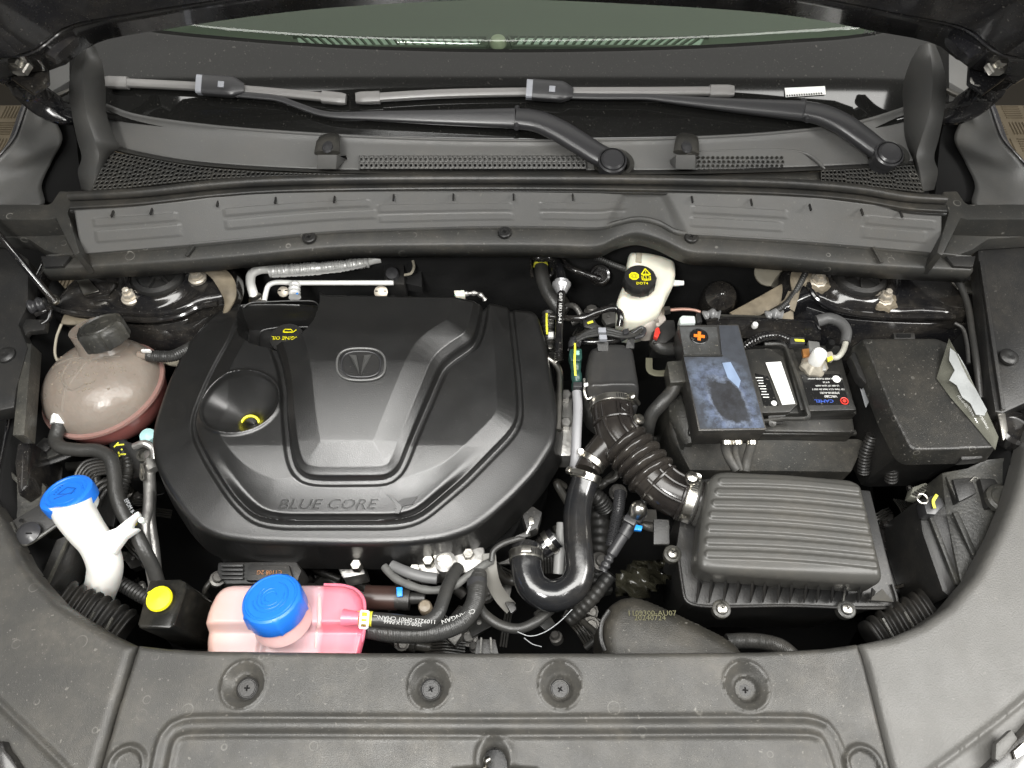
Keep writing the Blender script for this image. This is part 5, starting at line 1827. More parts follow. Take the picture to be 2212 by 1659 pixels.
obj('service_valve', *tube(PL([(637, 614, -.08), (636, 630, -.08), (637, 642, -.08)]), lambda q: .010 + .001 * math.sin(q * 20), n=24, k=14), M['foil'], t)
obj('valve_mark', *lathe([(.0022, 0), (0, .001)], P(642, 634, -.068), k=8), M['blueclip'], t)
t = thing('expansion_valve', 'black expansion valve block that ends the air conditioning pipes at the firewall', 'valve', P(850, 580, -.1))
obj('valve_block', *slab(PL([(828, 548, -.09), (872, 548, -.09), (874, 614, -.09), (830, 614, -.09)]), .05), M['black'], t, bevel=.003)
obj('valve_plug', *lathe([(.012, -.01), (.0125, .006), (.011, .010), (0, .011)], P(848, 594, -.085), ax=(0, -.3, 1), k=24), M['armblack'], t)
obj('valve_pad', *slab(PL([(874, 574, -.11), (910, 572, -.11), (911, 620, -.11), (874, 612, -.11)]), .02), M['fabric'], t)
obj('drain_wire', *tube(PL([(887, 543, -.08), (891, 560, -.08), (894, 576, -.08), (888, 590, -.08), (874, 594, -.085)]), .0026, n=36, k=8), M['beige'], t)
rs = None
for (x, y, r) in ((823, 631, .0125), (612, 630, .010)):
    t = thing('trim_fastener', 'round slotted white trim fastener on the firewall ' + ('behind the raised spine of the engine cover' if x > 700 else 'under the thin bright pipe'), 'fastener', P(x, y, -.12), 'trim fasteners on the firewall')
    p = P(x, y, -.10)
    obj('washer', *lathe([(r, -.001), (r, .001), (r * .8, .002), (r * .3, .003), (0, .003)], p, ax=(0, -.6, 1), k=24), M['bolt'], t)
    for k in range(5):
        a = math.pi * (k / 4)
        q = p + Vector((math.cos(a) * r * .6, math.sin(a) * r * .5, .003))
        obj('slot', *box(q, .0018, .005, .001, rz=a - math.pi / 2), M['dark'], t)
t = thing('vacuum_connector', 'white plastic connector lying just behind the rear edge of the engine cover', 'connector', P(1000, 632, -.06))
obj('connector_body', *slab(PL([(980, 627, -.03), (1003, 626, -.03), (1005, 638, -.03), (984, 640, -.03)]), .012), M['cream'], t, bevel=.002)
obj('connector_pin', *tube(PL([(1003, 635, -.035), (1030, 634, -.035), (1042, 640, -.035), (1048, 648, -.04)]), lambda q: .004 + .001 * math.sin(q * 20), n=24, k=8), M['alu'], t)
t = thing('heater_hose', 'matt black heater hose with a yellow ring bending down from the firewall', 'hose', P(1180, 620, -.08))
obj('hose_body', *tube(PL([(1168, 556, -.07), (1169, 580, -.075), (1173, 605, -.08), (1182, 630, -.085), (1196, 652, -.09), (1210, 672, -.10)]), .0125, n=60, k=18), M['rib'], t)
obj('yellow_ring', *lathe([(.0128, -.002), (.0132, -.002), (.0132, .002), (.0128, .002)], P(1168, 573, -.073), ax=(0, 1, .1), k=24), M['yellowink'], t)
obj('heater_flange', *tube(PL([(1150, 600, -.08), (1147, 575, -.075), (1150, 556, -.07), (1190, 552, -.07), (1192, 590, -.075), (1182, 602, -.08)]), .003, n=60, k=8), M['paint'], t)
t = thing('brake_vacuum_pipe', 'glossy black pipe with a bright cone joint running down beside the engine cover', 'pipe', P(1210, 650, -.04))
obj('upper_pipe', *tube(PL([(1152, 548, -.04), (1160, 556, -.04), (1190, 557, -.04), (1203, 566, -.04), (1211, 590, -.04), (1213, 606, -.04)]), .0075, n=50, k=16), M['paint'], t)
obj('cone_joint', *lathe([(.0085, -.018), (.0165, -.004), (.0165, .001), (.012, .003), (.0125, .006), (.009, .007)], P(1213, 613, -.04), ax=(.03, 1, .25), k=26), mat('bright_cone', (.45, .45, .46), .25, metal=.6), t)
obj('lower_pipe', *tube(PL([(1214, 622, -.04), (1211, 660, -.045), (1208, 710, -.05), (1207, 760, -.055), (1208, 782, -.06)]), lambda q: .0068 + (.0012 * math.sin(q * 240) if q > .88 else 0), n=160, k=16), M['paint'], t)
text('pipe_print', 'GB/T 18X1,30-4-3', P(1210, 665, -.037), P(1208, 710, -.04) - P(1211, 630, -.036), (1, 0, 0), .0075, M['whiteink'], t, sx=1.1)
t = thing('metal_line', 'bare metal line bent down between the engine cover and the grey tube', 'pipe', P(1208, 820, -.07))
obj('line', *tube(PL([(1180, 772, -.07), (1196, 782, -.07), (1208, 800, -.07), (1210, 830, -.07), (1208, 880, -.07), (1206, 930, -.07)]), .0055, n=60, k=14), M['steel'], t)
t = thing('evap_hose', 'glossy black hose leading to a ringed grommet in the firewall', 'hose', P(1260, 590, -.08))
obj('hose_body', *tube(PL([(1212, 560, -.06), (1224, 574, -.06), (1246, 586, -.06), (1270, 594, -.07), (1292, 602, -.09)]), lambda q: .0062 + (.0008 * math.sin(q * 160) if q > .55 else 0), n=130, k=14), M['paint'], t)
obj('grommet', *lathe([(.020, -.01), (.021, 0), (.018, .005), (.014, .004), (.012, .010), (0, .010)], P(1296, 594, -.10), ax=(0, -.7, 1), k=30), M['paint'], t)
conduit('wiring_conduit', 'thin corrugated loom crossing the firewall to the brake reservoir', 'conduit', [(1250, 548, -.03), (1290, 558, -.03), (1320, 570, -.03), (1352, 582, -.03)], .005, pitch=.004)
t = thing('side_harness', 'black loom with a yellow tape stripe beside the rear corner of the engine cover', 'harness', P(1185, 720, -.1))
obj('loom', *tube(PL([(1184, 675, -.09), (1183, 710, -.09), (1186, 750, -.10), (1192, 780, -.11)]), lambda q: .010 + .0015 * math.sin(q * 60), n=60, k=12), M['black'], t)
obj('yellow_tape', *sweep(PL([(1181, 677, -.078), (1181, 700, -.078), (1182, 722, -.078)]), .0022, .0012, n=20, k=6), M['yellowink'], t)
for (x, y, s_) in ((1189, 692, 7), (1190, 722, 6), (1189, 748, 5)):
    obj('loom_clip', *slab(PL([(x - s_, y - s_, -.08), (x + s_, y - s_, -.08), (x + s_, y + s_, -.08), (x - s_, y + s_, -.08)]), .008), M['steel'] if s_ != 6 else M['whiteink'], t, bevel=.002)
# fuel/vapour pipes behind the resonator
t = thing('vapour_line', 'glossy ribbed pipe with a bracket crossing behind the intake resonator', 'pipe', P(1260, 690, -.06))
obj('line', *tube(PL([(1188, 684, -.07), (1210, 686, -.07), (1240, 688, -.06), (1266, 685, -.055), (1290, 675, -.05), (1315, 667, -.05), (1334, 668, -.05), (1341, 682, -.05), (1338, 705, -.06)]), .0058, n=120, k=14), M['paint'], t)
obj('line_bracket', *slab(PL([(1258, 690, -.06), (1282, 684, -.055), (1290, 700, -.055), (1326, 718, -.06), (1300, 716, -.06), (1262, 706, -.06)]), .006), M['black'], t, bevel=.002)
obj('bracket_label', *slab(PL([(1268, 696, -.053), (1280, 692, -.053), (1282, 696, -.053), (1270, 700, -.053)]), .001), M['yellowink'], t)
t = thing('fuel_line', 'fuel line with a yellow striped quick connector running into a grey sleeve', 'pipe', P(1243, 800, -.05))
obj('cross_line', *tube(PL([(1240, 738, -.045), (1262, 738, -.045), (1300, 738, -.042), (1335, 733, -.04), (1360, 721, -.04), (1380, 712, -.045)]), lambda q: .0058 + (.0012 * math.sin(q * 250) if q < .14 else 0), n=120, k=14), M['paint'], t)
obj('elbow', *tube(PL([(1250, 738, -.045), (1241, 739, -.043), (1240, 752, -.045)]), .0095, n=16, k=16), M['armblack'], t)
obj('quick_connector', *slab(PL([(1231, 753, -.034), (1257, 752, -.034), (1258, 774, -.034), (1252, 780, -.034), (1233, 779, -.034), (1229, 766, -.034)]), .02), M['green'], t, bevel=.003)
obj('connector_window', *slab(PL([(1243, 757, -.032), (1252, 757, -.032), (1252, 766, -.032), (1243, 766, -.032)]), .003), mat('pale_green', (.30, .55, .45), .4), t, bevel=.0008)
obj('ribbed_pipe', *tube(PL([(1243, 778, -.045), (1244, 800, -.05), (1246, 822, -.055), (1247, 845, -.06)]), lambda q: .0078 + .0014 * abs(math.sin(q * 9)), n=60, k=14), M['green'], t)
obj('yellow_stripe', *sweep(PL([(1242, 742, -.0325), (1242, 758, -.030), (1241, 778, -.032), (1242, 795, -.038), (1243, 812, -.042)]), .0020, .0012, n=30, k=6), M['yellowink'], t)
obj('line_clip', *slab(PL([(1238, 824, -.04), (1258, 824, -.04), (1258, 836, -.04), (1238, 836, -.04)]), .014), M['armblack'], t, bevel=.002)
obj('grey_sleeve', *tube(PL([(1246, 846, -.055), (1248, 880, -.058), (1246, 930, -.062), (1243, 990, -.075), (1240, 1010, -.09)]), .0078, n=60, k=16), mat('grey_sleeve', (.26, .26, .27), .45), t)
t = thing('fuel_hose_loop', 'two thin black hoses looping over the intake resonator through square clips', 'hose', P(1300, 720, -.03))
for dy, rr in ((0, .0036), (6, .003), (11, .003)):
    obj('loop_hose', *tube(PL([(1246, 733 + dy * .4, -.03), (1262, 722 + dy * .6, -.025), (1285, 713 + dy, -.02), (1310, 711 + dy, -.02), (1345, 719 + dy * .8, -.02), (1370, 724, -.025), (1386, 712, -.03)]), rr, n=60, k=10), M['rubber'], t)
for (x, y) in ((1301, 712), (1303, 727)):
    obj('square_clip', *slab(PL([(x - 9, y - 5, -.012), (x + 8, y - 5, -.012), (x + 9, y + 5, -.012), (x - 8, y + 5, -.012)]), .010), M['lightgrey'], t, bevel=.0015)
obj('square_clip', *slab(PL([(1346, 711, -.012), (1358, 708, -.012), (1360, 718, -.012), (1348, 722, -.012)]), .010), M['armblack'], t, bevel=.0015)
obj('clip_tail', *slab(PL([(1290, 738, -.03), (1314, 738, -.03), (1314, 758, -.035), (1292, 758, -.035)]), .004), M['black'], t)
obj('clip_tail', *slab(PL([(1356, 730, -.03), (1370, 722, -.03), (1370, 752, -.035), (1352, 752, -.035)]), .004), M['black'], t)
obj('pointed_end', *tube(PL([(1340, 733, -.035), (1366, 720, -.03), (1385, 708, -.03), (1392, 712, -.03), (1388, 724, -.03), (1370, 730, -.03)]), .0036, n=50, k=10), M['armblack'], t)

# intake resonator
t = thing('intake_resonator', 'satin black intake resonator chamber above the corrugated duct', 'resonator', P(1325, 800, -.05))
rp = soft(PL([(1275, 752), (1300, 742), (1345, 742), (1368, 752), (1374, 790), (1381, 830), (1384, 866), (1372, 878), (1345, 884), (1300, 884), (1277, 866), (1266, 836), (1266, 790)], -.04), 110, 3)
def z_rs(X, Y, S):
    Z = np.full_like(X, -.035)
    yb = P(1325, 838, -.04).y
    Z -= .014 * sm(Y, yb + .004, yb - .012)
    Z += .002 * np.exp(-((Y - yb - .004) / .003) ** 2) * sm(S, .004, .012)
    Z -= .003 * sm(np.abs(X - P(1345, 800, -.04).x), .02, .04)
    return Z
relief('chamber', rp, z_rs, .002, mat('resonator_black', (.026, .026, .026), .38, bump=.2, bscale=300, dust=.15), t, wall=.07, round_=.012)
obj('support_wire', *tube(PL([(1262, 818, -.04), (1263, 850, -.045), (1268, 862, -.05), (1278, 858, -.05)]), .0022, n=24, k=8), M['steel'], t)
obj('wire_clip', *slab(PL([(1261, 828, -.036), (1270, 826, -.036), (1271, 832, -.036), (1262, 835, -.036)]), .004), M['paper'], t, bevel=.001)
# intake duct: neck, bellows, elbow
t = thing('intake_duct', 'brownish black rubber intake duct with five bellows folds and moulded ribs', 'air duct', P(1370, 980, -.05))
z0 = -.06
nk_ = PL([(1322, 868, z0), (1325, 900, z0), (1333, 935, z0), (1352, 962, z0)])
obj('neck', *tube(nk_, lambda q: .0335 + .001 * math.sin(q * 40) * (q < .15), n=50, k=40), M['duct'], t)
b0, b1 = P(1345, 955, z0), P(1412, 1034, z0)
bl = [b0, b0.lerp(b1, .5) + Vector((.001, .001, 0)), b1]
obj('bellows', *tube(bl, lambda q: .0325 + .0085 * abs(math.sin(q * math.pi * 5)) ** .75, n=150, k=48), M['duct'], t)
el = PL([(1406, 1027, z0), (1425, 1047, z0), (1448, 1064, z0), (1480, 1078, z0), (1512, 1086, z0)])
obj('elbow', *tube(el, lambda q: .0345 - .002 * q, n=60, k=40), M['duct'], t)
def surf(path, q, ang, r):
    P_, T_ = frames(crom(path, 41))
    i = min(40, max(0, int(q * 40)))
    s = T_[i].cross(Vector((0, 0, 1))).normalized()
    u = s.cross(T_[i])
    return P_[i] + (s * math.sin(ang) + u * math.cos(ang)) * r
for ang in (-.75, -.1, .6):
    obj('moulded_rib', *tube([surf(nk_, q, ang, .0345) for q in np.linspace(.22, .95, 12)], .0028, n=30, k=8), M['duct'], t)
    obj('moulded_rib', *tube([surf(el, q, ang, .0345) for q in np.linspace(.12, .72, 12)], .0028, n=30, k=8), M['lightgrey'] if False else M['duct'], t)
for q in (.5,):
    obj('moulded_ring', *tube([surf(nk_, q, a, .0345) for a in np.linspace(-1.5, 1.5, 20)], .0028, n=40, k=8), M['duct'], t)
for q in (.2, .68):
    obj('moulded_ring', *tube([surf(el, q, a, .0345) for a in np.linspace(-1.6, 1.6, 20)], .0030, n=40, k=8), M['duct'], t)
c = surf(nk_, .33, -.42, .0345)
nn = (c - surf(nk_, .33, -.42, .02)).normalized()
obj('date_disc', *lathe([(.0075, -.001), (.0075, .0008), (.0068, .0012), (.0062, .0006), (0, .0006)], c, nn, k=20), M['duct'], t)
# branch to the breather hose
br = PL([(1312, 962, -.07), (1290, 985, -.075), (1274, 1003, -.08), (1268, 1018, -.08)])
obj('branch', *tube(br, lambda q: .026 - .006 * q, n=30, k=26), M['duct'], t)
worm(P(1322, 876, z0), P(1324, 900, z0) - P(1320, 860, z0), .0345, 'steel worm clamp joining the resonator and the intake duct neck', w=.0055, ud=(.9, -.1, .45))
obj('ear_screw', *lathe([(.005, -.012), (.005, .004), (.0095, .005), (.0095, .008), (.006, .009), (.006, .013), (0, .014)], P(1376, 912, -.04), ax=(.3, .3, 1), k=12), M['steel'], None)
tag(bpy.data.objects['ear_screw'], 'bright upright clamp screw beside the intake duct neck', 'screw')
worm(P(1488, 1080, z0), P(1505, 1086, z0) - P(1475, 1076, z0), .0335, 'wide bright worm clamp joining the duct elbow to the air filter box', w=.008, ud=(.1, .9, .5))
worm(P(1278, 998, -.078), P(1268, 1018, -.08) - P(1290, 985, -.075), .0222, 'steel clamp on the duct branch, upper of the two above the big bent hose', w=.005, ud=(-.9, .2, .3))
worm(P(1266, 1030, -.085), P(1258, 1055, -.09) - P(1272, 1010, -.08), .0222, 'steel clamp at the upper end of the big bent hose', w=.006, ud=(-.5, .2, .9))
obj('bright_bolt', *lathe([(.006, -.03), (.006, .002), (.010, .004), (.010, .008), (.0075, .012), (0, .014)], P(1492, 1036, -.02), k=20), M['steel'], None)
tag(bpy.data.objects['bright_bolt'], 'round bright bolt head standing above the duct elbow clamp', 'bolt')
# big bent hose
t = thing('turbo_hose', 'big glossy black U shaped hose between the engine and the intake duct', 'hose', P(1245, 1160, -.1))
hp = [(1267, 1022, -.082), (1262, 1042, -.086), (1253, 1072, -.09), (1247, 1105, -.09), (1247, 1150, -.09), (1251, 1195, -.09), (1252, 1236, -.092), (1238, 1268, -.095), (1208, 1285, -.10), (1176, 1284, -.10), (1150, 1265, -.10), (1138, 1234, -.10), (1136, 1205, -.10), (1136, 1185, -.105)]
obj('hose_body', *tube(PL(hp), lambda q: .0212 + .002 * sm(np.array([q]), .45, .7)[0], n=160, k=32), M['hose'], t)
worm(P(1136, 1202, -.10), (0, 1, -.1), .0240, 'steel clamp at the lower end of the big bent hose near the engine', w=.007, ud=(0, .1, 1))
# block behind
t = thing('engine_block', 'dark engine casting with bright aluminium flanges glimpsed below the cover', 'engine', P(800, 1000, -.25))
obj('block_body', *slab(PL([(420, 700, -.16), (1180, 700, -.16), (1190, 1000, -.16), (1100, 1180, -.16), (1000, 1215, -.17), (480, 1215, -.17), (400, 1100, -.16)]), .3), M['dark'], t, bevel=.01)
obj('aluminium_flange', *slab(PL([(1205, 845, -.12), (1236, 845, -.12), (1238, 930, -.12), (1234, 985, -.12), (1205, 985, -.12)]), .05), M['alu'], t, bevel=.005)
for y in (850, 910):
    obj('flange_bolt', *lathe([(.010, -.01), (.010, .004), (.008, .006), (0, .006)], P(1222, y + 4, -.11), k=6), M['alu'], t)
for pts_, z in ((((890, 1200), (955, 1196), (960, 1240), (905, 1246), (886, 1225)), -.12), (((962, 1190), (1046, 1180), (1050, 1215), (1030, 1250), (1008, 1240), (970, 1222)), -.11), (((720, 1205), (780, 1205), (790, 1240), (740, 1250)), -.15)):
    obj('aluminium_flange', *slab(PL(pts_, z), .05), M['alu'], t, bevel=.005)
for (x, y) in ((925, 1212), (948, 1205), (1012, 1198), (896, 1232), (770, 1222)):
    obj('flange_bolt', *lathe([(.009, -.01), (.009, .004), (.0075, .007), (0, .007)], P(x, y, -.105), k=6), M['steel'], t)
obj('water_neck', *lathe([(.016, -.03), (.016, .004), (.012, .006), (.011, .0), (0, .0)], P(962, 1214, -.10), k=26), M['alu'], t)
t = thing('coil_cover', 'black moulded cover with dim orange print behind the blue screw cap', 'engine part', P(560, 1235, -.12))
obj('cover_block', *slab(PL([(470, 1214, -.11), (640, 1212, -.11), (652, 1232, -.11), (640, 1262, -.11), (486, 1262, -.11), (468, 1238, -.11)]), .05), M['black'], t, bevel=.004)
obj('cover_raise', *slab(PL([(536, 1218, -.10), (624, 1220, -.10), (634, 1254, -.10), (530, 1254, -.10)]), .02), M['black'], t, bevel=.003)
for i in range(4):
    obj('cover_rib', *bar(P(478, 1222 + i * 9, -.105), P(526, 1222 + i * 9, -.105), .004, .006), M['black'], t, bevel=.001)
text('cover_print', 'C1108 2G', P(582, 1236, -.098), (-1, 0, 0), (0, -1, 0), .009, mat('dim_orange', (.30, .13, .05), .6), t)
t = thing('lower_coolant_hose', 'upper of the two printed hoses running from the pink reservoir to the engine', 'hose', P(900, 1340, -.06))
h1 = [(764, 1335, -.052), (800, 1337, -.054), (850, 1341, -.056), (895, 1346, -.058), (925, 1343, -.06), (946, 1325, -.062), (957, 1298, -.066), (967, 1268, -.072), (978, 1244, -.08), (990, 1226, -.09)]
obj('hose_body', *tube(PL(h1), .0096, n=90, k=20), M['rib'], t)
text('hose_print', '1109225-0M01 CHANGAN', P(865, 1337, -.0455), P(800, 1331, -.05) - P(905, 1340, -.05), (0, -1, 0), .0075, M['hoseink'], t, sx=1.15)
text('hose_print', '2500 C1 LX PA66', P(870, 1346, -.0462), P(800, 1331, -.05) - P(905, 1340, -.05), (0, -1, 0), .0065, M['hoseink'], t, sx=1.1)
t = thing('spring_clamp', 'white rectangular spring clamp over yellow marks at the reservoir spout', 'hose clamp', P(786, 1336, -.04))
for a, b in (((780, 1320), (796, 1321)), ((796, 1321), (793, 1357)), ((793, 1357), (777, 1356)), ((777, 1356), (780, 1320))):
    obj('clamp_wire', *tube([P(*a, -.040), P(*b, -.040)], .0016, n=4, k=8, sm=False), M['paper'], t)
obj('clamp_bridge', *bar(P(780, 1334, -.040), P(794, 1335, -.040), .003, .003), M['paper'], t)
obj('clamp_bridge', *bar(P(780, 1345, -.040), P(792, 1346, -.040), .003, .003), M['paper'], t)
obj('yellow_sleeve', *lathe([(.0098, -.012), (.0102, -.012), (.0102, .012), (.0098, .012)], P(785, 1336, -.0535), ax=P(800, 1337, -.054) - P(764, 1335, -.052), k=24), M['yellowink'], t)
t = thing('lower_coolant_hose', 'thicker lower hose with white CHANGAN print beneath the reservoir hose', 'hose', P(960, 1340, -.08))
h2 = [(786, 1356, -.09), (840, 1366, -.085), (900, 1368, -.08), (955, 1361, -.078), (1000, 1340, -.078), (1024, 1306, -.08), (1031, 1270, -.085), (1032, 1240, -.095)]
obj('hose_body', *tube(PL(h2), lambda q: .0135 + .00022 * math.sin(q * 600), n=260, k=22), M['rib'], t)
text('hose_print', 'CHANGAN', P(990, 1331, -.0655), P(955, 1342, -.066) - P(1012, 1322, -.066), (-.2, -1, 0), .0085, M['hoseink'], t, sx=1.15)
obj('hose_band', *lathe([(.014, -.006), (.0148, -.006), (.0148, .006), (.014, .006)], P(1030, 1262, -.088), ax=(0, 1, -.15), k=24), M['armblack'], t)
t = thing('thin_hose', 'thin dark hose sagging below the big bent hose', 'hose', P(1120, 1350, -.12))
obj('hose_body', *tube(PL([(1030, 1300, -.12), (1045, 1325, -.12), (1080, 1350, -.12), (1120, 1358, -.12), (1158, 1343, -.12), (1190, 1316, -.13)]), .0075, n=60, k=14), M['rubber'], t)
t = thing('pale_wire', 'thin pale wire curving across the dark gap above the front shield', 'wire', P(1180, 1360, -.08))
obj('wire_strand', *tube(PL([(1118, 1365, -.08), (1145, 1374, -.08), (1175, 1366, -.08), (1210, 1342, -.08), (1236, 1316, -.08)]), .0006, n=50, k=6), M['greyink'], t)
obj('wire_strand', *tube(PL([(1132, 1378, -.09), (1150, 1391, -.09), (1170, 1397, -.09)]), .0006, n=20, k=6), M['greyink'], t)
t = thing('front_harness', 'taped wiring harness draped in front of the aluminium flanges', 'harness', P(950, 1270, -.1))
obj('taped_loom', *tube(PL([(830, 1224, -.10), (850, 1246, -.095), (885, 1264, -.09), (930, 1275, -.088), (975, 1268, -.088), (1010, 1245, -.088), (1040, 1224, -.09), (1062, 1212, -.10)]), lambda q: .0058 + .0003 * math.sin(q * 50), n=110, k=12), mat('tape_grey', (.10, .10, .095), .6, bump=.6, bscale=200), t)
obj('grey_tube', *tube(PL([(846, 1222, -.105), (880, 1236, -.10), (915, 1246, -.10), (945, 1250, -.10)]), .0085, n=30, k=14), mat('grey_tube', (.13, .13, .13), .45), t)
obj('loom_branch', *tube(PL([(1062, 1212, -.09), (1066, 1190, -.085), (1085, 1175, -.08), (1110, 1166, -.08), (1132, 1160, -.085)]), .0045, n=40, k=10), M['rubber'], t)
for i in range(5):
    obj('loose_wire', *tube(PL([(1105 + i * 5, 1170 - i * 3, -.08), (1118 + i * 5, 1158 - i * 2, -.075), (1136 + i * 2, 1158, -.075), (1142, 1140, -.08)]), .0014, n=24, k=6), M['rubber'], t)
t = thing('sensor_plug', 'small black sensor plug with a bright latch beside the engine cover corner', 'connector', P(1150, 1125, -.08))
obj('plug_body', *slab(PL([(1128, 1112, -.075), (1150, 1092, -.075), (1172, 1106, -.075), (1162, 1140, -.075), (1140, 1150, -.075)]), .035), M['black'], t, bevel=.003)
obj('plug_latch', *slab(PL([(1142, 1118, -.070), (1152, 1114, -.070), (1154, 1130, -.070), (1144, 1134, -.070)]), .004), M['steel'], t, bevel=.001)
obj('plug_wire', *bar(P(1146, 1136, -.072), P(1136, 1156, -.075), .0025, .002), M['whiteink'], t)
t = thing('support_strap', 'dull grey beige metal strap bending down left of the big bent hose', 'bracket', P(1075, 1270, -.12))
obj('strap_body', *sweep(PL([(1056, 1195, -.10), (1060, 1235, -.11), (1068, 1265, -.125), (1084, 1292, -.14), (1104, 1314, -.15)]), lambda q: .0105, .002, e=4, n=30, k=10), mat('dull_zinc', (.17, .165, .15), .5, dust=.3), t)
obj('strap_end', *slab(PL([(1090, 1300, -.13), (1112, 1300, -.13), (1116, 1316, -.13), (1104, 1326, -.13)]), .01), M['black'], t, bevel=.002)
t = thing('coolant_union', 'blackened union with a bright clamp ring just left of the straight hose limb', 'pipe joint', P(1185, 1180, -.11))
obj('union_body', *tube(PL([(1170, 1186, -.12), (1186, 1172, -.115), (1202, 1160, -.11)]), .0175, n=10, k=24), M['paint'], t)
obj('clamp_ring', *lathe([(.0185, -.004), (.0195, -.004), (.0195, .004), (.0185, .004)], P(1188, 1171, -.114), ax=P(1202, 1160, -.11) - P(1170, 1186, -.12), k=30), M['steel'], t)
t = thing('grey_drain_tube', 'short grey tube dropping behind the curve of the big bent hose', 'tube', P(1208, 1200, -.13))
obj('tube_body', *tube(PL([(1214, 1130, -.12), (1211, 1170, -.125), (1208, 1210, -.13), (1206, 1240, -.135)]), .0085, n=24, k=16), mat('grey_drain', (.24, .24, .235), .45), t)
conduit('braided_sleeve', 'shiny braided sleeve dropping beside the straight limb of the big hose', 'sleeve', [(1340, 1062, -.13), (1336, 1100, -.13), (1328, 1140, -.14), (1320, 1180, -.15)], .0095, pitch=.003, ma='armblack')
t = thing('vent_connector', 'dark shiny ribbed connector with a bright blue clip slanting under the duct elbow', 'connector', P(1340, 1170, -.09))
vp = PL([(1384, 1098, -.075), (1368, 1122, -.08), (1352, 1148, -.085), (1334, 1176, -.09), (1318, 1202, -.095), (1302, 1232, -.105)])
obj('connector_tube', *tube(vp, lambda q: .0125 if q < .2 else (.0100 - .0015 * (q > .45) if q < .75 else .0068 + .0010 * math.sin(q * 70)), n=160, k=20), M['armblack'], t)
obj('ball_head', *lathe([(.011, -.014), (.013, -.004), (.012, .004), (.0085, .008), (0, .010)], P(1380, 1098, -.062), ax=(.3, .5, .8), k=24), M['steel'], t)
obj('release_ring', *slab(PL([(1352, 1110, -.068), (1376, 1122, -.068), (1370, 1136, -.068), (1346, 1122, -.068)]), .02), M['armblack'], t, bevel=.002)
obj('blue_clip', *slab(PL([(1374, 1133, -.062), (1388, 1136, -.062), (1386, 1146, -.062), (1370, 1144, -.062)]), .008), M['blueclip'], t, bevel=.001)
t = thing('coolant_pump', 'brownish black electric pump with a small blue clip beside the pink reservoir', 'pump', P(850, 1285, -.1))
obj('pump_body', *tube(PL([(790, 1290, -.11), (818, 1291, -.11), (850, 1292, -.11), (858, 1292, -.11)]), .0175, n=12, k=26), M['brownplastic'], t)
obj('pump_collar', *tube(PL([(856, 1292, -.108), (886, 1294, -.108)]), lambda q: .0165 + .001 * math.sin(q * 22), n=20, k=22, sm=False), M['black'], t)
obj('pump_nozzle', *tube(PL([(886, 1292, -.108), (918, 1292, -.108)]), lambda q: .009 + .001 * math.sin(q * 30), n=20, k=16, sm=False), M['black'], t)
obj('blue_clip', *slab(PL([(856, 1268, -.084), (869, 1268, -.084), (869, 1288, -.084), (857, 1289, -.084)]), .006), M['blueclip'], t, bevel=.001)
obj('round_plug', *lathe([(.010, -.02), (.010, 0), (.008, .003), (0, .004)], P(918, 1310, -.10), k=18), mat('tan_plug', (.22, .18, .13), .4), t)
t = thing('radiator_lug', 'small black upright lug of the radiator frame behind the front shield', 'lug', P(1050, 1395, -.06))
obj('lug_body', *slab(PL([(1030, 1380, -.05), (1070, 1380, -.05), (1078, 1416, -.05), (1024, 1416, -.05)]), .05), M['black'], t, bevel=.002)
for x in (1040, 1060):
    obj('lug_rib', *bar(P(x, 1378, -.045), P(x + (x - 1050) * .2, 1412, -.045), .0025, .006), M['scuffed'], t)
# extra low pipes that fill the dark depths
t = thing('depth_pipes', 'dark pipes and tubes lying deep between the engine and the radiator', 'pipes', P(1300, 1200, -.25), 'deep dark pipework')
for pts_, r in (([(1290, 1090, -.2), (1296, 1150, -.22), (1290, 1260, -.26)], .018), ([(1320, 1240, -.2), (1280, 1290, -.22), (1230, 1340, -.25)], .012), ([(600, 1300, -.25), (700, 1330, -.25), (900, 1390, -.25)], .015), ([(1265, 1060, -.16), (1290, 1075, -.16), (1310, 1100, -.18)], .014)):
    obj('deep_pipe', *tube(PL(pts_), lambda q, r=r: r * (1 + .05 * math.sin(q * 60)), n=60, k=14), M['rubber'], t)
# crumpled plastic wrap near the air box
M['wrap'] = mat('olive_wrap', (.020, .019, .013), .22, bump=.2, bscale=60)
t = thing('plastic_wrap', 'crumpled olive brown plastic sheet beneath the duct elbow', 'plastic sheet', P(1390, 1250, -.18))
rr_ = random.Random(11)
V, F = [], []
for j in range(9):
    for i in range(11):
        p = P(1330 + i * 12 + rr_.uniform(-3, 3), 1210 + j * 10 + rr_.uniform(-3, 3), -.17 + rr_.uniform(-.020, .020))
        V.append(p)
for j in range(8):
    for i in range(max(0, 3 - j), 10 - (j % 3) - max(0, j - 4)):
        a = j * 11 + i
        F += [(a, a + 1, a + 12), (a, a + 12, a + 11)]
obj('sheet_fold', V, up_normal(V, F), M['wrap'], t, solid=.001, smooth=75)
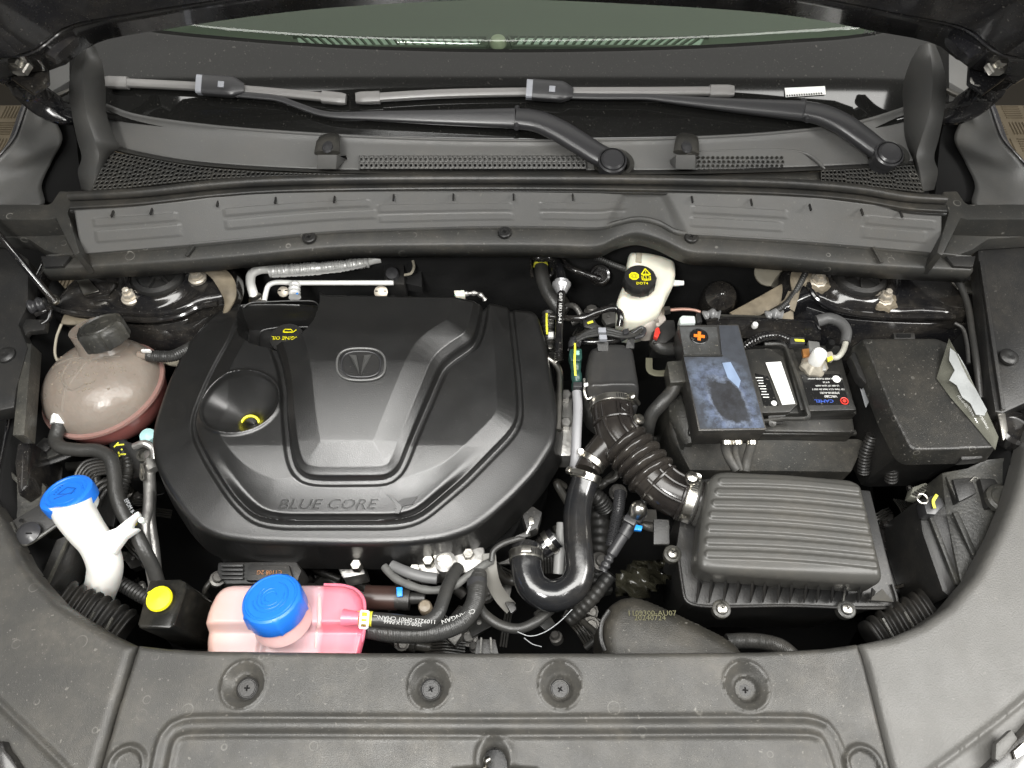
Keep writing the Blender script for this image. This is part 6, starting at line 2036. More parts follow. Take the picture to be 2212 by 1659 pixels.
# ================================================================= brake fluid reservoir
t = thing('brake_fluid_reservoir', 'cream white brake fluid reservoir with a black cap printed DOT4 in yellow', 'reservoir', P(1400, 600, -.05))
rp = soft(PL([(1360, 540), (1398, 541), (1432, 548), (1460, 560), (1462, 584), (1457, 610), (1443, 630), (1436, 650), (1426, 664), (1400, 674), (1380, 677), (1356, 674), (1338, 662), (1333, 646), (1341, 624), (1352, 600), (1354, 570)], -.03), 120, 3)
def z_br(X, Y, S):
    Z = np.full_like(X, -.028)
    Z -= .02 * sm(Y, P(1380, 640, -.03).y, P(1380, 672, -.03).y)
    return Z
relief('tank', rp, z_br, .002, M['cream'], t, wall=.07, round_=.014, flare=-.006)
obj('side_tab', *slab(PL([(1452, 604, -.045), (1478, 606, -.045), (1478, 614, -.045), (1454, 616, -.045)]), .004), M['white'], t, bevel=.001)
obj('top_recess', *slab(PL([(1375, 546, -.024), (1386, 546, -.024), (1386, 566, -.024), (1374, 564, -.024)]), .004), M['beige'], t)
kc = P(1383, 598, .006)
an = Vector((.0, .06, 1)).normalized()
cp = obj('fluid_cap', *lathe([(.0262, -.022), (.0275, -.02), (.0275, -.003), (.0262, .0), (.0, .0006)], kc, an, k=72, rib=lambda j, i: 1 + (.045 if j % 6 == 0 and i in (0, 1, 2) else 0)), M['black'], t)
x = Vector((1, 0, 0)); y = an.cross(x)
def bp2(u, v, h=.0012):
    return kc + x * u + y * v + an * h
o8 = [bp2(-.0105 + .0088 * math.cos(a), .001 + .0088 * math.sin(a)) for a in np.linspace(math.pi / 8, math.pi / 8 + 2 * math.pi, 9)[:8]]
obj('octagon_mark', *prism(o8, [p - an * .0006 for p in o8]), M['yellow'], cp, smooth=20)
obj('brake_ring', *tube([bp2(-.0105 + .0052 * math.cos(a), .001 + .0052 * math.sin(a), .0014) for a in np.linspace(0, 6.28, 25)], .0004, n=30, k=5), M['black'], cp)
obj('brake_ring', *tube([bp2(-.0105 + .0030 * math.cos(a), .001 + .0030 * math.sin(a), .0014) for a in np.linspace(0, 6.28, 25)], .0004, n=30, k=5), M['black'], cp)
mb = MB()
tri = [(.0022, .0045), (.0175, .0045), (.0098, .0172)]
for i in range(3):
    mb.add(bar(bp2(*tri[i]), bp2(*tri[(i + 1) % 3]), .0017, .0007))
mb.add(bar(bp2(.0098, .0125), bp2(.0098, .0088), .0014, .0007)).add(bar(bp2(.0098, .0075), bp2(.0098, .0063), .0014, .0007))
bk = [(.0025, .001), (.0025, -.0075), (.0095, -.0088), (.0165, -.0075), (.0165, .001)]
for i in range(4):
    mb.add(bar(bp2(*bk[i]), bp2(*bk[i + 1]), .0013, .0007))
for a, b in (((.005, .003), (.005, -.005)), ((.005, -.005), (.0095, -.0068)), ((.0095, -.0068), (.0145, -.005)), ((.0145, -.005), (.0145, .003)), ((.0095, .001), (.0095, -.0068)), ((.005, .003), (.0095, .001)), ((.0145, .003), (.0095, .001))):
    mb.add(bar(bp2(*a), bp2(*b), .0009, .0007))
mb.build('warning_symbols', M['yellow'], cp)
text('cap_print', 'DOT4', bp2(.0015, -.0155), x, y, .0075, M['yellow'], cp)
t = thing('master_cylinder', 'pale cast brake master cylinder with steel union below the brake reservoir', 'brake cylinder', P(1400, 700, -.09))
M['castpale'] = mat('pale_casting', (.42, .38, .34), .5, metal=.3, bump=.4, bscale=150, dust=.3)
obj('cylinder_body', *tube(PL([(1402, 672, -.08), (1400, 690, -.08), (1396, 706, -.085), (1400, 728, -.10)]), lambda q: .019 - .003 * q, n=20, k=26), M['castpale'], t)
obj('cylinder_collar', *lathe([(.0195, -.004), (.021, -.003), (.021, .003), (.0195, .004)], P(1398, 698, -.082), ax=(0, 1, .1), k=26), M['castpale'], t)
obj('cylinder_boss', *slab(PL([(1414, 668, -.07), (1432, 666, -.07), (1440, 690, -.075), (1424, 706, -.075), (1410, 700, -.075)]), .02), M['castpale'], t, bevel=.003)
obj('steel_union', *tube([P(1432, 672, -.065), P(1446, 670, -.065)], lambda q: .0085 - .001 * (q > .5), n=6, k=6, sm=False), M['steel'], t)
obj('brake_pipe', *tube(PL([(1446, 670, -.065), (1475, 668, -.065), (1500, 670, -.065), (1512, 674, -.068)]), .003, n=24, k=10), mat('coppered_pipe', (.50, .30, .24), .35, metal=.6), t)
t = thing('red_latch_connector', 'black connector with a small red latch between master cylinder and battery cover', 'connector', P(1425, 720, -.06))
obj('connector_body', *slab(PL([(1408, 716, -.06), (1440, 690, -.055), (1458, 690, -.055), (1462, 722, -.06), (1440, 740, -.06), (1412, 742, -.06)]), .05), M['black'], t, bevel=.004)
obj('red_latch', *slab(PL([(1416, 708, -.045), (1424, 706, -.045), (1427, 718, -.045), (1421, 730, -.045), (1412, 726, -.045)]), .01), M['red'], t, bevel=.002)
obj('connector_boot', *tube(PL([(1412, 735, -.07), (1430, 752, -.075), (1462, 754, -.08)]), .012, n=20, k=16), M['rubber'], t)
t = thing('brake_servo', 'glossy black rounded brake servo shell in the dark corner behind the battery', 'brake servo', P(1548, 640, -.15))
obj('servo_dome', *lathe([(.034, -.05), (.034, -.01), (.028, .004), (.014, .012), (.004, .020), (0, .021)], P(1556, 640, -.12), ax=(-.1, -.35, 1), k=30), M['paint'], t)
t = thing('firewall_plug', 'oval beige grommet plug set in the firewall beyond the servo', 'plug', P(1661, 586, -.06))
obj('plug_disc', *lathe([(.026, -.004), (.026, .0), (.020, .003), (0, .001)], P(1661, 588, -.07), ax=(0, -.35, 1), k=30), M['beige'], t)
conduit('wiring_conduit', 'dusty loom on the beige strap between servo and suspension tower', 'conduit', [(1640, 692, -.06), (1670, 676, -.05), (1700, 654, -.045), (1724, 620, -.03), (1740, 590, -.02)], .0055, pitch=.004)

# ================================================================= battery group
t = thing('battery', 'dusty black car battery with printed labels and a white barcode strip', 'battery', P(1690, 880, -.1))
ZB = -.055
def Bp(x_, y_, z_=ZB):
    return P(x_, y_, z_)
obj('case', *slab([Bp(1490, 930, -.085), Bp(1848, 934, -.085), Bp(1815, 745, -.085), Bp(1505, 745, -.085)], .17), M['battery'], t, bevel=.004)
obj('case_lid', *slab([Bp(1490, 893, -.065), Bp(1852, 893, -.062), Bp(1812, 752, -.062), Bp(1500, 752, -.065)], .022), M['battery'], t, bevel=.003)
obj('case_rim', *slab([Bp(1488, 938, -.092), Bp(1852, 938, -.092), Bp(1850, 928, -.090), Bp(1488, 928, -.090)], .008), M['battery'], t, bevel=.002)
hp = [Bp(1610, 755, -.050), Bp(1662, 752, -.050), Bp(1692, 771, -.050), Bp(1724, 872, -.050), Bp(1706, 890, -.050), Bp(1640, 892, -.050)]
obj('handle_panel', *slab(hp, .012), M['battery'], t, bevel=.002)
obj('handle_frame', *tube([p + Vector((0, 0, .002)) for p in (Bp(1650, 745, -.05), Bp(1692, 747, -.05), Bp(1704, 770, -.05), Bp(1742, 885, -.05), Bp(1745, 902, -.052), Bp(1690, 906, -.06), Bp(1640, 912, -.07))], .0038, n=60, k=8), M['battery'], t)
obj('handle_bar', *slab([Bp(1694, 746, -.052), Bp(1712, 746, -.052), Bp(1730, 800, -.052), Bp(1744, 884, -.052), Bp(1730, 886, -.052)], .012), M['battery'], t, bevel=.002)
cov = obj('cell_cover', *slab([Bp(1715, 801, -.046), Bp(1814, 801, -.046), Bp(1851, 885, -.046), Bp(1746, 888, -.046)], .02), M['battery'], t, bevel=.002)
lab = obj('rating_label', *slab([Bp(1730, 809, -.0450), Bp(1815, 808, -.0450), Bp(1835, 874, -.0450), Bp(1748, 875, -.0450)], .001), M['labelblack'], cov)
c = Bp(1780, 830, -.0443)
for i, (s_, w_) in enumerate((('CAUTION: KEEP FLAMES AWAY', 1), ('0-9-28', 1), ('L2-400 12V 60Ah 660A', 1.0), ('12V 70Ah CCA 760A EN SAE 5', 1.0), ('3703010-AU01', 1.3), ('VRC280', 1.5))):
    text('label_print', s_, Bp(1782 + i * 2.5, 818 + i * 7.6, -.0443), (-1, 0, .0), (0, -1, 0), .0040 * w_, M['whiteink'], cov, depth=.0003)
obj('label_seal', *lathe([(.0065, 0), (.0065, .0004), (0, .0004)], Bp(1807, 819, -.0446), k=20), M['paper'], cov)
obj('red_emblem', *tube([Bp(1824, 866, -.0440) + Vector((.0058 * math.cos(a), .0058 * math.sin(a), 0)) for a in np.linspace(0, 6.28, 20)], .0009, n=24, k=5), M['red'], cov)
obj('red_emblem_core', *lathe([(.003, 0), (.003, .0005), (0, .0005)], Bp(1824, 866, -.0445), k=12), M['red'], cov)
text('blue_print', 'CAMEL', Bp(1780, 866, -.0443), (-1, 0, 0), (0, -1, 0), .0075, mat('blue_ink', (.05, .12, .55), .5), cov, sx=1.3)
lb2 = obj('warning_label', *slab([Bp(1631, 806, -.0492), Bp(1660, 813, -.0492), Bp(1682, 876, -.0492), Bp(1650, 877, -.0492)], .001), M['labelblack'], t)
for i in range(8):
    a = Bp(1640 + i * 2.1, 816 + i * 6, -.0488)
    obj('label_line', *box(a, .012 - .002 * (i % 3), .0014, .0004), M['whiteink'], lb2)
obj('no_flame_mark', *lathe([(.0045, 0), (.0045, .0004), (0, .0004)], Bp(1672, 871, -.0489), k=16), M['paper'], lb2)
st = [Bp(1654, 783, -.0475), Bp(1687, 781, -.0475), Bp(1718, 872, -.0475), Bp(1690, 874, -.0475)]
bc_ = obj('barcode_strip', *slab(st, .0012), M['paper'], t)
for i in range(26):
    u = .05 + i * .035 + (.012 if i % 3 else 0)
    if .42 < u < .5 or .62 < u < .68:
        continue
    a, b = st[0].lerp(st[3], u), st[1].lerp(st[2], u)
    obj('barcode_line', *bar(a.lerp(b, .25) + Vector((0, 0, .0004)), a.lerp(b, .8) + Vector((0, 0, .0004)), .0006 + .0006 * (i % 2), .0003), M['greyink'], bc_)
obj('lid_slot', *slab([Bp(1660, 898, -.058), Bp(1698, 896, -.058), Bp(1690, 915, -.066), Bp(1660, 917, -.066)], .004), M['black'], t, bevel=.001)
obj('vent_button', *lathe([(.006, 0), (.006, .002), (0, .003)], Bp(1668, 914, -.064), ax=(0, -.5, 1), k=14), M['battery'], t)
t = thing('battery_tray_jacket', 'dusty fibre jacket and tray wrapped around the lower battery', 'battery tray', P(1650, 980, -.16))
obj('jacket', *slab(PL([(1444, 892, -.12), (1480, 948, -.115), (1500, 950, -.115), (1852, 946, -.115), (1872, 952, -.12), (1840, 1020, -.14), (1490, 1016, -.14), (1450, 940, -.13)]), .16), mat('jacket_black', (.016, .016, .014), .7, bump=.6, bscale=500, speck=.3, dust=.4), t, bevel=.006)
obj('jacket_side', *slab(PL([(1440, 840, -.10), (1470, 840, -.10), (1500, 955, -.10), (1478, 960, -.11), (1445, 900, -.12)]), .16), M['scuffed'], t, bevel=.004)
t = thing('positive_terminal_cover', 'long black cover with bluish peeling film and an orange plus disc on the battery', 'terminal cover', P(1560, 820, -.02))
M['cover_box'] = mat('terminal_cover_plastic', (.030, .030, .030), .3, bump=.3, speck=.3, dust=.35)
top = PL([(1464, 702), (1596, 700), (1657, 928), (1509, 931)], -.012)
obj('cover_body', *slab(top, .055, taper=.97), M['cover_box'], t, bevel=.0025)
# protective film: a thin sheet, its lifted mirror sheen painted as blue-grey patches
def filmmat():
    m = bpy.data.materials.new('peeling_film')
    m.use_nodes = True
    nt = m.node_tree
    N, L = nt.nodes, nt.links
    b = N['Principled BSDF']
    g = N.new('ShaderNodeNewGeometry')
    sub = N.new('ShaderNodeVectorMath'); sub.operation = 'SUBTRACT'
    L.new(g.outputs['Position'], sub.inputs[0])
    c = P(1573, 866, -.01)
    sub.inputs[1].default_value = c
    sp = N.new('ShaderNodeSeparateXYZ')
    L.new(sub.outputs[0], sp.inputs[0])
    def ma(op, a_, b_=None, c_=None):
        x_ = N.new('ShaderNodeMath'); x_.operation = op
        for i_, v_ in enumerate((a_, b_, c_)):
            if v_ is None:
                continue
            if isinstance(v_, (int, float)):
                x_.inputs[i_].default_value = v_
            else:
                L.new(v_, x_.inputs[i_])
        return x_.outputs[0]
    n1 = N.new('ShaderNodeTexNoise'); n1.inputs['Scale'].default_value = 45; n1.inputs['Detail'].default_value = 5; n1.inputs['Roughness'].default_value = .6
    L.new(g.outputs['Position'], n1.inputs['Vector'])
    n2 = N.new('ShaderNodeTexNoise'); n2.inputs['Scale'].default_value = 420; n2.inputs['Detail'].default_value = 3
    L.new(g.outputs['Position'], n2.inputs['Vector'])
    xs_ = ma('ADD', sp.outputs[0], ma('MULTIPLY', sp.outputs[1], .22))
    ax4 = ma('POWER', ma('ABSOLUTE', ma('DIVIDE', xs_, .026)), 4.0)
    ay4 = ma('POWER', ma('ABSOLUTE', ma('DIVIDE', sp.outputs[1], .041)), 4.0)
    rr4 = ma('POWER', ma('ADD', ax4, ay4), .25)
    val = ma('ADD', rr4, ma('MULTIPLY_ADD', n1.outputs['Fac'], .9, -.45))
    cr = N.new('ShaderNodeValToRGB')
    cr.color_ramp.elements[0].position = .0
    cr.color_ramp.elements[0].color = (.028, .028, .030, 1)
    cr.color_ramp.elements[1].position = 1
    cr.color_ramp.elements[1].color = (.055, .06, .07, 1)
    sc2 = ma('MULTIPLY', val, .5)
    for pos, col in ((.43, (.036, .037, .040)), (.50, (.14, .165, .22)), (.56, (.11, .135, .20)), (.80, (.10, .12, .16))):
        e = cr.color_ramp.elements.new(pos)
        e.color = (*col, 1)
    L.new(sc2, cr.inputs[0])
    mx_ = N.new('ShaderNodeMix'); mx_.data_type = 'RGBA'
    mr_ = N.new('ShaderNodeMapRange')
    mr_.inputs['From Min'].default_value = .42
    mr_.inputs['From Max'].default_value = .62
    mr_.inputs['To Max'].default_value = .85
    n3 = N.new('ShaderNodeTexNoise'); n3.inputs['Scale'].default_value = 70; n3.inputs['Detail'].default_value = 7; n3.inputs['Roughness'].default_value = .7
    L.new(g.outputs['Position'], n3.inputs['Vector'])
    L.new(n3.outputs['Fac'], mr_.inputs[0])
    L.new(mr_.outputs[0], mx_.inputs[0])
    L.new(cr.outputs[0], mx_.inputs[6])
    mx_.inputs[7].default_value = (.045, .048, .055, 1)
    cr = mx_
    L.new(cr.outputs[2], b.inputs['Base Color'])
    b.inputs['Roughness'].default_value = .16
    bp = N.new('ShaderNodeBump'); bp.inputs['Strength'].default_value = .5; bp.inputs['Distance'].default_value = .001
    L.new(n1.outputs['Fac'], bp.inputs['Height'])
    L.new(bp.outputs[0], b.inputs['Normal'])
    return m
M['film'] = filmmat()
fz = -.0108
q4 = PL([(1478, 770), (1566, 770), (1600, 704), (1594, 704), (1653, 925), (1513, 927)], fz)
fp = PL([(1477, 771), (1560, 771), (1553, 703), (1594, 703), (1652, 924), (1513, 926)], fz)
obj('protective_film', *prism(fp, [p - Vector((0, 0, .0006)) for p in fp]), M['film'], t, smooth=20)
fp2 = PL([(1468, 706), (1548, 706), (1556, 766), (1478, 766)], fz)
M['film2'] = mat('dusty_film', (.045, .045, .043), .25, speck=.6, dust=.6, dustcol=(.22, .23, .24), bump=.3, bscale=60)
obj('protective_film', *prism(fp2, [p - Vector((0, 0, .0006)) for p in fp2]), M['film2'], t, smooth=20)
obj('film_flap', *prism(*[[P(x_, y_, z_) for x_, y_ in ((1560, 784), (1578, 782), (1600, 822), (1596, 838), (1572, 816))] for z_ in (-.0095, -.0101)]), mat('film_flap', (.22, .29, .42), .3, var=.4), t, smooth=20)
dc = P(1510, 727, -.0098)
pd = obj('plus_disc', *lathe([(.0150, -.001), (.0150, .0008), (.0138, .0014), (.0132, .0008), (0, .0008)], dc, k=36), M['labelblack'], t)
mb = MB()
mb.add(box(dc + Vector((0, 0, .0014)), .0175, .0052, .0012, rz=-.15)).add(box(dc + Vector((0, 0, .0015)), .0052, .0170, .0012, rz=-.15))
mb.build('orange_plus', M['orange'], pd)
obj('cover_divider', *bar(P(1476, 769, -.010), P(1562, 768, -.010), .0016, .0016), M['scuffed'], t)
obj('side_connector', *slab(PL([(1440, 780, -.03), (1476, 777, -.03), (1488, 824, -.03), (1448, 827, -.03)]), .04, taper=.9), M['scuffed'], t, bevel=.003)
obj('side_latch', *slab(PL([(1466, 700, -.02), (1462, 720, -.03), (1476, 770, -.03), (1484, 770, -.03)]), .03), M['black'], t)
t = thing('grey_relay', 'pale grey relay block behind the plus disc of the terminal cover', 'relay', P(1485, 690, -.03))
obj('relay_body', *slab(PL([(1468, 686, -.014), (1474, 681, -.014), (1501, 682, -.014), (1503, 698, -.014), (1470, 699, -.014)]), .02), mat('relay_grey', (.55, .60, .58), .4), t, bevel=.002)
obj('relay_side', *slab(PL([(1504, 676, -.02), (1512, 674, -.02), (1518, 694, -.02), (1506, 698, -.02)]), .02), M['black'], t, bevel=.002)
t = thing('battery_cables', 'three taped cables emerging under the front of the terminal cover', 'cables', P(1600, 980, -.1))
for pts_ in ([(1568, 950, -.055), (1567, 968, -.07), (1574, 988, -.08), (1590, 1015, -.09)], [(1592, 950, -.055), (1588, 972, -.07), (1592, 992, -.08), (1600, 1015, -.09)], [(1624, 950, -.055), (1620, 972, -.068), (1614, 992, -.08), (1610, 1016, -.09)]):
    o = obj('cable', *tube(PL(pts_), lambda q: (.0075 if pts_[0][0] != 1592 else .005), n=50, k=12), mat('tape_black', (.05, .05, .048), .5, bump=.6, bscale=160, dust=.3) if 'tape_black' not in bpy.data.materials else bpy.data.materials['tape_black'], t)
    obj('cable_ferrule', *lathe([(.0085, -.003), (.0088, .003), (.006, .004)], P(pts_[0][0], 956, -.056), ax=(0, 1, .4), k=16), M['steel'], t)
t = thing('jump_lead_cable', 'thick black cable curving down from the side connector of the terminal cover', 'cable', P(1420, 880, -.08))
obj('cable', *tube(PL([(1462, 824, -.05), (1450, 848, -.055), (1428, 872, -.06), (1408, 896, -.075), (1398, 930, -.10), (1396, 960, -.13)]), .0115, n=70, k=16), M['rubber'], t)
t = thing('support_bracket', 'bent olive metal strap beside the intake resonator below the red latch', 'bracket', P(1420, 810, -.1))
obj('strap_body', *sweep(PL([(1402, 774, -.09), (1404, 800, -.09), (1414, 806, -.09), (1450, 806, -.09)]), .006, .0015, e=4, n=30, k=8), mat('olive_metal', (.16, .155, .11), .45, metal=.4), t)
# negative terminal
t = thing('negative_terminal', 'pale corroded negative terminal clamp with sensor plug on the battery', 'battery terminal', P(1760, 775, -.04))
obj('terminal_base', *lathe([(.021, -.006), (.021, .002), (.016, .008), (.011, .012), (0, .012)], P(1758, 790, -.043), k=24, rib=lambda j, i: 1 + .08 * math.sin(j * 1.7)), mat('corroded_metal', (.38, .35, .29), .5, metal=.5, bump=1, bscale=140, var=.4), t)
obj('terminal_post', *lathe([(.012, -.01), (.012, .010), (.010, .013), (.0085, .0125), (0, .0135)], P(1766, 772, -.022), ax=(.05, .1, 1), k=26), M['brightalu'], t)
obj('terminal_arm', *slab(PL([(1746, 735, -.028), (1770, 738, -.028), (1778, 770, -.03), (1786, 800, -.034), (1760, 802, -.036), (1750, 770, -.03)]), .010), mat('dull_tin', (.22, .22, .21), .4, metal=.5, var=.3), t, bevel=.002)
obj('copper_lug', *slab(PL([(1733, 754, -.03), (1748, 752, -.03), (1750, 768, -.03), (1736, 770, -.03)]), .006), M['copper'], t, bevel=.001)
obj('sensor_plug', *slab(PL([(1704, 727, -.03), (1738, 728, -.03), (1740, 743, -.03), (1708, 743, -.03)]), .014), M['armblack'], t, bevel=.002)
obj('plug_tape', *slab(PL([(1716, 732, -.0285), (1737, 733, -.0285), (1738, 738, -.0285), (1718, 737, -.0285)]), .001), M['yellowink'], t)
obj('clamp_bolt', *lathe([(.006, -.01), (.006, .004), (.004, .006), (0, .006)], P(1795, 742, -.04), k=8), M['dark'], t)
conduit('wiring_conduit', 'short glossy corrugated loom feeding the negative terminal plug', 'conduit', [(1606, 752, -.06), (1625, 738, -.045), (1650, 727, -.035), (1680, 725, -.032), (1704, 733, -.035)], .0078, pitch=.0045, ma='paint')
t = thing('earth_cable', 'grey taped earth cable looping from the plate to the negative terminal', 'cable', P(1815, 720, -.04))
obj('cable', *tube(PL([(1764, 694, -.05), (1790, 688, -.045), (1814, 696, -.04), (1828, 714, -.038), (1826, 740, -.04)]), lambda q: .0105 - .0025 * q, n=40, k=16), mat('grey_tape', (.085, .085, .085), .45, bump=.4, bscale=150), t)
obj('cable_tail', *tube(PL([(1828, 734, -.04), (1822, 756, -.04), (1808, 772, -.042), (1794, 772, -.045)]), .0048, n=30, k=12), mat('pale_braid', (.45, .44, .38), .5, bump=.6, bscale=200), t)
obj('crimp', *slab(PL([(1784, 760, -.036), (1797, 758, -.036), (1804, 772, -.036), (1798, 780, -.036), (1786, 774, -.036)]), .008), M['bolt'], t, bevel=.002)
obj('yellow_tag', *slab(PL([(1787, 772, -.034), (1797, 768, -.034), (1800, 776, -.034), (1789, 781, -.034)]), .003), M['yellowink'], t, bevel=.0006)
t = thing('battery_bracket_plate', 'glossy black flat plate standing behind the battery', 'plate', P(1650, 710, -.05))
obj('plate_body', *prism(PL([(1526, 690, -.03), (1560, 688, -.03), (1740, 694, -.03), (1762, 698, -.035), (1772, 712, -.04), (1774, 735, -.06), (1530, 728, -.06)]), [p - Vector((0, -.004, .005)) for p in PL([(1526, 690, -.03), (1560, 688, -.03), (1740, 694, -.03), (1762, 698, -.035), (1772, 712, -.04), (1774, 735, -.06), (1530, 728, -.06)])]), M['paint'], t)
obj('plate_edge', *tube(PL([(1524, 692, -.029), (1560, 688, -.029), (1740, 694, -.029), (1760, 697, -.033), (1772, 712, -.038)]), .002, n=50, k=6), M['paint'], t)
obj('white_stud', *lathe([(.004, -.004), (.0055, .0), (.0045, .006), (0, .008)], P(1630, 704, -.035), k=12), M['paper'], t)
for x_ in (1520, 1655):
    obj('wrapped_joint', *tube(PL([(x_, 684, -.035), (x_ + 14, 678, -.03), (x_ + 34, 682, -.03)]), lambda q: .008 + .002 * math.sin(q * 14), n=20, k=10), mat('clear_wrap', (.20, .20, .20), .2, bump=.8, bscale=90, var=.4) if x_ == 1520 else bpy.data.materials['clear_wrap'], t)
obj('cross_bar', *bar(P(1548, 682, -.035), P(1660, 686, -.035), .004, .004), M['steel'], t)

# ================================================================= fuse box
t = thing('fuse_box', 'large dusty black fuse box with its protective film peeling off one corner', 'fuse box', P(2000, 860, -.02))
fb = soft(PL([(1862, 732), (1950, 731), (2024, 731), (2050, 742), (2074, 792), (2110, 862), (2156, 948), (2152, 968), (2120, 970), (2062, 972), (1974, 974), (1964, 966), (1930, 900), (1890, 800)], -.005), 150, 1)
def z_fb(X, Y, S):
    return np.full_like(X, -.004)
relief('lid', fb, z_fb, .0025, M['fusebox'], t, wall=.034, flare=.007, round_=.0025)
low_ = [Vector((p[0], p[1], -.036)) for p in fb]
cc = sum(low_, Vector()) / len(low_)
obj('lid_lip', *slab([cc + (p - cc) * 1.035 for p in low_[::3]], .006), M['fusebox'], t, bevel=.001)
obj('box_body', *slab([cc + (p - cc) * .93 for p in low_[::3]], .16, taper=.86), M['black'], t)
obj('lid_latch', *slab(PL([(2072, 974, -.02), (2118, 972, -.02), (2124, 990, -.025), (2078, 994, -.025)]), .02), M['black'], t, bevel=.002)
obj('lid_latch', *slab(PL([(1930, 718, -.02), (1976, 718, -.02), (1978, 732, -.02), (1932, 732, -.02)]), .012), M['black'], t, bevel=.002)
obj('latch_window', *slab(PL([(1938, 721, -.018), (1968, 721, -.018), (1968, 728, -.018), (1938, 728, -.018)]), .002), M['dark'], t)
obj('side_clip', *slab(PL([(1838, 768, -.03), (1850, 752, -.03), (1872, 800, -.03), (1872, 830, -.03), (1856, 812, -.03)]), .02), M['black'], t, bevel=.002)
obj('side_label', *prism(*[[P(*q) + Vector((k, 0, 0)) for q in ((1858, 835, -.05), (1867, 834, -.05), (1878, 866, -.06), (1871, 880, -.06))] for k in (0, -.001)]), M['greyink'], t)
M['filmclear'] = mat('clear_film', (.17, .17, .14), .12, bump=.6, bscale=70, var=.5, speck=.2, alpha=.55)
fz = -.0015
f0_ = PL([(2050, 731, .008), (2023, 817, -.002), (2053, 858, -.002), (2102, 914, -.002), (2150, 972, -.002), (2157, 944, .002), (2128, 880, .008), (2092, 808, .014), (2066, 762, .012)])
ctr = sum(f0_, Vector()) / len(f0_) + Vector((0, 0, -.003))
V = f0_ + [ctr]
F = [(i, (i + 1) % 9, 9) for i in range(9)]
obj('peeled_film', V, F, M['filmclear'], t, solid=.0006, smooth=60)
rp_ = PL([(2052, 752), (2070, 766), (2084, 790), (2108, 842), (2132, 886), (2126, 898), (2108, 896), (2096, 872), (2078, 858), (2066, 832), (2050, 822), (2062, 800), (2050, 778)], .0105)
obj('film_residue', *prism([p + Vector((0, 0, .0006)) for p in rp_], rp_), mat('film_residue', (.26, .27, .27), .6, bump=.6, bscale=120, var=.35), t, smooth=20)
t = thing('ribbed_plug', 'grey ribbed wiring plug below the front of the fuse box', 'connector', P(2000, 1050, -.12))
obj('plug_body', *slab(PL([(1966, 1072, -.12), (1972, 1052, -.12), (2000, 1042, -.12), (2010, 1050, -.12), (1985, 1078, -.12)]), .02), mat('plug_grey', (.18, .18, .15), .5), t, bevel=.002)
for i in range(6):
    obj('plug_rib', *bar(P(1970 + i * 5.5, 1066 - i * 3.5, -.117), P(1980 + i * 5.5, 1070 - i * 3.5, -.117), .0018, .003), M['scuffed'], t)
for k, pts_ in enumerate(([(1900, 930, -.08), (1912, 960, -.09), (1925, 1000, -.11), (1925, 1040, -.14)], [(1885, 940, -.09), (1870, 980, -.12), (1865, 1020, -.15)])):
    conduit('wiring_conduit', 'dark loom dropping down ' + ('right against the wall of the fuse box' if k == 0 else 'at the rear corner of the battery jacket'), 'conduit', pts_, .010, pitch=.006, ma='black')

# ================================================================= headlamp housing and bits
t = thing('headlamp_housing', 'dusty black back of the headlamp housing under the clean corner cover', 'headlamp housing', P(2100, 1130, -.08))
obj('housing_body', *slab(PL([(2034, 1020, -.07), (2090, 1010, -.06), (2130, 992, -.05), (2230, 980, -.05), (2220, 1100, -.05), (2160, 1200, -.06), (2090, 1270, -.07), (2076, 1262, -.07), (2060, 1190, -.07), (2042, 1100, -.07)]), .12), M['scuffed'], t, bevel=.005)
obj('housing_cheek', *slab(PL([(1982, 1078, -.075), (2036, 1072, -.07), (2050, 1110, -.07), (2078, 1262, -.075), (2052, 1290, -.08), (2036, 1276, -.08), (1992, 1150, -.08)]), .12), M['black'], t, bevel=.005)
obj('raised_rib', *bar(P(2010, 1118, -.068), P(2068, 1264, -.072), .007, .007), M['scuffed'], t, bevel=.002)
obj('raised_rib', *bar(P(2062, 1106, -.058), P(2112, 1216, -.062), .009, .006), M['scuffed'], t, bevel=.002)
obj('raised_rib', *bar(P(2046, 1030, -.058), P(2068, 1080, -.058), .006, .006), M['scuffed'], t, bevel=.002)
obj('round_boss', *lathe([(.022, 0), (.022, .008), (.018, .012), (.014, .008), (0, .008)], P(2158, 1080, -.05), k=24), M['scuffed'], t)
obj('housing_box', *slab(PL([(2058, 1034, -.05), (2098, 1030, -.05), (2112, 1064, -.05), (2072, 1084, -.05)]), .02), M['black'], t, bevel=.003)
obj('housing_box', *slab(PL([(2116, 1032, -.05), (2150, 1034, -.05), (2180, 1090, -.05), (2134, 1096, -.05)]), .02), M['black'], t, bevel=.003)
obj('spring_hook', *tube(PL([(2096, 1040, -.035), (2104, 1032, -.035), (2112, 1034, -.035)]), .0018, n=16, k=6), M['steel'], t)
t = thing('adjuster_connector', 'black connector with a yellow mark on the headlamp housing', 'connector', P(2020, 1086, -.05))
obj('connector_body', *slab(PL([(1994, 1082, -.05), (2012, 1070, -.05), (2028, 1068, -.05), (2040, 1092, -.05), (2022, 1112, -.05), (2002, 1110, -.05)]), .025), M['armblack'], t, bevel=.003)
obj('adjuster_ring', *tube([P(1992, 1077, -.045) + Vector((.0075 * math.cos(a), .0075 * math.sin(a), 0)) for a in np.linspace(0, 6.28, 20)], .0018, n=30, k=8), M['steel'], t)
obj('yellow_mark', *sweep(PL([(2024, 1069, -.046), (2016, 1083, -.046), (2019, 1098, -.046)]), .0024, .0008, n=14, k=6), M['yellowink'], t)
t = thing('apron_shelf', 'dim black painted shelf panel between the air box and the headlamp housing', 'panel', P(1950, 1180, -.2))
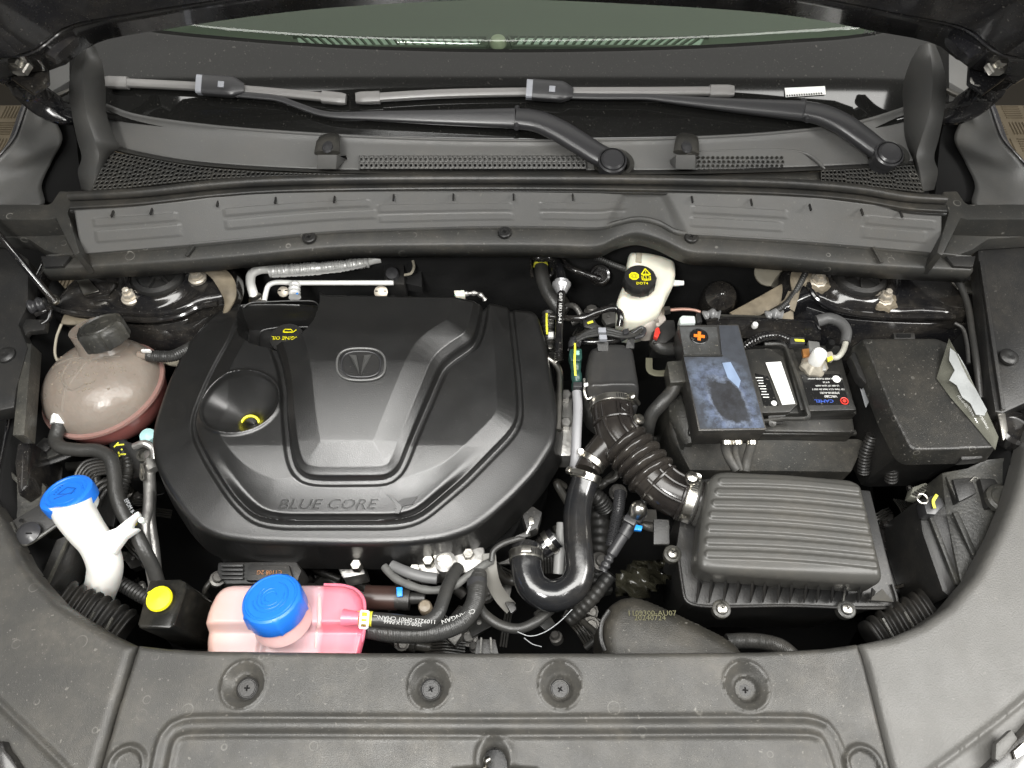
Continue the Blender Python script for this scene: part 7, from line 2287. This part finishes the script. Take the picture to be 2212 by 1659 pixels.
obj('shelf_body', *slab(PL([(1890, 1135, -.2), (1975, 1118, -.2), (2010, 1200, -.2), (2050, 1260, -.2), (1950, 1290, -.2), (1900, 1240, -.2)]), .02), M['paint'], t, bevel=.004)
obj('shelf_edge', *tube(PL([(1905, 1133, -.19), (1940, 1132, -.19), (1968, 1128, -.19)]), .006, n=16, k=8), M['paint'], t)
obj('shelf_edge', *tube(PL([(1930, 1270, -.18), (1980, 1258, -.18), (2030, 1250, -.18)]), .003, n=16, k=8), M['paint'], t)
obj('white_tag', *slab(PL([(1998, 1190, -.18), (2012, 1194, -.18), (2014, 1206, -.18), (2002, 1202, -.18)]), .001), M['paper'], t)
t = thing('left_lamp_housing', 'dusty dark back of the headlamp housing beneath the tank side corner cover', 'headlamp housing', P(20, 1060, -.08))
obj('housing_body', *slab(PL([(-60, 985, -.06), (20, 1000, -.06), (70, 1020, -.07), (100, 1050, -.08), (96, 1090, -.08), (20, 1130, -.06), (-60, 1130, -.05)]), .1), M['scuffed'], t, bevel=.005)
obj('raised_rib', *bar(P(10, 1010, -.052), P(60, 1060, -.06), .006, .006), M['scuffed'], t, bevel=.002)
bpy.data.objects[t.name].name = 'headlamp_housing'
WL[t.name] = t.location.copy()

# ================================================================= air filter box
t = thing('air_filter_box', 'black air filter box with a ribbed lid and screwed lower flange', 'air filter box', P(1710, 1160, -.06))
lp_ = soft(PL([(1548, 1018), (1570, 1016), (1700, 1022), (1840, 1034), (1862, 1046), (1880, 1120), (1900, 1200), (1912, 1250), (1903, 1258), (1850, 1257), (1700, 1248), (1540, 1237), (1513, 1228), (1506, 1210), (1516, 1120), (1530, 1035)], -.01), 200, 2)
slots = []
lyl = [1040, 1063, 1087, 1112, 1140, 1169, 1197]
lyr = [1058, 1083, 1109, 1137, 1165, 1192, 1220]
lxl = [1560, 1553, 1546, 1540, 1535, 1531, 1531]
lxr = [1852, 1859, 1866, 1873, 1879, 1884, 1888]
lidz = -.008
def lz(y):
    return lidz
for a, b, c_, d in zip(lxl, lyl, lxr, lyr):
    slots.append([tuple(P(a + (c_ - a) * u, b + (d - b) * u - 5 * math.sin(u * math.pi), lidz)[:2]) for u in np.linspace(0, 1, 8)])
def z_lid(X, Y, S):
    Z = np.full_like(X, lidz)
    for s_ in slots:
        d = sdline(X, Y, s_)
        Z += .0026 * sm(d, .0064, .0042)
    yb = P(1700, 1225, lidz).y
    Z -= .008 * sm(Y, yb, yb - .03)
    return Z
relief('lid', lp_, z_lid, .0015, M['airbox'], t, wall=.034, flare=0, round_=.012)
flp = PL([(1480, 1040), (1560, 1030), (1880, 1060), (1905, 1160), (1942, 1300), (1938, 1310), (1500, 1308), (1482, 1296), (1474, 1260), (1466, 1206), (1448, 1204), (1440, 1192), (1450, 1180), (1462, 1178), (1470, 1120)], -.085)
obj('flange', *slab(flp, .012), M['black'], t, bevel=.002)
obj('lower_case', *slab([sum(flp, Vector()) / len(flp) + (p - sum(flp, Vector()) / len(flp)) * .95 - Vector((0, 0, .0125)) for p in flp], .21, taper=.85), M['black'], t)
obj('flange_bead', *tube(PL([(1466, 1206, -.082), (1474, 1262, -.082), (1482, 1296, -.082), (1500, 1306, -.082), (1700, 1308, -.082), (1936, 1308, -.082), (1938, 1298, -.082), (1928, 1262, -.082)]), .0022, n=80, k=8), M['black'], t)
for i in range(14):
    x_ = 1508 + i * 29 - (i % 2) * 2
    obj('lid_rib', *prism(*[[P(x_ - 1, 1252 + i * 1.4, -.03) + Vector((k, 0, 0)), P(x_ + 6, 1262 + i * 1.2, -.08) + Vector((k, 0, 0)), P(x_ - 5, 1302, -.08) + Vector((k, 0, 0)), P(x_ - 5, 1300, -.072) + Vector((k, 0, 0))] for k in (0, .0022)]), M['black'], t, smooth=20)
obj('lid_gusset', *slab(PL([(1876, 1296, -.066), (1906, 1272, -.060), (1930, 1300, -.070)]), .006), M['airbox'], t)
for (x_, y_) in ((1453, 1196), (1559, 1315), (1829, 1316)):
    p = P(x_, y_, -.08)
    sb = obj('flange_screw', *lathe([(.0125, -.012), (.0130, .0), (.0115, .001), (.0085, .001), (.0080, .004), (.005, .0055), (0, .0055)], p, k=24), M['steel'] if False else M['scuffed'], t)
    mb = MB()
    mb.add(box(p + Vector((0, 0, .0056)), .007, .0014, .001, .4)).add(box(p + Vector((0, 0, .0057)), .0014, .007, .001, .4))
    mb.build('screw_cross', M['dark'], sb)
    obj('screw_head', *lathe([(.0075, 0), (.0075, .0042), (.005, .0056), (0, .0056)], p, k=20), M['steel'], sb)
obj('inlet_collar', *tube(PL([(1496, 1082, -.06), (1520, 1090, -.06), (1540, 1096, -.06)]), lambda q: .034 + .002 * math.sin(q * 20), n=20, k=34), M['airbox'], t)
t = thing('hanging_tab', 'plain black plastic tab hanging between the blue clip connector and the air box', 'tab', P(1430, 1140, -.08))
obj('tab_body', *slab(PL([(1412, 1120, -.07), (1446, 1122, -.07), (1447, 1176, -.075), (1412, 1176, -.075)]), .008), M['black'], t, bevel=.002)

# ================================================================= snorkel
t = thing('intake_snorkel', 'broad dusty black intake snorkel with faint yellow print behind the front shield', 'air duct', P(1420, 1360, -.06))
sp_ = soft(PL([(1306, 1500), (1298, 1420), (1295, 1370), (1300, 1335), (1320, 1305), (1345, 1291), (1370, 1288), (1398, 1296), (1450, 1319), (1510, 1347), (1560, 1372), (1590, 1392), (1606, 1415), (1620, 1500)], -.057), 150, 3)
relief('snorkel_shell', sp_, lambda X, Y, S: np.full_like(X, -.035) - .006 * sm(S, .05, 0), .0028, mat('snorkel_plastic', (.016, .015, .012), .5, bump=.4, bscale=700, speck=.3, dust=.3, rings=.3), t, wall=.09, round_=.022)
obj('snorkel_rim', *tube(PL([(1306, 1405, -.045), (1298, 1380, -.04), (1300, 1345, -.036), (1316, 1318, -.032)]), .003, n=30, k=8), M['black'], t)
text('snorkel_print', '1109300-AU07', P(1408, 1325, -.0345), (1, 0, 0), (0, 1, 0), .0098, M['dimyellow'], t, sx=1.1)
text('snorkel_print', '20240724', P(1404, 1335, -.0345), (1, 0, 0), (0, 1, 0), .0098, M['dimyellow'], t, sx=1.1)
t = thing('drain_hose', 'dim ribbed hose end curling out beside the snorkel behind the shield', 'hose', P(1650, 1395, -.08))
obj('hose_body', *tube(PL([(1570, 1386, -.08), (1605, 1384, -.08), (1645, 1386, -.08), (1685, 1396, -.08), (1712, 1416, -.09)]), lambda q: .0105 + .0004 * math.sin(q * 300), n=150, k=16), M['rubber'], t)
# ================================================================= dim parts in the depths
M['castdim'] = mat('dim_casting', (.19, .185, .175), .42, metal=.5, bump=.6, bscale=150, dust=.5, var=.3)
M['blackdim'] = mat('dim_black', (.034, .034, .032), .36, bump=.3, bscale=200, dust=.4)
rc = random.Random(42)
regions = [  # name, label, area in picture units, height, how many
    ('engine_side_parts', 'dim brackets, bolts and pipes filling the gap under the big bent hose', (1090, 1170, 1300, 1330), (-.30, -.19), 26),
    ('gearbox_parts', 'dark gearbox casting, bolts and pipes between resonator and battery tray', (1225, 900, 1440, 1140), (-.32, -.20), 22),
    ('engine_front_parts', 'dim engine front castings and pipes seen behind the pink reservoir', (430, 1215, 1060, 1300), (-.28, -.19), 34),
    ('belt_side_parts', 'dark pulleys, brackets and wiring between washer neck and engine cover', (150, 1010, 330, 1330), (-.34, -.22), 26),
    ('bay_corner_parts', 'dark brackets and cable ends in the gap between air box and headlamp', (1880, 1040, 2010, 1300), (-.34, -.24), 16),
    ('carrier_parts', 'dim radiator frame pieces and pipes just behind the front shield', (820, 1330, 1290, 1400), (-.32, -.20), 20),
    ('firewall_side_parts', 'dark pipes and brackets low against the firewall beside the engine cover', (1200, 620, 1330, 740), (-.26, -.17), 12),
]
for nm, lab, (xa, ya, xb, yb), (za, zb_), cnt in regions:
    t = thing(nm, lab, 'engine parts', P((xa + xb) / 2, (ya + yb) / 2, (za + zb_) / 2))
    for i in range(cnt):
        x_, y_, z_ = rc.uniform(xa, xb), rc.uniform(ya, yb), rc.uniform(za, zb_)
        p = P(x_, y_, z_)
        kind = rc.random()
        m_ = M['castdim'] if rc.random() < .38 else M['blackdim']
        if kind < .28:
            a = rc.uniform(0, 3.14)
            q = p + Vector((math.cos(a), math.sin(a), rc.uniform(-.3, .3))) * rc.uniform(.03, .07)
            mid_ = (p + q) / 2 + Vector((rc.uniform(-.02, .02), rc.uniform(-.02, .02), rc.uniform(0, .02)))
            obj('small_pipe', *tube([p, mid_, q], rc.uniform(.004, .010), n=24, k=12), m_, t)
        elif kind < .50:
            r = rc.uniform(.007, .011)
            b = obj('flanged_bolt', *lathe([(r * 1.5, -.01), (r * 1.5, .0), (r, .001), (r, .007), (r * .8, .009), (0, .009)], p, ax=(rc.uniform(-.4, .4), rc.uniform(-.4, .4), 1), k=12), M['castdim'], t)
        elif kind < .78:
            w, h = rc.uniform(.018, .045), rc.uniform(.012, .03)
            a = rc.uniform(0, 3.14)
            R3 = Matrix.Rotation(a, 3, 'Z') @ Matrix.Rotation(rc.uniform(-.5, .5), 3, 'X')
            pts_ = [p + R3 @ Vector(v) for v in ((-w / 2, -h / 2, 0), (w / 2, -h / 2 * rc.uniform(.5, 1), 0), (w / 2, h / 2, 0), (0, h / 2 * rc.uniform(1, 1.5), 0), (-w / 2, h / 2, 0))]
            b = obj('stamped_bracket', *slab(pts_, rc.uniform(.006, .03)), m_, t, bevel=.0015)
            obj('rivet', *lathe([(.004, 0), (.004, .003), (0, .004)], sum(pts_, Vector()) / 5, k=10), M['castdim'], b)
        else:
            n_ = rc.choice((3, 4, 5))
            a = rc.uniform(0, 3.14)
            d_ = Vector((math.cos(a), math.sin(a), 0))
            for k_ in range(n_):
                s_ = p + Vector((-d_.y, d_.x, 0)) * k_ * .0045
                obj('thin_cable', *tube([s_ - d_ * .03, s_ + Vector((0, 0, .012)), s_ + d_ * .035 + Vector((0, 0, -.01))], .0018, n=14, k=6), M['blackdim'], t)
